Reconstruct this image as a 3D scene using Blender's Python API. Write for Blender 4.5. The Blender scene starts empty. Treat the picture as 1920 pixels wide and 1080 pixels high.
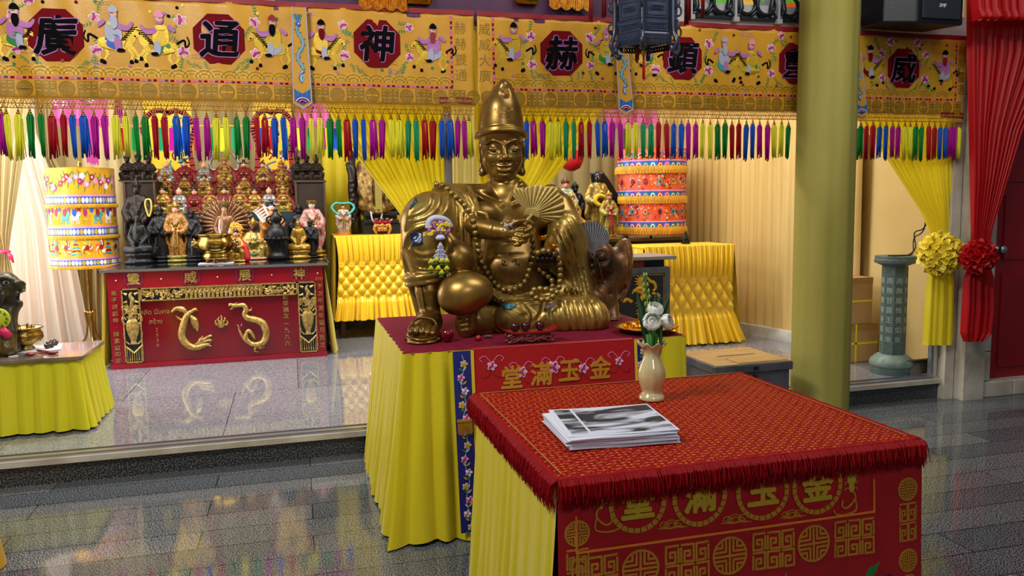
import bpy, math, random
import numpy as np
from math import sin, cos, pi, radians as RAD

# ------------------------------------------------------------------ camera, world, lights, exposure
SC = bpy.context.scene
COL = SC.collection
F_PX, YAW, PITCH, ROLL = 1482.0, RAD(15.5), RAD(-6.14), RAD(-0.86)
_fw = np.array([sin(YAW)*cos(PITCH), cos(YAW)*cos(PITCH), sin(PITCH)])
_r = np.array([cos(YAW), -sin(YAW), 0.0]); _u = np.cross(_r, _fw)
_R = cos(ROLL)*_r + sin(ROLL)*_u; _U = -sin(ROLL)*_r + cos(ROLL)*_u
CAM = np.array([0, 0, 1.5])
cd = bpy.data.cameras.new('camera'); cam = bpy.data.objects.new('camera', cd); COL.objects.link(cam)
cd.sensor_width = 36; cd.lens = F_PX/1920*36; cd.clip_start = .05; cd.clip_end = 100
from mathutils import Matrix, Vector
M = Matrix(((_R[0], _U[0], -_fw[0], CAM[0]), (_R[1], _U[1], -_fw[1], CAM[1]), (_R[2], _U[2], -_fw[2], CAM[2]), (0, 0, 0, 1)))
cam.matrix_world = M; SC.camera = cam
cd.dof.use_dof = False

def _ray(px, py): return _fw*F_PX + _R*(px-960) - _U*(py-540)
def at(px, py, y):
    d = _ray(px, py); return CAM + d*(y/d[1])
def atz(px, py, z):
    d = _ray(px, py); return CAM + d*((z-CAM[2])/d[2])

w = bpy.data.worlds.new('world'); SC.world = w; w.use_nodes = True
w.node_tree.nodes['Background'].inputs[0].default_value = (.60, .68, .80, 1)
w.node_tree.nodes['Background'].inputs[1].default_value = .12
def area(name, loc, target, size, power, col=(1, 1, 1), sy=None):
    l = bpy.data.lights.new(name, 'AREA'); l.energy = power; l.color = col; l.shape = 'RECTANGLE'
    l.size = size; l.size_y = sy or size
    o = bpy.data.objects.new(name, l); COL.objects.link(o); o.location = loc
    o.rotation_euler = (Vector(target)-Vector(loc)).to_track_quat('-Z', 'Y').to_euler()
    return o
area('alcove_light', (-.6, 6.5, 3.45), (-.6, 7.4, 0), 2.6, 135, (1, .99, .95), .6)
area('alcove_light', (2.6, 6.6, 3.45), (2.8, 7.2, 0), 2.2, 95, (1, .97, .90), .6)
area('alcove_light', (4.25, 5.6, 3.3), (4.4, 5.4, 0), .5, 14, (1, .80, .50), .5)
area('window_light', (-2.9, 7.2, 1.9), (-1.0, 8.4, 1.0), 1.6, 70, (1, .96, .94), 2.0)
area('hall_light', (-1.6, 1.7, 3.9), (1.0, 4.1, .9), 1.0, 115, (1, .98, .93), .5)
area('hall_light', (.9, -1.6, 3.3), (1.2, 3.4, .8), 1.2, 34, (1, .98, .94), 1.0)
area('hall_light', (2.6, 2.6, 4.3), (2.6, 4.4, 1.2), 2.2, 62, (1, .96, .88), 1.4)
SC.view_settings.view_transform = 'Standard'; SC.view_settings.look = 'None'
SC.view_settings.exposure = 0.0; SC.view_settings.gamma = 1.0; SC.view_settings.use_curve_mapping = False

# ------------------------------------------------------------------ materials
def lin(c):
    if isinstance(c, str):
        c = c.lstrip('#'); c = tuple(int(c[i:i+2], 16)/255 for i in (0, 2, 4))
        c = tuple((x/12.92 if x <= .04045 else ((x+.055)/1.055)**2.4) for x in c)
    return (c[0], c[1], c[2], 1)
_mats = {}
def mat(name, col, rough=.5, metal=0, spec=.5, var=None, vscale=8, bump=0, bscale=60, sheen=0, trans=0, coat=0, emit=None, estr=0, stretch=None, alpha=None, detail=4, aniso=0, ior=None):
    if name in _mats: return _mats[name]
    m = bpy.data.materials.new(name); m.use_nodes = True; nt = m.node_tree; N = nt.nodes; L = nt.links
    b = N['Principled BSDF']; b.inputs['Base Color'].default_value = lin(col)
    b.inputs['Roughness'].default_value = rough; b.inputs['Metallic'].default_value = metal
    b.inputs['Specular IOR Level'].default_value = spec
    if sheen: b.inputs['Sheen Weight'].default_value = sheen
    if coat: b.inputs['Coat Weight'].default_value = coat; b.inputs['Coat Roughness'].default_value = .08
    if emit is not None:
        b.inputs['Emission Color'].default_value = lin(emit); b.inputs['Emission Strength'].default_value = estr
    if aniso: b.inputs['Anisotropic'].default_value = aniso
    tc = None
    if var is not None or bump:
        tc = N.new('ShaderNodeTexCoord'); mp = N.new('ShaderNodeMapping'); L.new(tc.outputs['Object'], mp.inputs[0])
        if stretch: mp.inputs['Scale'].default_value = stretch
    if var is not None:
        n = N.new('ShaderNodeTexNoise'); n.inputs['Scale'].default_value = vscale; n.inputs['Detail'].default_value = detail
        L.new(mp.outputs[0], n.inputs['Vector'])
        cr = N.new('ShaderNodeValToRGB'); cr.color_ramp.elements[0].position = .35; cr.color_ramp.elements[1].position = .68
        cr.color_ramp.elements[0].color = lin(var); cr.color_ramp.elements[1].color = lin(col)
        L.new(n.outputs['Fac'], cr.inputs[0]); L.new(cr.outputs[0], b.inputs['Base Color'])
    if bump:
        n2 = N.new('ShaderNodeTexNoise'); n2.inputs['Scale'].default_value = bscale; n2.inputs['Detail'].default_value = 5
        L.new(mp.outputs[0], n2.inputs['Vector'])
        bp = N.new('ShaderNodeBump'); bp.inputs['Strength'].default_value = bump; bp.inputs['Distance'].default_value = .01
        L.new(n2.outputs['Fac'], bp.inputs['Height']); L.new(bp.outputs[0], b.inputs['Normal'])
    if trans:
        t = N.new('ShaderNodeBsdfTranslucent'); t.inputs[0].default_value = lin(col)
        mx = N.new('ShaderNodeMixShader'); mx.inputs[0].default_value = trans
        L.new(b.outputs[0], mx.inputs[1]); L.new(t.outputs[0], mx.inputs[2]); L.new(mx.outputs[0], N['Material Output'].inputs[0])
        if var is not None: L.new(cr.outputs[0], t.inputs[0])
    _mats[name] = m; return m

def granite(name, c1, c2, c3, rough, tile=None, scale=170, spec=.5):
    """speckled stone; tile=(plank length, plank width, seam colour)"""
    m = bpy.data.materials.new(name); m.use_nodes = True; N = m.node_tree.nodes; L = m.node_tree.links
    b = N['Principled BSDF']; b.inputs['Roughness'].default_value = rough; b.inputs['Specular IOR Level'].default_value = spec
    tc = N.new('ShaderNodeTexCoord')
    v = N.new('ShaderNodeTexNoise'); v.inputs['Scale'].default_value = scale; v.inputs['Detail'].default_value = 3; L.new(tc.outputs['Object'], v.inputs['Vector'])
    cr = N.new('ShaderNodeValToRGB'); e = cr.color_ramp.elements
    e[0].position = .43; e[0].color = lin(c1); e[1].position = .58; e[1].color = lin(c3)
    x = e.new(.50); x.color = lin(c2)
    L.new(v.outputs['Fac'], cr.inputs[0]); out = cr.outputs[0]
    big = N.new('ShaderNodeTexNoise'); big.inputs['Scale'].default_value = 1.3; L.new(tc.outputs['Object'], big.inputs['Vector'])
    if tile:
        br = N.new('ShaderNodeTexBrick'); br.inputs['Scale'].default_value = 1
        br.inputs['Brick Width'].default_value = tile[0]; br.inputs['Row Height'].default_value = tile[1]
        br.inputs['Mortar Size'].default_value = .003; br.offset = .37; br.inputs['Mortar Smooth'].default_value = .3
        br.inputs['Color1'].default_value = (.55, .57, .62, 1); br.inputs['Color2'].default_value = (1.0, .98, .97, 1); br.inputs['Mortar'].default_value = lin(tile[2])
        mp = N.new('ShaderNodeMapping'); mp.inputs['Rotation'].default_value = (0, 0, tile[3] if len(tile) > 3 else 0)
        L.new(tc.outputs['Object'], mp.inputs[0]); L.new(mp.outputs[0], br.inputs['Vector'])
        mx = N.new('ShaderNodeMix'); mx.data_type = 'RGBA'; mx.blend_type = 'MULTIPLY'; mx.inputs[0].default_value = 1
        L.new(out, mx.inputs[6]); L.new(br.outputs['Color'], mx.inputs[7]); out = mx.outputs[2]
    L.new(out, b.inputs['Base Color'])
    rr = N.new('ShaderNodeMapRange'); rr.inputs[3].default_value = rough*.7; rr.inputs[4].default_value = rough*1.3
    L.new(big.outputs['Fac'], rr.inputs[0]); L.new(rr.outputs[0], b.inputs['Roughness'])
    bp = N.new('ShaderNodeBump'); bp.inputs['Strength'].default_value = .008; bp.inputs['Distance'].default_value = .002
    L.new(v.outputs['Fac'], bp.inputs['Height']); L.new(bp.outputs[0], b.inputs['Normal'])
    return m

# ------------------------------------------------------------------ object helpers
def worldloc(o):
    v = np.zeros(3)
    while o is not None: v = v + np.array(o.location); o = o.parent
    return v
def thing(name, label, cat, loc=(0, 0, 0), group=None):
    o = bpy.data.objects.new(name, None); COL.objects.link(o); o.location = [float(x) for x in loc]; o.empty_display_size = .1
    o['label'] = label; o['category'] = cat
    if group: o['group'] = group
    return o
def tag(o, label, cat, group=None, kind=None):
    o['label'] = label; o['category'] = cat
    if group: o['group'] = group
    if kind: o['kind'] = kind
    return o
def struct(o): o['kind'] = 'structure'; return o

class MB:
    def __init__(s): s.v = []; s.f = []; s.m = []; s.n = 0; s.cur = 0; s.fn = None
    def add(s, verts, faces, m=None):
        verts = np.asarray(verts, float).reshape(-1, 3)
        if s.fn is not None: verts = s.fn(verts)
        s.v.append(verts); s.f += [tuple(i+s.n for i in f) for f in faces]; s.m += [s.cur if m is None else m]*len(faces); s.n += len(verts); return s
    def box(s, c, d, m=None, rz=0, rx=0, ry=0):
        x, y, z = [k/2 for k in d]
        v = np.array([(-x,-y,-z),(x,-y,-z),(x,y,-z),(-x,y,-z),(-x,-y,z),(x,-y,z),(x,y,z),(-x,y,z)])
        if rx or ry or rz: v = v @ np.array(Matrix.Rotation(rz, 3, 'Z') @ Matrix.Rotation(ry, 3, 'Y') @ Matrix.Rotation(rx, 3, 'X')).T
        return s.add(v+np.array(c), [(0,3,2,1),(4,5,6,7),(0,1,5,4),(1,2,6,5),(2,3,7,6),(3,0,4,7)], m)
    def bb(s, lo, hi, m=None):
        lo = np.array(lo, float); hi = np.array(hi, float); return s.box((lo+hi)/2, hi-lo, m)
    def bevbox(s, lo, hi, r, m=None):
        (x0,y0,z0),(x1,y1,z1) = lo, hi; vs = []
        for z, i in ((z0, r), (z0+r, 0), (z1-r, 0), (z1, r)):
            for (cx, cy, a0) in ((x1-r,y1-r,0),(x0+r,y1-r,90),(x0+r,y0+r,180),(x1-r,y0+r,270)):
                for a in (0, 45, 90):
                    t = RAD(a0+a); q = r-i*.7 if i else r; vs.append((cx+q*cos(t), cy+q*sin(t), z))
        n = 12; fs = [tuple(range(n))[::-1], tuple(range(3*n, 4*n))]
        for k in range(3):
            for j in range(n): fs.append((k*n+j, k*n+(j+1)%n, (k+1)*n+(j+1)%n, (k+1)*n+j))
        return s.add(vs, fs, m)
    def lathe(s, prof, c=(0,0,0), n=24, m=None, ax=None, wob=None, sx=1, sy=1):
        vs = []
        for (r, z) in prof:
            for k in range(n):
                t = 2*pi*k/n; q = r*(wob(t, z) if wob else 1); vs.append((q*cos(t)*sx, q*sin(t)*sy, z))
        vs = np.array(vs)
        if ax is not None:
            q = Vector((0,0,1)).rotation_difference(Vector(ax).normalized()); vs = vs @ np.array(q.to_matrix()).T
        fs = []
        for i in range(len(prof)-1):
            for k in range(n): fs.append((i*n+k, i*n+(k+1)%n, (i+1)*n+(k+1)%n, (i+1)*n+k))
        if prof[0][0] > 1e-5: fs.append(tuple(range(n))[::-1])
        if prof[-1][0] > 1e-5: fs.append(tuple((len(prof)-1)*n+k for k in range(n)))
        return s.add(vs+np.array(c), fs, m)
    def ball(s, c, r, n=12, m=None, rot=None):
        r = np.array([r]*3 if np.isscalar(r) else r, float); vs = []; k = max(4, n//2+1)
        for i in range(k+1):
            t = pi*i/k
            for j in range(n): a = 2*pi*j/n; vs.append((sin(t)*cos(a), sin(t)*sin(a), cos(t)))
        fs = []
        for i in range(k):
            for j in range(n): fs.append((i*n+j, (i+1)*n+j, (i+1)*n+(j+1)%n, i*n+(j+1)%n))
        vs = np.array(vs)*r
        if rot is not None: vs = vs @ np.array(rot).T
        return s.add(vs+np.array(c), fs, m)
    def tube(s, pts, r, n=8, m=None, closed=False, flat=1.0):
        P = np.array(pts, float); k = len(P); rr = np.array([r]*k if np.isscalar(r) else np.interp(np.linspace(0, 1, k), np.linspace(0, 1, len(r)), r), float)
        T = np.gradient(P, axis=0) if not closed else np.roll(P,-1,0)-np.roll(P,1,0)
        T /= np.linalg.norm(T, axis=1)[:, None]+1e-12
        a = np.array([0,0,1.]) if abs(T[0][2]) < .9 else np.array([1.,0,0]); vs = []
        A = np.cross(T[0], a); A /= np.linalg.norm(A)
        for i in range(k):
            A = A-T[i]*(A@T[i]); A /= np.linalg.norm(A)+1e-12; B = np.cross(T[i], A)
            for j in range(n): t = 2*pi*j/n; vs.append(P[i]+rr[i]*(cos(t)*A+flat*sin(t)*B))
        fs = []
        for i in range(k if closed else k-1):
            i2 = (i+1) % k
            for j in range(n): fs.append((i*n+j, i*n+(j+1)%n, i2*n+(j+1)%n, i2*n+j))
        if not closed: fs += [tuple(range(n))[::-1], tuple((k-1)*n+j for j in range(n))]
        return s.add(vs, fs, m)
    def grid(s, fn, nu, nv, m=None, closed=False):
        vs = [fn(i/nu, j/nv) for j in range(nv+1) for i in range(nu+1)]; fs = []
        for j in range(nv):
            for i in range(nu): a = j*(nu+1)+i; fs.append((a, a+1, a+nu+2, a+nu+1))
        return s.add(vs, fs, m)
    def build(s, name, mats, parent=None, smooth=False, solid=0, bevel=0, subsurf=0, angle=None):
        me = bpy.data.meshes.new(name)
        V = np.concatenate(s.v) if s.v else np.zeros((0, 3))
        if parent is not None: V = V-worldloc(parent)
        me.from_pydata(V.tolist(), [], s.f)
        if not isinstance(mats, (list, tuple)): mats = [mats]
        for m in mats: me.materials.append(m)
        me.polygons.foreach_set('material_index', s.m)
        if smooth: me.polygons.foreach_set('use_smooth', [True]*len(s.f))
        me.update()
        o = bpy.data.objects.new(name, me); COL.objects.link(o)
        if parent is not None: o.parent = parent
        if angle is not None:
            e = o.modifiers.new('es', 'EDGE_SPLIT'); e.split_angle = RAD(angle)
        if solid: q = o.modifiers.new('solid', 'SOLIDIFY'); q.thickness = solid; q.offset = 0
        if bevel: q = o.modifiers.new('bevel', 'BEVEL'); q.width = bevel; q.segments = 2; q.limit_method = 'ANGLE'
        if subsurf: q = o.modifiers.new('sub', 'SUBSURF'); q.levels = subsurf; q.render_levels = subsurf
        return o

class Flat(MB):
    """thin raised decoration on a surface: (u, v) -> surf(u, v, lift)"""
    def __init__(s, surf): super().__init__(); s.surf = surf
    def poly(s, pts, lift, th, m=None):
        n = len(pts); f = [s.surf(u, v, lift+th) for u, v in pts]; b = [s.surf(u, v, lift) for u, v in pts]
        s.add(f+b, [tuple(range(n))]+[(i, i+n, (i+1)%n+n, (i+1)%n) for i in range(n)], m)
    def ell(s, u, v, a, b, lift, th=.002, m=None, rot=0, n=12):
        s.poly([(u+a*cos(t)*cos(rot)-b*sin(t)*sin(rot), v+a*cos(t)*sin(rot)+b*sin(t)*cos(rot)) for t in [2*pi*k/n for k in range(n)]], lift, th, m)
    def stroke(s, pts, wd, lift, th=.002, m=None, closed=False, ext=.5, taper=0):
        n = len(pts); segs = n if closed else n-1
        for i in range(segs):
            a = np.array(pts[i], float); b = np.array(pts[(i+1) % n], float); d = b-a; L = np.hypot(*d)
            if L < 1e-6: continue
            d /= L; q = np.array([-d[1], d[0]])
            w0 = wd/2*(1-taper*i/segs); w1 = wd/2*(1-taper*(i+1)/segs)
            a2 = a-d*w0*ext; b2 = b+d*w1*ext
            s.poly([a2-q*w0, b2-q*w1, b2+q*w1, a2+q*w0], lift, th, m)
    def ring(s, u, v, r, wd, lift, th=.002, m=None, n=28, r2=None):
        r2 = r2 or r
        s.stroke([(u+r*cos(2*pi*k/n), v+r2*sin(2*pi*k/n)) for k in range(n)], wd, lift, th, m, closed=True, ext=.15)
    def curve(s, pts, wd, lift, th=.002, m=None, sub=5, taper=0):
        s.stroke(spline(pts, sub), wd, lift, th, m, ext=.2, taper=taper)

def spline(pts, sub=6):
    P = np.array(pts, float); n = len(P)
    if n < 3: return [tuple(p) for p in P]
    out = []
    for i in range(n-1):
        p0 = P[max(i-1, 0)]; p1 = P[i]; p2 = P[i+1]; p3 = P[min(i+2, n-1)]
        for k in range(sub):
            t = k/sub; out.append(.5*((2*p1)+(-p0+p2)*t+(2*p0-5*p1+4*p2-p3)*t*t+(-p0+3*p1-3*p2+p3)*t**3))
    out.append(P[-1]); return [tuple(p) for p in out]

def text_mesh(body, size, offset=0, extrude=.002, shear=0, res=3):
    c = bpy.data.curves.new('text', 'FONT'); c.body = body; c.size = size; c.extrude = extrude; c.offset = offset; c.shear = shear
    c.align_x = 'CENTER'; c.align_y = 'CENTER'; c.resolution_u = res
    o = bpy.data.objects.new('text', c); COL.objects.link(o)
    me = bpy.data.meshes.new_from_object(o); bpy.data.objects.remove(o); bpy.data.curves.remove(c)
    V = np.array([v.co[:] for v in me.vertices]); Fs = [tuple(p.vertices) for p in me.polygons]; bpy.data.meshes.remove(me)
    if len(V): # centre the glyph
        V[:, 0] -= (V[:, 0].min()+V[:, 0].max())/2; V[:, 1] -= (V[:, 1].min()+V[:, 1].max())/2
    return V, Fs
_tc = {}
def text_on(mb, body, size, u, v, lift, th, m=None, offset=0, sx=1, rot=0, shear=0, wob=0):
    key = (body, size, offset, shear)
    if key not in _tc: _tc[key] = text_mesh(body, size, offset, .5, shear)
    V, Fs = _tc[key]
    x = V[:, 0]*sx; y = V[:, 1]
    if wob: x, y = x+wob*np.sin(y/size*9+u*7)*size, y+wob*np.sin(x/size*8+2)*size+x*wob*1.2
    x, y = x*cos(rot)-y*sin(rot), x*sin(rot)+y*cos(rot)
    pts = [mb.surf(u+x[i], v+y[i], lift+(th if V[i, 2] > 0 else 0)) for i in range(len(V))]
    mb.add(pts, Fs, m)

def bold_text(mb, body, size, u, v, lift, th, m, rad, n=8, **k):
    for i in range(n): text_on(mb, body, size, u+rad*cos(2*pi*i/n), v+rad*sin(2*pi*i/n), lift+i*.00012, th, m, **k)
    text_on(mb, body, size, u, v, lift+n*.00012, th, m, **k)

def copy_tree(o, loc=None, label=None, parent=None, group=None, scale=None, rz=None):
    c = o.copy(); COL.objects.link(c)
    if parent is not None: c.parent = parent
    if loc is not None: c.location = [float(k) for k in loc]
    if label: c['label'] = label
    if group: c['group'] = group
    if scale is not None: c.scale = (scale,)*3 if np.isscalar(scale) else scale
    if rz is not None: c.rotation_euler = (0, 0, rz)
    for ch in list(o.children): copy_tree(ch, parent=c)
    return c

# ------------------------------------------------------------------ distance-field sculpting
class Sculpt:
    def __init__(s, lo, hi, h):
        s.lo = np.array(lo, float); s.h = h; s.n = np.ceil((np.array(hi)-s.lo)/h).astype(int)+1
        s.D = np.full(s.n, 1.0, np.float32)
    def reg(s, lo, hi):
        a = np.clip(np.floor((np.array(lo)-s.lo)/s.h).astype(int), 0, s.n-1); b = np.clip(np.ceil((np.array(hi)-s.lo)/s.h).astype(int)+1, 1, s.n)
        if (b <= a).any(): return None, None
        ax = [(s.lo[i]+s.h*np.arange(a[i], b[i])).astype(np.float32) for i in range(3)]
        P = np.stack(np.meshgrid(*ax, indexing='ij'), -1)
        return tuple(slice(a[i], b[i]) for i in range(3)), P
    def _mix(s, sl, d, k, sub):
        A = s.D[sl]
        if sub:
            d = -d; h = np.clip(.5-.5*(A-d)/max(k, 1e-6), 0, 1); s.D[sl] = A*(1-h)+d*h+k*h*(1-h)
        else:
            h = np.clip(.5+.5*(A-d)/max(k, 1e-6), 0, 1); s.D[sl] = A*(1-h)+d*h-k*h*(1-h)
    def cone(s, a, b, ra, rb, k=.02, sub=False):
        a = np.array(a, float); b = np.array(b, float); e = max(ra, rb)+k+2*s.h
        sl, P = s.reg(np.minimum(a, b)-e, np.maximum(a, b)+e)
        if sl is None: return
        ab = b-a; t = np.clip(((P-a)@ab)/(ab@ab+1e-12), 0, 1); d = np.linalg.norm(P-a-t[..., None]*ab, axis=-1)-(ra+(rb-ra)*t)
        s._mix(sl, d, k, sub)
    def path(s, pts, rr, k=.02, sub=False, sp=0):
        if sp: pts = spline(pts, sp)
        pts = [np.array(q, float) for q in pts]
        n = len(pts); rr = [rr]*n if np.isscalar(rr) else list(np.interp(np.linspace(0, 1, n), np.linspace(0, 1, len(rr)), rr))
        e = max(rr)+k+2*s.h; A = np.array(pts); sl, P0 = s.reg(A.min(0)-e, A.max(0)+e)
        if sl is None: return
        lo = np.array([q.start for q in sl]); d = np.full(P0.shape[:3], 9.0, np.float32)
        for i in range(n-1):
            a, b = pts[i], pts[i+1]; sl2, P = s.reg(np.minimum(a, b)-e, np.maximum(a, b)+e)
            if sl2 is None: continue
            ab = b-a; t = np.clip(((P-a)@ab)/(ab@ab+1e-12), 0, 1); dd = np.linalg.norm(P-a-t[..., None]*ab, axis=-1)-(rr[i]+(rr[i+1]-rr[i])*t)
            loc = tuple(slice(sl2[j].start-lo[j], sl2[j].start-lo[j]+P.shape[j]) for j in range(3)); d[loc] = np.minimum(d[loc], dd)
        s._mix(sl, d, k, sub)
    def ell(s, c, r, k=.02, sub=False, rot=None):
        c = np.array(c, float); r = np.array([r]*3 if np.isscalar(r) else r, float); e = r.max()+k+2*s.h
        sl, P = s.reg(c-e, c+e)
        if sl is None: return
        Q = P-c
        if rot is not None: Q = Q @ np.array(rot)
        k0 = np.linalg.norm(Q/r, axis=-1); k1 = np.linalg.norm(Q/(r*r), axis=-1)+1e-9
        s._mix(sl, k0*(k0-1)/k1, k, sub)
    def mesh(s, name, mats, parent=None, disp=None):
        D = s.D; n = D.shape; I = D < 0
        cells = np.zeros(tuple(np.array(n)-1), bool); cnt = np.zeros(cells.shape, np.float32); acc = np.zeros(cells.shape+(3,), np.float32)
        def sub(o): return tuple(slice(o[i], n[i]-1+o[i]) for i in range(3))
        for axis in range(3):
            for u_ in (0, 1):
                for v_ in (0, 1):
                    o = [0, 0, 0]; oth = [i for i in range(3) if i != axis]; o[oth[0]] = u_; o[oth[1]] = v_
                    p = list(o); p[axis] = 1
                    A = D[sub(o)]; B = D[sub(p)]; x = (A < 0) != (B < 0)
                    t = np.where(x, A/(A-B+1e-12*(A == B)), 0)
                    cnt += x; cells |= x
                    for i in range(3): acc[..., i] += np.where(x, o[i]+(t if i == axis else 0), 0)
        idx = np.full(cells.shape, -1, np.int64); c = np.argwhere(cells); idx[cells] = np.arange(len(c))
        V = (c+acc[cells]/cnt[cells][:, None])*s.h+s.lo
        Q = []
        for axis in range(3):
            oth = [(1, 2), (2, 0), (0, 1)][axis]
            a = [slice(None)]*3; b = [slice(None)]*3; a[axis] = slice(0, n[axis]-1); b[axis] = slice(1, n[axis])
            A = I[tuple(a)]; B = I[tuple(b)]; e = np.argwhere(A != B)
            ok = (e[:, oth[0]] > 0) & (e[:, oth[1]] > 0) & (e[:, oth[0]] < n[oth[0]]-1) & (e[:, oth[1]] < n[oth[1]]-1); e = e[ok]
            if not len(e): continue
            fl = A[tuple(e.T)]
            def g(du, dv):
                q = e.copy(); q[:, oth[0]] -= du; q[:, oth[1]] -= dv; return idx[tuple(q.T)]
            q = np.stack([g(0, 0), g(1, 0), g(1, 1), g(0, 1)], 1); q[~fl] = q[~fl][:, ::-1]; Q.append(q)
        Q = np.concatenate(Q); Q = Q[(Q >= 0).all(1)]
        if disp is not None: V = disp(V)
        if parent is not None: V = V-worldloc(parent)
        me = bpy.data.meshes.new(name); me.vertices.add(len(V)); me.vertices.foreach_set('co', V.astype(np.float32).ravel())
        me.loops.add(Q.size); me.loops.foreach_set('vertex_index', Q.ravel().astype(np.int32))
        me.polygons.add(len(Q)); me.polygons.foreach_set('loop_start', (np.arange(len(Q))*4).astype(np.int32)); me.polygons.foreach_set('use_smooth', [True]*len(Q))
        me.update(calc_edges=True); me.validate()
        for m in (mats if isinstance(mats, (list, tuple)) else [mats]): me.materials.append(m)
        o = bpy.data.objects.new(name, me); COL.objects.link(o)
        if parent is not None: o.parent = parent
        return o
# ------------------------------------------------------------------ shared materials
random.seed(7); RNG = np.random.RandomState(7)
YEL = mat('yellow_satin', '#d4c012', .38, spec=.6, sheen=.12, bump=.12, bscale=90)
YEL2 = mat('ruched_yellow_satin', '#fad228', .28, spec=.9, sheen=.1, bump=.1, bscale=90)
YCUR = mat('yellow_curtain', '#efdb22', .5, spec=.4, trans=.35, bump=.1, bscale=70, sheen=.3)
YPALE = mat('pale_yellow_curtain', '#eadb86', .6, trans=.3, bump=.1)
YPIL = mat('olive_yellow_cloth', '#a0964c', .62, spec=.3, var='#8f853a', vscale=3, bump=.15, bscale=220, stretch=(1, 1, .3))
CREAM = mat('cream_curtain', '#c8b684', .6, spec=.3, trans=.22, var='#b09c66', vscale=2, bump=.15, bscale=60, stretch=(1, 1, .2), sheen=.2)
CREAM2 = mat('gold_pleated_curtain', '#cdb274', .5, spec=.4, var='#c2a260', vscale=2, bump=.1, stretch=(1, 1, .2))
SHEER = mat('sheer_peach_curtain', '#f8ece2', .6, trans=.55)
RED = mat('red_satin', '#a80c16', .42, spec=.35, sheen=.1, bump=.12, bscale=60)
REDC = mat('red_curtain', '#b00a12', .45, spec=.25, trans=.1, sheen=0, bump=.1)
MARO = mat('maroon_felt', '#7c1230', .9, spec=.15, bump=.3, bscale=300, var='#6c0e28', vscale=20)
WHITE = mat('white_paint', '#c9c2b4', .6, var='#a99c88', vscale=5, bump=.2, bscale=20)
PLAS = mat('grey_plaster', '#b9b7bb', .75, var='#a8a6ab', vscale=4, bump=.15)
DARK = mat('black_lacquer', '#0c0d12', .25, spec=.6)
GOLD = mat('gold_paint', '#d2a848', .32, metal=.85, var='#b98a30', vscale=40, bump=.1, bscale=120)
GLEAF = mat('shiny_gold', '#ecb52c', .2, metal=1, bump=.3, bscale=90)
BRASS = mat('brass', '#c2a456', .22, metal=1, var='#8c6c30', vscale=10)
STEEL = mat('brushed_steel', '#8e8f92', .35, metal=.9, var='#77777c', vscale=12)
CHROME = mat('aluminium', '#c0c2c8', .25, metal=.9)
FLOOR = granite('grey_granite_planks', '#202326', '#505457', '#a0a3a6', .07, tile=(1.35, .2, '#15171a', RAD(.6)), spec=.6)
PLAT = granite('pale_granite', '#6b6e76', '#83868f', '#9a9ca6', .045, tile=(1.2, 1.2, '#5a5c60'), scale=130, spec=1.0)
RISER = granite('dark_granite', '#121314', '#2c2d2e', '#67686a', .35, scale=120)
OCHRE = mat('gold_ochre_satin', '#d39a1c', .42, spec=.45, var='#c48a12', vscale=5, bump=.1, bscale=80, sheen=.3)
THREAD = mat('gold_thread', '#d2ab2c', .4, metal=.35, bump=.2, bscale=200)
THREADK = mat('dark_gold_thread', '#8f6c10', .5, metal=.25)
ORTH = mat('orange_gold_thread', '#c98a26', .4, metal=.3, bump=.3, bscale=260)
BLACKV = mat('black_velvet', '#08070a', .85, spec=.1)
MEDRED = mat('dark_red_felt', '#6e0612', .85, spec=.15)
LILAC = mat('lilac_thread', '#b06aa8', .6)
PINK = mat('pink_thread', '#e88ab4', .6); MAG = mat('magenta_thread', '#a01668', .55); WTH = mat('white_thread', '#e6dde2', .6)
GRN = mat('green_thread', '#1c7c38', .55); BLU = mat('blue_thread', '#1d55b8', .5); TEAL = mat('teal_thread', '#2b9aa8', .5); NAVY = mat('navy_satin', '#141c6c', .45)
REDT = mat('red_thread', '#8c0a18', .5); GREYT = mat('silver_thread', '#a6a8bc', .45); ORANGE = mat('orange_thread', '#e0641c', .5)
FLESH = mat('painted_face', '#d9a184', .4); YTH = mat('yellow_thread', '#e6d23c', .5)
PAL = [THREAD, THREADK, BLACKV, LILAC, PINK, MAG, WTH, GRN, BLU, TEAL, REDT, GREYT, ORANGE, MEDRED, NAVY, ORTH, FLESH, YTH]
(cTH, cTK, cBK, cLI, cPK, cMG, cWH, cGR, cBL, cTE, cRE, cGY, cOR, cMR, cNV, cOT, cFL, cYT) = range(18)

# ------------------------------------------------------------------ the hall and the alcove
YS = 4.75
struct(MB().bb((-7, -4, -.1), (9, YS+.03, 0)).build('floor', FLOOR))
struct(MB().bb((-4, YS+.03, -.1), (5.0, 9.6, .15)).build('floor', PLAT))
b = MB(); b.bb((-6, YS, 0), (4.62, YS+.03, .115)); struct(b.build('trim_1', RISER))
b = MB(); b.bb((-6, YS-.03, .115), (4.62, YS+.05, .148)); b.bb((-6, YS-.012, .148), (4.62, YS+.03, .166), 1); b.bb((-6, YS+.045, .15), (4.62, YS+.052, .172), 1)
struct(b.build('trim_2', [WHITE, CHROME]))
struct(MB().bb((-4, 9.45, 0), (5.0, 9.6, 3.6)).build('wall_back', mat('cream_wall', '#d8c79a', .8)))
struct(MB().bb((-3.3, YS+.1, 0), (-3.15, 6.2, 3.6)).bb((-3.3, 6.2, 0), (-3.15, 9.4, .7)).bb((-3.3, 6.2, 2.7), (-3.15, 9.4, 3.6)).build('wall_left', mat('cream_wall', '#d8c79a', .8)))
struct(MB().bb((4.80, YS+.1, 0), (4.95, 9.4, 3.6)).build('wall_right', mat('golden_wall', '#d0b67a', .7, var='#c4a868', vscale=2)))
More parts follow.
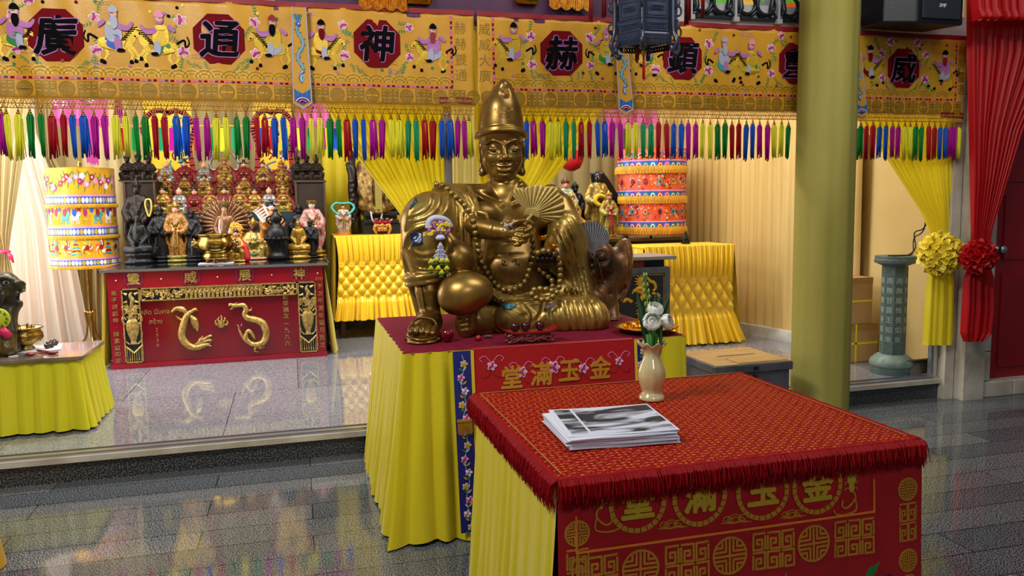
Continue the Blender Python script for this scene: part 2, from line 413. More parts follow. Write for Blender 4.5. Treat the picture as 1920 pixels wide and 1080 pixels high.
struct(MB().bb((-4, YS+.1, 3.6), (5.0, 9.5, 3.7)).build('ceiling', mat('ceiling_white', '#d9d5c8', .8)))
struct(MB().bb((-3.24, 6.2, .7), (-3.2, 9.4, 2.7)).build('window_1', mat('lit_window_glass', '#ffffff', .3, emit='#fff4ec', estr=3.2)))
b = MB(); b.bb((-7, YS+.02, 2.56), (9, YS+.14, 2.78)); b.bb((-7, YS+.05, 3.30), (9, YS+.14, 4.2)); b.bb((-7, YS+.05, 2.78), (2.55, YS+.14, 3.3)); struct(b.build('wall_front', PLAS))
# white column and masonry beside the red door
b = MB(); b.bb((4.62, YS-.06, 0), (4.70, YS+.1, 2.62)); b.bb((4.715, YS-.14, 0), (4.90, YS+.12, 2.62)); b.bb((4.695, YS-.02, 0), (4.72, YS+.1, 2.62))
struct(b.build('trim_3', WHITE))
b = MB(); rnd = random.Random(3)
for i in range(8):
    x0 = 4.90+i*.31; b.bevbox((x0, YS-.12, .0), (x0+.302, YS+.1, .115), .006)
b.bevbox((4.90, YS-.10, .12), (4.998, YS+.1, .34), .006); b.bevbox((4.90, YS-.10, .345), (4.998, YS+.1, .6), .006); b.bevbox((4.90, YS-.10, .605), (4.998, YS+.1, 2.7), .006)
b.bb((4.90, YS-.06, 0), (9, YS+.1, .11)); b.bb((4.90, YS-.06, 2.12), (9, YS+.1, 2.6)); b.bb((6.0, YS-.1, .1), (9, YS+.1, 2.6))
struct(b.build('wall_front', WHITE))
# red panelled door
RDOOR = mat('dark_red_door_paint', '#8e0a14', .35, spec=.5, bump=.05)
RFRM = mat('dark_red_frame_paint', '#6c070f', .4)
door = struct(MB().bb((4.998, YS-.02, .112), (6.0, YS+.02, 2.14)).build('door_1', RDOOR))
b = MB()
for z0, z1 in ((.20, .92), (1.02, 1.50), (1.60, 2.05)):
    for x0, x1 in ((5.14, 5.52), (5.60, 5.95)):
        for k, (a, d) in enumerate(((0, .012), (.022, .004), (.04, .010))): b.bb((x0+a, YS-.02-d, z0+a), (x1-a, YS-.019, z1-a))
b.build('panel', RDOOR, door, bevel=.004)
b = MB(); b.bb((4.995, YS-.05, .112), (5.045, YS+.05, 2.2)); b.bb((4.995, YS-.05, 2.14), (6.05, YS+.05, 2.2)); b.build('door_frame', RFRM, door, bevel=.004)
hp = at(1870, 467, YS-.02)
b = MB(); b.lathe([(.028, 0), (.028, .006), (.012, .010), (.012, .03), (.024, .036), (.030, .05), (.026, .064), (.001, .070)], (hp[0], YS-.022, hp[2]), 20, ax=(0, -1, 0))
b.build('door_knob', CHROME, door, smooth=True)

# ------------------------------------------------------------------ curtains
def pleated(name, path, z0, z1, m, wl=.11, amp=.03, parent=None, jit=.35, n_per=10, gather=0, thick=0, seed=1):
    """hanging pleated cloth along a plan polyline"""
    P = np.array(path, float); seg = np.linalg.norm(np.diff(P, axis=0), axis=1); S = np.concatenate([[0], np.cumsum(seg)]); L = S[-1]
    r = np.random.RandomState(seed); nk = max(2, int(L/wl)); ph = np.concatenate([[0], np.cumsum(1+jit*(r.rand(nk+2)-.5)*2)]); ph = ph/ph[nk]*nk
    am = 1+jit*(r.rand(nk+4)-.5)
    N_ = nk*n_per
    def f(u, v):
        s = u*L; x = np.interp(s, S, P[:, 0]); y = np.interp(s, S, P[:, 1]); i = min(len(seg)-1, max(0, np.searchsorted(S, s)-1))
        d = (P[i+1]-P[i])/seg[i]; nn = np.array([d[1], -d[0]])
        q = np.interp(u*nk, np.arange(nk+1), ph[:nk+1]); a = amp*am[min(int(q), nk)]*(1+gather*v)
        o = a*(abs(sin(pi*q))**.8-.5)+.15*a*sin(3*pi*v+q*2)
        return (x+nn[0]*o, y+nn[1]*o, z1+(z0-z1)*v)
    return MB().grid(f, N_, 10).build(name, m, parent, smooth=True)

def gathered(name, keys, y, m, nf=14, amp=.03, parent=None, nv=40, seed=1, yoff=0):
    """cloth spread between edge points that change down the height; keys = (py, left px, right px, fold depth factor[, y shift])"""
    K = []
    for k in keys:
        a = at(k[1], k[0], y); c = at(k[2], k[0], y); K.append((a, c, k[3], k[4] if len(k) > 4 else 0))
    r = np.random.RandomState(seed); ph = r.rand(nf+2)*.5; tt = np.linspace(0, 1, len(K))
    A = np.array([k[0] for k in K]); Cc = np.array([k[1] for k in K]); am = np.array([k[2] for k in K]); ys = np.array([k[3] for k in K])
    zz = (A[:, 2]+Cc[:, 2])/2; cum = np.concatenate([[0], np.cumsum(abs(np.diff(zz))+.001)]); tt = cum/cum[-1]
    def f(u, v):
        a = np.array([np.interp(v, tt, A[:, i]) for i in range(3)]); c = np.array([np.interp(v, tt, Cc[:, i]) for i in range(3)])
        q = u*nf; w_ = np.interp(v, tt, am); k = int(q) % nf
        o = -amp*w_*(abs(sin(pi*(q+.15*sin(q*1.7))))**.75*(.7+.6*ph[k]))+.25*amp*w_*sin(q*11)
        p = a*(1-u)+c*u; p[1] += o+np.interp(v, tt, ys); return p
    return MB().grid(f, nf*8, nv).build(name, m, parent, smooth=True)

def rosette(name, c, R, m, parent, seed=1, n=60):
    r = np.random.RandomState(seed); mb = MB(); c = np.array(c)
    mb.ball(c, R*.8, 16)
    for i in range(n):
        z = 1-2*(i+.5)/n; t = i*2.39996; nrm = np.array([math.sqrt(1-z*z)*cos(t), math.sqrt(1-z*z)*sin(t), z])
        if nrm[1] > .5: continue
        q = Vector((0, 0, 1)).rotation_difference(Vector(nrm)).to_matrix(); Q = np.array(q)
        k = r.randint(3, 6); p0 = r.rand()*6; rr = R*(.30+.12*r.rand()); h = R*(.24+.1*r.rand())
        def f(u, v):
            a = 2*pi*u; rad = rr*(.25+.75*v)*(1+.22*v*sin(k*a+p0)); zz = R*.72+h*v**.7*(1+.25*sin(k*a*1.0+p0+1)*v)
            return Q @ np.array([rad*cos(a), rad*sin(a), zz])+c
        mb.grid(f, 26, 4)
    return mb.build(name, m, parent, smooth=True)

bc = tag(pleated('cream_curtain', [(-2.1, 9.32), (1.0, 9.32), (4.05, 9.2)], .16, 3.3, CREAM, .16, .05, seed=4), 'cream pleated curtain hanging across the back of the alcove', 'curtain')
tag(pleated('cream_curtain', [(4.05, 9.15), (4.15, 8.4), (4.40, 7.1), (4.55, 6.5), (4.70, 5.75)], .17, 3.3, CREAM2, .115, .03, jit=.15, seed=9), 'golden cream finely pleated curtain along the right side of the alcove, above a marble strip', 'curtain')
pth = [(4.02, 9.0), (4.12, 8.4), (4.37, 7.1), (4.50, 6.5), (4.66, 5.75)]
b = MB()
for (x0, y0), (x1, y1) in zip(pth[:-1], pth[1:]):
    b.add([(x0-.03, y0, .15), (x1-.03, y1, .15), (x1-.03, y1, .25), (x0-.03, y0, .25), (x0+.05, y0, .15), (x1+.05, y1, .15), (x1+.05, y1, .25), (x0+.05, y0, .25)], [(0, 1, 2, 3), (3, 2, 6, 7), (4, 7, 6, 5), (0, 3, 7, 4), (1, 5, 6, 2)])
struct(b.build('baseboard_right', mat('grey_marble', '#a9a8a4', .3, var='#d0cec6', vscale=9)))
# left: sheer and cream drapes with daylight behind
cl = pleated('cream_curtain', [(-3.1, 9.28), (-2.6, 9.34), (-2.1, 9.36)], .16, 3.3, CREAM, .13, .05, seed=3)
tag(cl, 'cream curtain hanging in loose folds in the far left corner behind the yellow banded canopy', 'curtain')
t = gathered('sheer_curtain', [(150, -40, 62, 1), (250, -40, 70, 1), (420, -30, 130, 1.2), (600, -40, 165, 1.2), (700, -60, 190, 1)], 8.95, SHEER, nf=9, amp=.06, seed=4)
tag(t, 'sheer peach curtain glowing with daylight at the far left', 'curtain')
t = gathered('cream_curtain', [(150, 30, 95, 1), (300, 45, 105, 1), (480, 108, 215, .9), (560, 110, 215, .9), (660, 112, 220, .8)], 9.12, CREAM, nf=8, amp=.07, seed=5)
tag(t, 'long cream curtain swept between the sheer curtain and the yellow banded canopy', 'curtain')
tc_ = thing('tied_curtain', 'cream curtain tied with a pink ribbon at the left edge', 'curtain', at(15, 475, 7.4))
gathered('drape', [(170, -60, 62, 1), (300, -60, 45, 1), (440, -30, 22, .8), (475, -6, 17, .5), (520, -25, 28, .8), (620, -50, 34, 1), (700, -70, 40, 1)], 7.4, CREAM, nf=8, amp=.05, seed=6, parent=tc_)
p = at(12, 472, 7.33)
b = MB(); b.ball(p+np.array([-.01, 0, 0]), (.045, .05, .016), 12); b.tube([p+np.array([.02, -.03, 0]), p+np.array([.045, -.05, -.03]), p+np.array([.06, -.05, -.09])], [.010, .018, .008], 8, flat=.4); b.tube([p+np.array([.02, -.03, 0]), p+np.array([.03, -.05, -.05]), p+np.array([.05, -.05, -.07])], [.010, .012, .006], 8, flat=.4)
b.build('ribbon', mat('pink_ribbon', '#d4225c', .4), tc_, smooth=True)

# yellow drapes behind the statue
cy = pleated('yellow_curtain', [(.36, 9.05), (1.15, 9.0), (1.9, 9.05)], .2, 3.2, YCUR, .16, .05, seed=8)
tag(cy, 'yellow curtain hanging straight behind the dark carved throne', 'curtain')
t = gathered('yellow_curtain', [(18, 590, 838, 1), (180, 596, 838, 1), (290, 666, 838, 1.1), (410, 757, 838, .8), (470, 795, 836, .5), (560, 800, 832, .8), (640, 800, 832, .8)], 4.86, YCUR, nf=15, amp=.035, seed=2)
tag(t, 'yellow curtain pulled aside to the right above the statue shoulder, left of the metal mullion', 'curtain')
t = gathered('yellow_curtain', [(18, 890, 1160, 1), (180, 890, 1150, 1), (250, 890, 1095, 1.1), (300, 895, 1066, 1), (345, 900, 1030, .8), (430, 905, 960, .5), (560, 905, 940, .5)], 4.86, YCUR, nf=15, amp=.035, seed=12)
tag(t, 'yellow curtain pulled aside to the left behind the statue head and leaf fan', 'curtain')
t = gathered('pale_curtain', [(18, 846, 900, .8), (180, 846, 900, .8), (350, 846, 900, .8), (560, 846, 900, .8), (600, 846, 900, .8)], 4.90, YPALE, nf=4, amp=.03, seed=12)
tag(t, 'narrow pale yellow curtain between the metal mullion and the statue hat', 'curtain')
a = at(840, 300, YS+.02)
b = MB(); b.bb((a[0]-.016, YS+.0, .15), (a[0]+.016, YS+.05, 2.6)); b.bb((a[0]-.024, YS+.012, .15), (a[0]-.016, YS+.038, 2.6)); b.bb((a[0]+.016, YS+.012, .15), (a[0]+.024, YS+.038, 2.6)); struct(b.build('window_2', CHROME))
b = MB(); b.bb((4.575, YS, .15), (4.605, YS+.06, 2.6)); b.bb((4.56, YS+.015, .15), (4.575, YS+.045, 2.6)); struct(b.build('window_3', CHROME))

yc = thing('yellow_curtain', 'yellow curtain gathered into a ruffled rosette beside the white column', 'curtain', at(1763, 475, 4.68))
gathered('drape', [(80, 1580, 1796, 1), (190, 1585, 1796, 1), (300, 1664, 1790, 1.1), (400, 1728, 1784, .8), (440, 1744, 1782, .5), (480, 1746, 1778, .4)], 4.73, YCUR, nf=15, amp=.03, seed=3, parent=yc)
gathered('drape_tail', [(480, 1748, 1778, .4), (520, 1738, 1784, .8), (580, 1733, 1782, 1), (640, 1730, 1780, 1), (646, 1729, 1779, 1)], 4.68, YCUR, nf=5, amp=.04, seed=4, parent=yc)
rosette('rosette', at(1763, 476, 4.62), .138, mat('yellow_rosette_satin', '#ead21e', .4, sheen=.3), yc, 4, 80)
rc = thing('red_curtain', 'red curtain gathered into a ruffled red rosette beside the red door', 'curtain', at(1834, 478, 4.52))
gathered('drape', [(0, 1812, 1990, 1), (100, 1812, 1985, 1), (240, 1816, 1912, 1), (340, 1818, 1880, 1), (430, 1820, 1856, .6), (480, 1822, 1850, .4)], 4.52, REDC, nf=13, amp=.05, seed=5, parent=rc)
gathered('drape_tail', [(480, 1826, 1848, .4), (520, 1806, 1858, .8), (580, 1802, 1856, 1), (625, 1800, 1852, .9), (640, 1806, 1840, .7)], 4.50, REDC, nf=6, amp=.05, seed=6, parent=rc)
rosette('rosette', at(1834, 480, 4.38), .108, REDC, rc, 9, 70)
rv = gathered('red_valance', [(-30, 1820, 2000, 1), (20, 1820, 2000, 1.2), (36, 1822, 2000, 1.6), (40, 1822, 2000, 1.0)], 4.36, REDC, nf=14, amp=.05, seed=8)
tag(rv, 'short red ruffled valance above the red curtain in the top right corner', 'valance')

# yellow cloth wrapped column
pc = (3.345, 4.43); PR = .182
def fcol(u, v):
    a = 2*pi*u; z = 3.9*(1-v); r = PR*(1+.012*sin(5*a+z*1.2)+.012*sin(9*a+2+z*.5)+.006*sin(17*a))
    if z < .02: r *= .995
    return (pc[0]+r*cos(a), pc[1]+r*sin(a), z)
tag(MB().grid(fcol, 72, 40).build('round_column', YPIL, smooth=True), 'tall round column wrapped in olive yellow cloth beside the donation box', 'column')

# ------------------------------------------------------------------ embroidered valance banners
YB = 4.66
def bsurf(u, v, l):
    rip = .007*sin(u*9.1+1)+.005*sin(u*23+.7*v*9)*(1-min(1, max(0, (v-2.1)/.6)))+.003*sin(u*41+v*11)
    return (u, YB+rip-l, v)
def flower(fl, u, v, s, c1=cMG, c2=cPK, c3=cWH, n=6, rot=0, lift=.002):
    for k in range(n):
        a = rot+2*pi*k/n; fl.ell(u+s*.55*cos(a), v+s*.5*sin(a), s*.52, s*.36, lift, .0015, c3, rot=a, n=10)
        fl.ell(u+s*.50*cos(a), v+s*.45*sin(a), s*.42, s*.26, lift+.0016, .0012, c1 if k % 2 else c2, rot=a, n=10)
    fl.ell(u, v, s*.28, s*.26, lift+.003, .0015, c1, n=8)
def leaf(fl, u, v, s, a, c=cGR, lift=.001):
    fl.poly([(u+s*(x*cos(a)-y*sin(a)), v+s*(x*sin(a)+y*cos(a))) for x, y in ((0, 0), (.4, .2), (1, 0), (.4, -.2))], lift, .0015, c)
def sprig(fl, u, v, s, a, r, c=cGR):
    pts = [(u, v)]; 
    for k in range(5):
        a += r.uniform(-.5, .5); pts.append((pts[-1][0]+s*.3*cos(a), pts[-1][1]+s*.3*sin(a)))
    fl.stroke(pts, s*.05, .0008, .0012, c)
    for k, p in enumerate(pts[1:]):
        for sg in (-1, 1): leaf(fl, p[0], p[1], s*(.28+.08*r.random()), a+sg*(.7+.5*r.random()), c)
def cloud(fl, u, v, s, c=cTK, wd=.003):
    for k, (x, r_) in enumerate(((-.6, .28), (-.1, .42), (.45, .3))):
        fl.stroke([(u+s*(x+r_*cos(t)), v+s*(.6*r_*sin(t))) for t in [RAD(g) for g in range(-20, 301, 32)]], wd, .0008, .0014, c, ext=.2)
    fl.stroke([(u-s, v-s*.2), (u-s*.3, v-s*.28), (u+s*.4, v-s*.22), (u+s, v-s*.3)], wd, .0008, .0014, c)
def rider(fl, u, v, s, d, robe, hat, r, mane=cBK, beard=None, sleeve=cLI, saddle=cGR):
    X = lambda x: u+d*s*x
    Z = lambda z: v+s*z
    def pl(p, l, c): 
        q = [(X(a), Z(b_)) for a, b_ in p]
        for _ in range(2): q = [pt for i in range(len(q)) for pt in ((q[i][0]*.78+q[(i+1) % len(q)][0]*.22, q[i][1]*.78+q[(i+1) % len(q)][1]*.22), (q[i][0]*.22+q[(i+1) % len(q)][0]*.78, q[i][1]*.22+q[(i+1) % len(q)][1]*.78))]
        if d < 0: q = q[::-1]
        fl.poly(q, l, .002, c)
    E_ = lambda x, z, a, b_, l, c, ro=0: fl.ell(X(x), Z(z), s*a, s*b_, l, .002, c, rot=d*ro)
    for (hx, kx, fx, fz) in ((-.30, -.36, -.28, -.50), (-.20, -.16, -.24, -.52), (.22, .34, .30, -.50), (.30, .44, .50, -.42)):
        fl.stroke([(X(hx), Z(-.10)), (X(kx), Z(-.30)), (X(fx), Z(fz+.07))], s*.075, .001, .002, cTH, taper=.4)
        pl([(fx-.04, fz), (fx+.06, fz), (fx+.035, fz+.09), (fx-.025, fz+.09)], .002, cBK)
    E_(0, -.06, .36, .165, .002, cTH); pl([(.18, 0), (.34, .26), (.46, .24), (.40, -.08)], .0025, cTH)
    E_(.47, .20, .14, .07, .003, cTH, -.7); E_(.50, .15, .02, .02, .005, cBK)
    for k in range(7):
        a = .25+k*.05; fl.stroke([(X(a*.8+.02), Z(.02+k*.045)), (X(a*.8-.09), Z(.0+k*.045))], s*.022, .005, .0015, mane)
    fl.curve([(X(-.34), Z(.02)), (X(-.50), Z(.10)), (X(-.52), Z(-.06)), (X(-.60), Z(.04)), (X(-.56), Z(.18))], s*.05, .002, .002, mane, taper=.5)
    for k in range(4): fl.stroke([(X(-.3+k*.16), Z(-.13)), (X(-.24+k*.16), Z(.02))], s*.012, .0042, .001, cTK)
    pl([(-.18, .10), (.10, .12), (.16, -.14), (-.02, -.22), (-.22, -.10)], .005, saddle)
    pl([(-.15, .42), (.10, .42), (.17, .10), (.10, -.06), (-.12, -.04), (-.20, .12)], .006, robe)
    pl([(.02, .10), (.12, .04), (.14, -.18), (.20, -.24), (.02, -.26), (-.02, -.06)], .0075, cGY if robe != cGY else cLI)
    pl([(.02, -.25), (.19, -.25), (.20, -.19), (.06, -.17)], .009, cBK)
    pl([(.06, .38), (.26, .30), (.36, .42), (.40, .36), (.28, .18), (.04, .24)], .0085, sleeve)
    pl([(-.14, .38), (-.30, .24), (-.34, .32), (-.20, .44)], .0085, sleeve)
    E_(-.02, .34, .10, .05, .009, cTH); E_(0, .53, .088, .10, .008, cLI); E_(0, .55, .07, .07, .0095, cFL)
    pl([(-.10, .58), (.10, .58), (.085, .67), (0, .74), (-.085, .67)], .011, hat)
    if beard is not None: pl([(-.06, .50), (.07, .50), (.09, .30), (.0, .20), (-.07, .32)], .012, beard)
    for k in range(3): E_(-.02+.025*(k-1), .56, .010, .008, .0118, cBK)
def fret(fl, u0, v0, w_, h, wd, lift, c, flip=False):
    """interlocking key meander in a cell"""
    P1 = [(0, 1), (1, 1), (1, .0), (.25, 0), (.25, .62), (.68, .62), (.68, .34), (.46, .34)]
    P2 = [(0, 0), (0, .82)]
    sc = lambda P: [((u0+w_*x) if not flip else (u0+w_*(1-x)), v0+h*y) for x, y in P]
    fl.stroke(sc(P1), wd, lift, .0015, c)
    fl.stroke(sc(P2), wd, lift, .0015, c)
def emblem(fl, u, v, r, wd, lift, c):
    fl.ring(u, v, r, wd, lift, .0015, c, n=24)
    fl.stroke([(u, v-r), (u, v+r)], wd, lift, .0015, c); fl.stroke([(u-r, v), (u+r, v)], wd, lift, .0015, c)
    for sx in (-1, 1):
        for sy in (-1, 1):
            fl.stroke([(u+sx*r*.22, v+sy*r*.94), (u+sx*r*.22, v+sy*r*.24), (u+sx*r*.92, v+sy*r*.24)], wd, lift, .0015, c)
            fl.stroke([(u+sx*r*.45, v+sy*r*.86), (u+sx*r*.45, v+sy*r*.48), (u+sx*r*.80, v+sy*r*.48)], wd, lift, .0015, c)
def meander(fl, u0, u1, v0, h, wd, lift, c, cell=None, emb=True, start=0):
    cell = cell or h*1.05; u = u0; k = start
    while u < u1-h*.3:
        if emb and k % 2 == 0: emblem(fl, u+h*.5, v0+h*.5, h*.5, wd, lift, c); u += h*1.22
        else:
            hh = h*.46; g = h*.54
            for q in range(3):
                ww = h*.36
                if u+ww > u1: break
                fret(fl, u, v0, ww, hh, wd, lift, c, flip=q % 2 == 1); fret(fl, u, v0+g, ww, hh, wd, lift, c, flip=q % 2 == 0); u += h*.44
            u += h*.08
        k += 1

Z0, Z1, ZF = 2.075, 2.60, 2.19
def banner(name, label, u0, u1, field, meds, riders, seed, open_l, open_r, sign):
    r = random.Random(seed); base = np.array([(u0+u1)/2, YB, Z0]); T = thing(name, label, 'banner', base)
    n = int((u1-u0)/.02)
    MB().grid(lambda a, c: bsurf(u0+(u1-u0)*a, Z1+(Z0-Z1)*c, 0), n, 20).build('cloth', OCHRE, T, smooth=True, solid=.003)
    e = Flat(bsurf)
    k = int((u1-u0)/.1)
    for i in range(k):
        a = u0+(u1-u0)*i/k; c = u0+(u1-u0)*(i+1)/k; e.poly([(a, Z1-.006), (c, Z1-.006), (c, Z1+.022), (a, Z1+.022)], .002, .004)
    e.build('top_edging', REDT, T)
    f0, f1 = field
    # brocade strip round the field
    s_ = Flat(bsurf)
    def strip(a, c, horiz, w_=.017):
        L_ = abs(c[0]-a[0]) if horiz else abs(c[1]-a[1]); m_ = int(L_/.028)
        for i in range(m_):
            t0, t1 = i/m_, (i+1)/m_
            if horiz: x0 = a[0]+(c[0]-a[0])*t0; x1 = a[0]+(c[0]-a[0])*t1; q = [(x0, a[1]), (x1, a[1]), (x1, a[1]+w_), (x0, a[1]+w_)]; ce = ((x0+x1)/2, a[1]+w_/2)
            else: z0 = a[1]+(c[1]-a[1])*t0; z1 = a[1]+(c[1]-a[1])*t1; q = [(a[0], z0), (a[0]+w_, z0), (a[0]+w_, z1), (a[0], z1)]; ce = (a[0]+w_/2, (z0+z1)/2)
            s_.poly(q, .001, .0015, cOR); s_.ell(ce[0], ce[1], .011 if horiz else .006, .006 if horiz else .011, .0026, .001, (cNV, cMR, cLI)[i % 3], n=8)
            s_.ell(ce[0]+(.0 if not horiz else .013), ce[1]+(.013 if not horiz else 0), .003, .003, .0026, .001, cYT, n=6)
    strip((f0, ZF-.02), (f1, ZF-.02), True)
    if not open_l: strip((f0, ZF-.02), (f0, Z1-.01), False)
    if not open_r: strip((f1-.017, ZF-.02), (f1-.017, Z1-.01), False)
    s_.build('brocade_border', PAL, T)
    # meander band below, sea waves above it
    m_ = Flat(bsurf); meander(m_, u0+.02, u1-.02, Z0+.012, .075, .0058, .001, 1)
    if not open_r:
        for z in (2.22, 2.31, 2.40, 2.49): text_on(m_, '赫神通靈'[int(z*10) % 4], .075, f1+.045, z+.03, .001, .0015, 1)
    if not open_l:
        for z in (2.22, 2.31, 2.40, 2.49): text_on(m_, '威顯廣大'[int(z*10) % 4], .075, f0-.045, z+.03, .001, .0015, 1)
    m_.build('meander_embroidery', PAL, T)
    wv = Flat(bsurf); x = f0+.03; k = 0
    while x < f1-.03:
        for q in range(5):
            R_ = .046-q*.008; wv.stroke([(x+R_*cos(t)*1.2, ZF+.003+R_*sin(t)*1.1) for t in [RAD(g) for g in range(8, 173, 27)]], .0032, .001+.0004*(k % 2), .0014, 1 if q % 2 else 0, ext=.2)
        x += .066; k += 1
    wv.build('wave_embroidery', PAL, T)
    # red octagons with characters
    for px, py, ch in meds:
        o = at(px, py, YB); R_ = .142
        g = Flat(bsurf); g.poly([(o[0]+R_*cos(RAD(22.5+45*i)), o[2]+R_*sin(RAD(22.5+45*i))) for i in range(8)], .002, .003)
        med = g.build('medallion', MEDRED, T)
        g = Flat(bsurf); bold_text(g, ch, .205, o[0], o[2], .0055, .001, 0, .0115, 10, shear=.12, wob=.007); g.build('character_outline', LILAC, med)
        g = Flat(bsurf); bold_text(g, ch, .205, o[0], o[2], .007, .002, 0, .0058, shear=.12, wob=.007); g.build('character', BLACKV, med)
        fl = Flat(bsurf)
        for a, q in ((152, .215), (203, .20), (30, .215), (-22, .20), (60, .225), (122, .22)):
            uu = o[0]+q*cos(RAD(a)); vv = o[2]+q*sin(RAD(a))*.92
            if vv > Z1-.03 or vv < ZF+.05 or uu > f1-.04 or uu < f0+.04: continue
            flower(fl, uu, vv, .026+.008*r.random(), n=r.choice((5, 6)), rot=r.random()*3)
            sprig(fl, uu+.02*cos(RAD(a)), vv+.01, .05, RAD(r.choice((40, 80, 130, -60))), r); sprig(fl, uu-.01, vv-.02, .05, RAD(r.choice((200, 240, -60))), r)
        for sg in (-1, 1):
            for q in range(3): sprig(fl, o[0]+sg*(.06+.035*q), ZF+.035+.01*q, .035, RAD(90-sg*30), r)
        fl.build('flower_embroidery', PAL, T)
    for (px, py, s, d, robe, hat, beard, sad) in riders:
        o = at(px, py, YB); fl = Flat(bsurf); rider(fl, o[0], o[2]-.025, s*.86, d, robe, hat, r, beard=beard, saddle=sad); fl.build('rider_embroidery', PAL, T)
    sq = Flat(bsurf)
    for i in range(int((f1-f0)*13)):
        uu = r.uniform(f0+.03, f1-.03); vv = r.choice([r.uniform(ZF+.05, ZF+.10), r.uniform(Z1-.08, Z1-.02), r.uniform(ZF+.06, Z1-.03)])
        sq.ell(uu, vv, .0085, .0085, .0035, .0015, r.choice((cGR, cGR, cMR, cMR, cRE, cLI, cBK, cYT)), n=10)
    for i in range(int((f1-f0)*3)): cloud(sq, r.uniform(f0+.1, f1-.1), r.choice((Z1-.035, ZF+.07, ZF+.12)), .045, r.choice((cTK, cLI, cTK)), .002)
    sq.build('sequins', PAL, T)
    # knotted net fringe
    nt = MB(); x = u0+.01
    def np_(u, v): return bsurf(u, v, .001)
    while x < u1-.02:
        nt.tube([np_(x, Z0), np_(x+.016, Z0-.05)], .0016, 4); nt.tube([np_(x+.016, Z0), np_(x, Z0-.05)], .0016, 4); nt.tube([np_(x, Z0-.012), np_(x+.016, Z0-.03)], .0014, 4); nt.tube([np_(x+.016, Z0-.012), np_(x, Z0-.03)], .0014, 4); x += .0165
    for z in (Z0-.004, Z0-.026, Z0-.05): nt.tube([np_(u0+.01+(u1-u0-.02)*i/60, z) for i in range(61)], .003, 5)
    nt.build('net_fringe', mat('gold_cord', '#c08c20', .55, metal=.2), T)
    if sign:
        o = at(*sign, YB-.01); g = Flat(bsurf); g.poly([(o[0]-.095, o[2]-.016), (o[0]+.095, o[2]-.020), (o[0]+.095, o[2]+.016), (o[0]-.095, o[2]+.020)], .006, .003, 0)
        text_on(g, 'เพชร และเดียว ศรีรัก นิ่มนวล', .026, o[0], o[2], .009, .001, 1, sx=.62); g.build('donor_label', [mat('red_label', '#7d0d18', .6), THREAD], T)
    return T
xl = at(-420, 100, YB)[0]; xm = at(889, 120, YB)[0]; xr0 = at(895, 120, YB)[0]; xr = at(1811, 150, YB)[0]
BL = banner('embroidered_banner', 'yellow embroidered banner with black characters in red octagons, hanging over the left altar', xl, xm, (xl+.1, at(849, 100, YB)[0]),
    [(105, 66, '廣'), (411, 74, '通'), (707, 82, '神'), (-230, 60, '大')],
    [(30, 60, .27, 1, cLI, cBK, cBK, cGR), (215, 66, .28, 1, cGY, cGY, cGY, cBL), (300, 74, .28, -1, cTH, cPK, None, cGR), (512, 78, .27, -1, cTH, cRE, cBK, cGY), (603, 84, .26, 1, cTH, cBK, cMR, cMR), (812, 90, .26, -1, cLI, cBK, cRE, cGY)], 11, True, False, (855, 188))
BR = banner('embroidered_banner', 'yellow embroidered banner with black characters in red octagons, running right behind the yellow column', xr0, xr, (at(922, 100, YB)[0], at(1792, 140, YB)[0]),
    [(1052, 100, '赫'), (1279, 110, '顕'), (1491, 119, '靈'), (1694, 128, '威')],
    [(963, 88, .27, -1, cTH, cBK, None, cLI), (1135, 98, .26, 1, cTH, cLI, None, cGR), (1212, 100, .26, -1, cLI, cBK, cBK, cGR), (1358, 112, .27, 1, cGY, cGY, cGY, cTE), (1408, 116, .27, -1, cTH, cPK, None, cGR), (1560, 116, .26, -1, cTH, cRE, cBK, cGY), (1628, 124, .26, 1, cTH, cBK, cMR, cMR), (1768, 132, .26, -1, cLI, cBK, cRE, cGY)], 12, False, False, (1785, 216))

# coloured tassels hanging in pairs from the net
TCOL = dict(y=mat('yellow_tassel_silk', '#dcd832', .5, spec=.2), g=mat('green_tassel_silk', '#0c7a2c', .5, spec=.2), r=mat('red_tassel_silk', '#a00c1a', .5, spec=.2), b=mat('blue_tassel_silk', '#1450b8', .5, spec=.2), m=mat('magenta_tassel_silk', '#a80c8a', .5, spec=.2), t=mat('jade_tassel_silk', '#1e8a58', .5, spec=.2))
CAPM = mat('gilt_bead', '#a8761c', .35, metal=.8)
def tassel_mesh(c, var, L=.235):
    r = random.Random(var*7+3); mb = MB(); sp = var == 2
    for i in range(15):
        a = r.random()*2*pi; q = .012*math.sqrt(r.random()); l = L*(.86+.14*r.random()); dx = r.uniform(-.004, .004)
        x, y = q*cos(a), q*sin(a)
        if sp and abs(x) < .004: x = math.copysign(.006+abs(x), x)
        mb.tube([(x*.5, y*.5, -.002), (x, y, -.02), (x+dx, y, -l*.6), (x+dx*2, y+dx, -l)], [.0028, .0036, .0032, .0020], 5)
    mb.ball((0, 0, -.006), (.012, .012, .008), 8)
    return mb.build('tassel', TCOL[c], None, smooth=True)
tproto = {}
capm = MB().ball((0, 0, .006), (.0085, .0085, .007), 8).ball((0, 0, .018), .006, 8).ball((0, 0, .027), .0035, 6).lathe([(.010, -.004), (.008, .002), (.001, .004)], n=8).tube([(-.013, .0, .07), (-.002, 0, .03)], .0013, 4).tube([(.013, 0, .07), (.002, 0, .03)], .0013, 4).build('tassel_cap', CAPM, None, smooth=True)
capmesh = capm.data; bpy.data.objects.remove(capm)
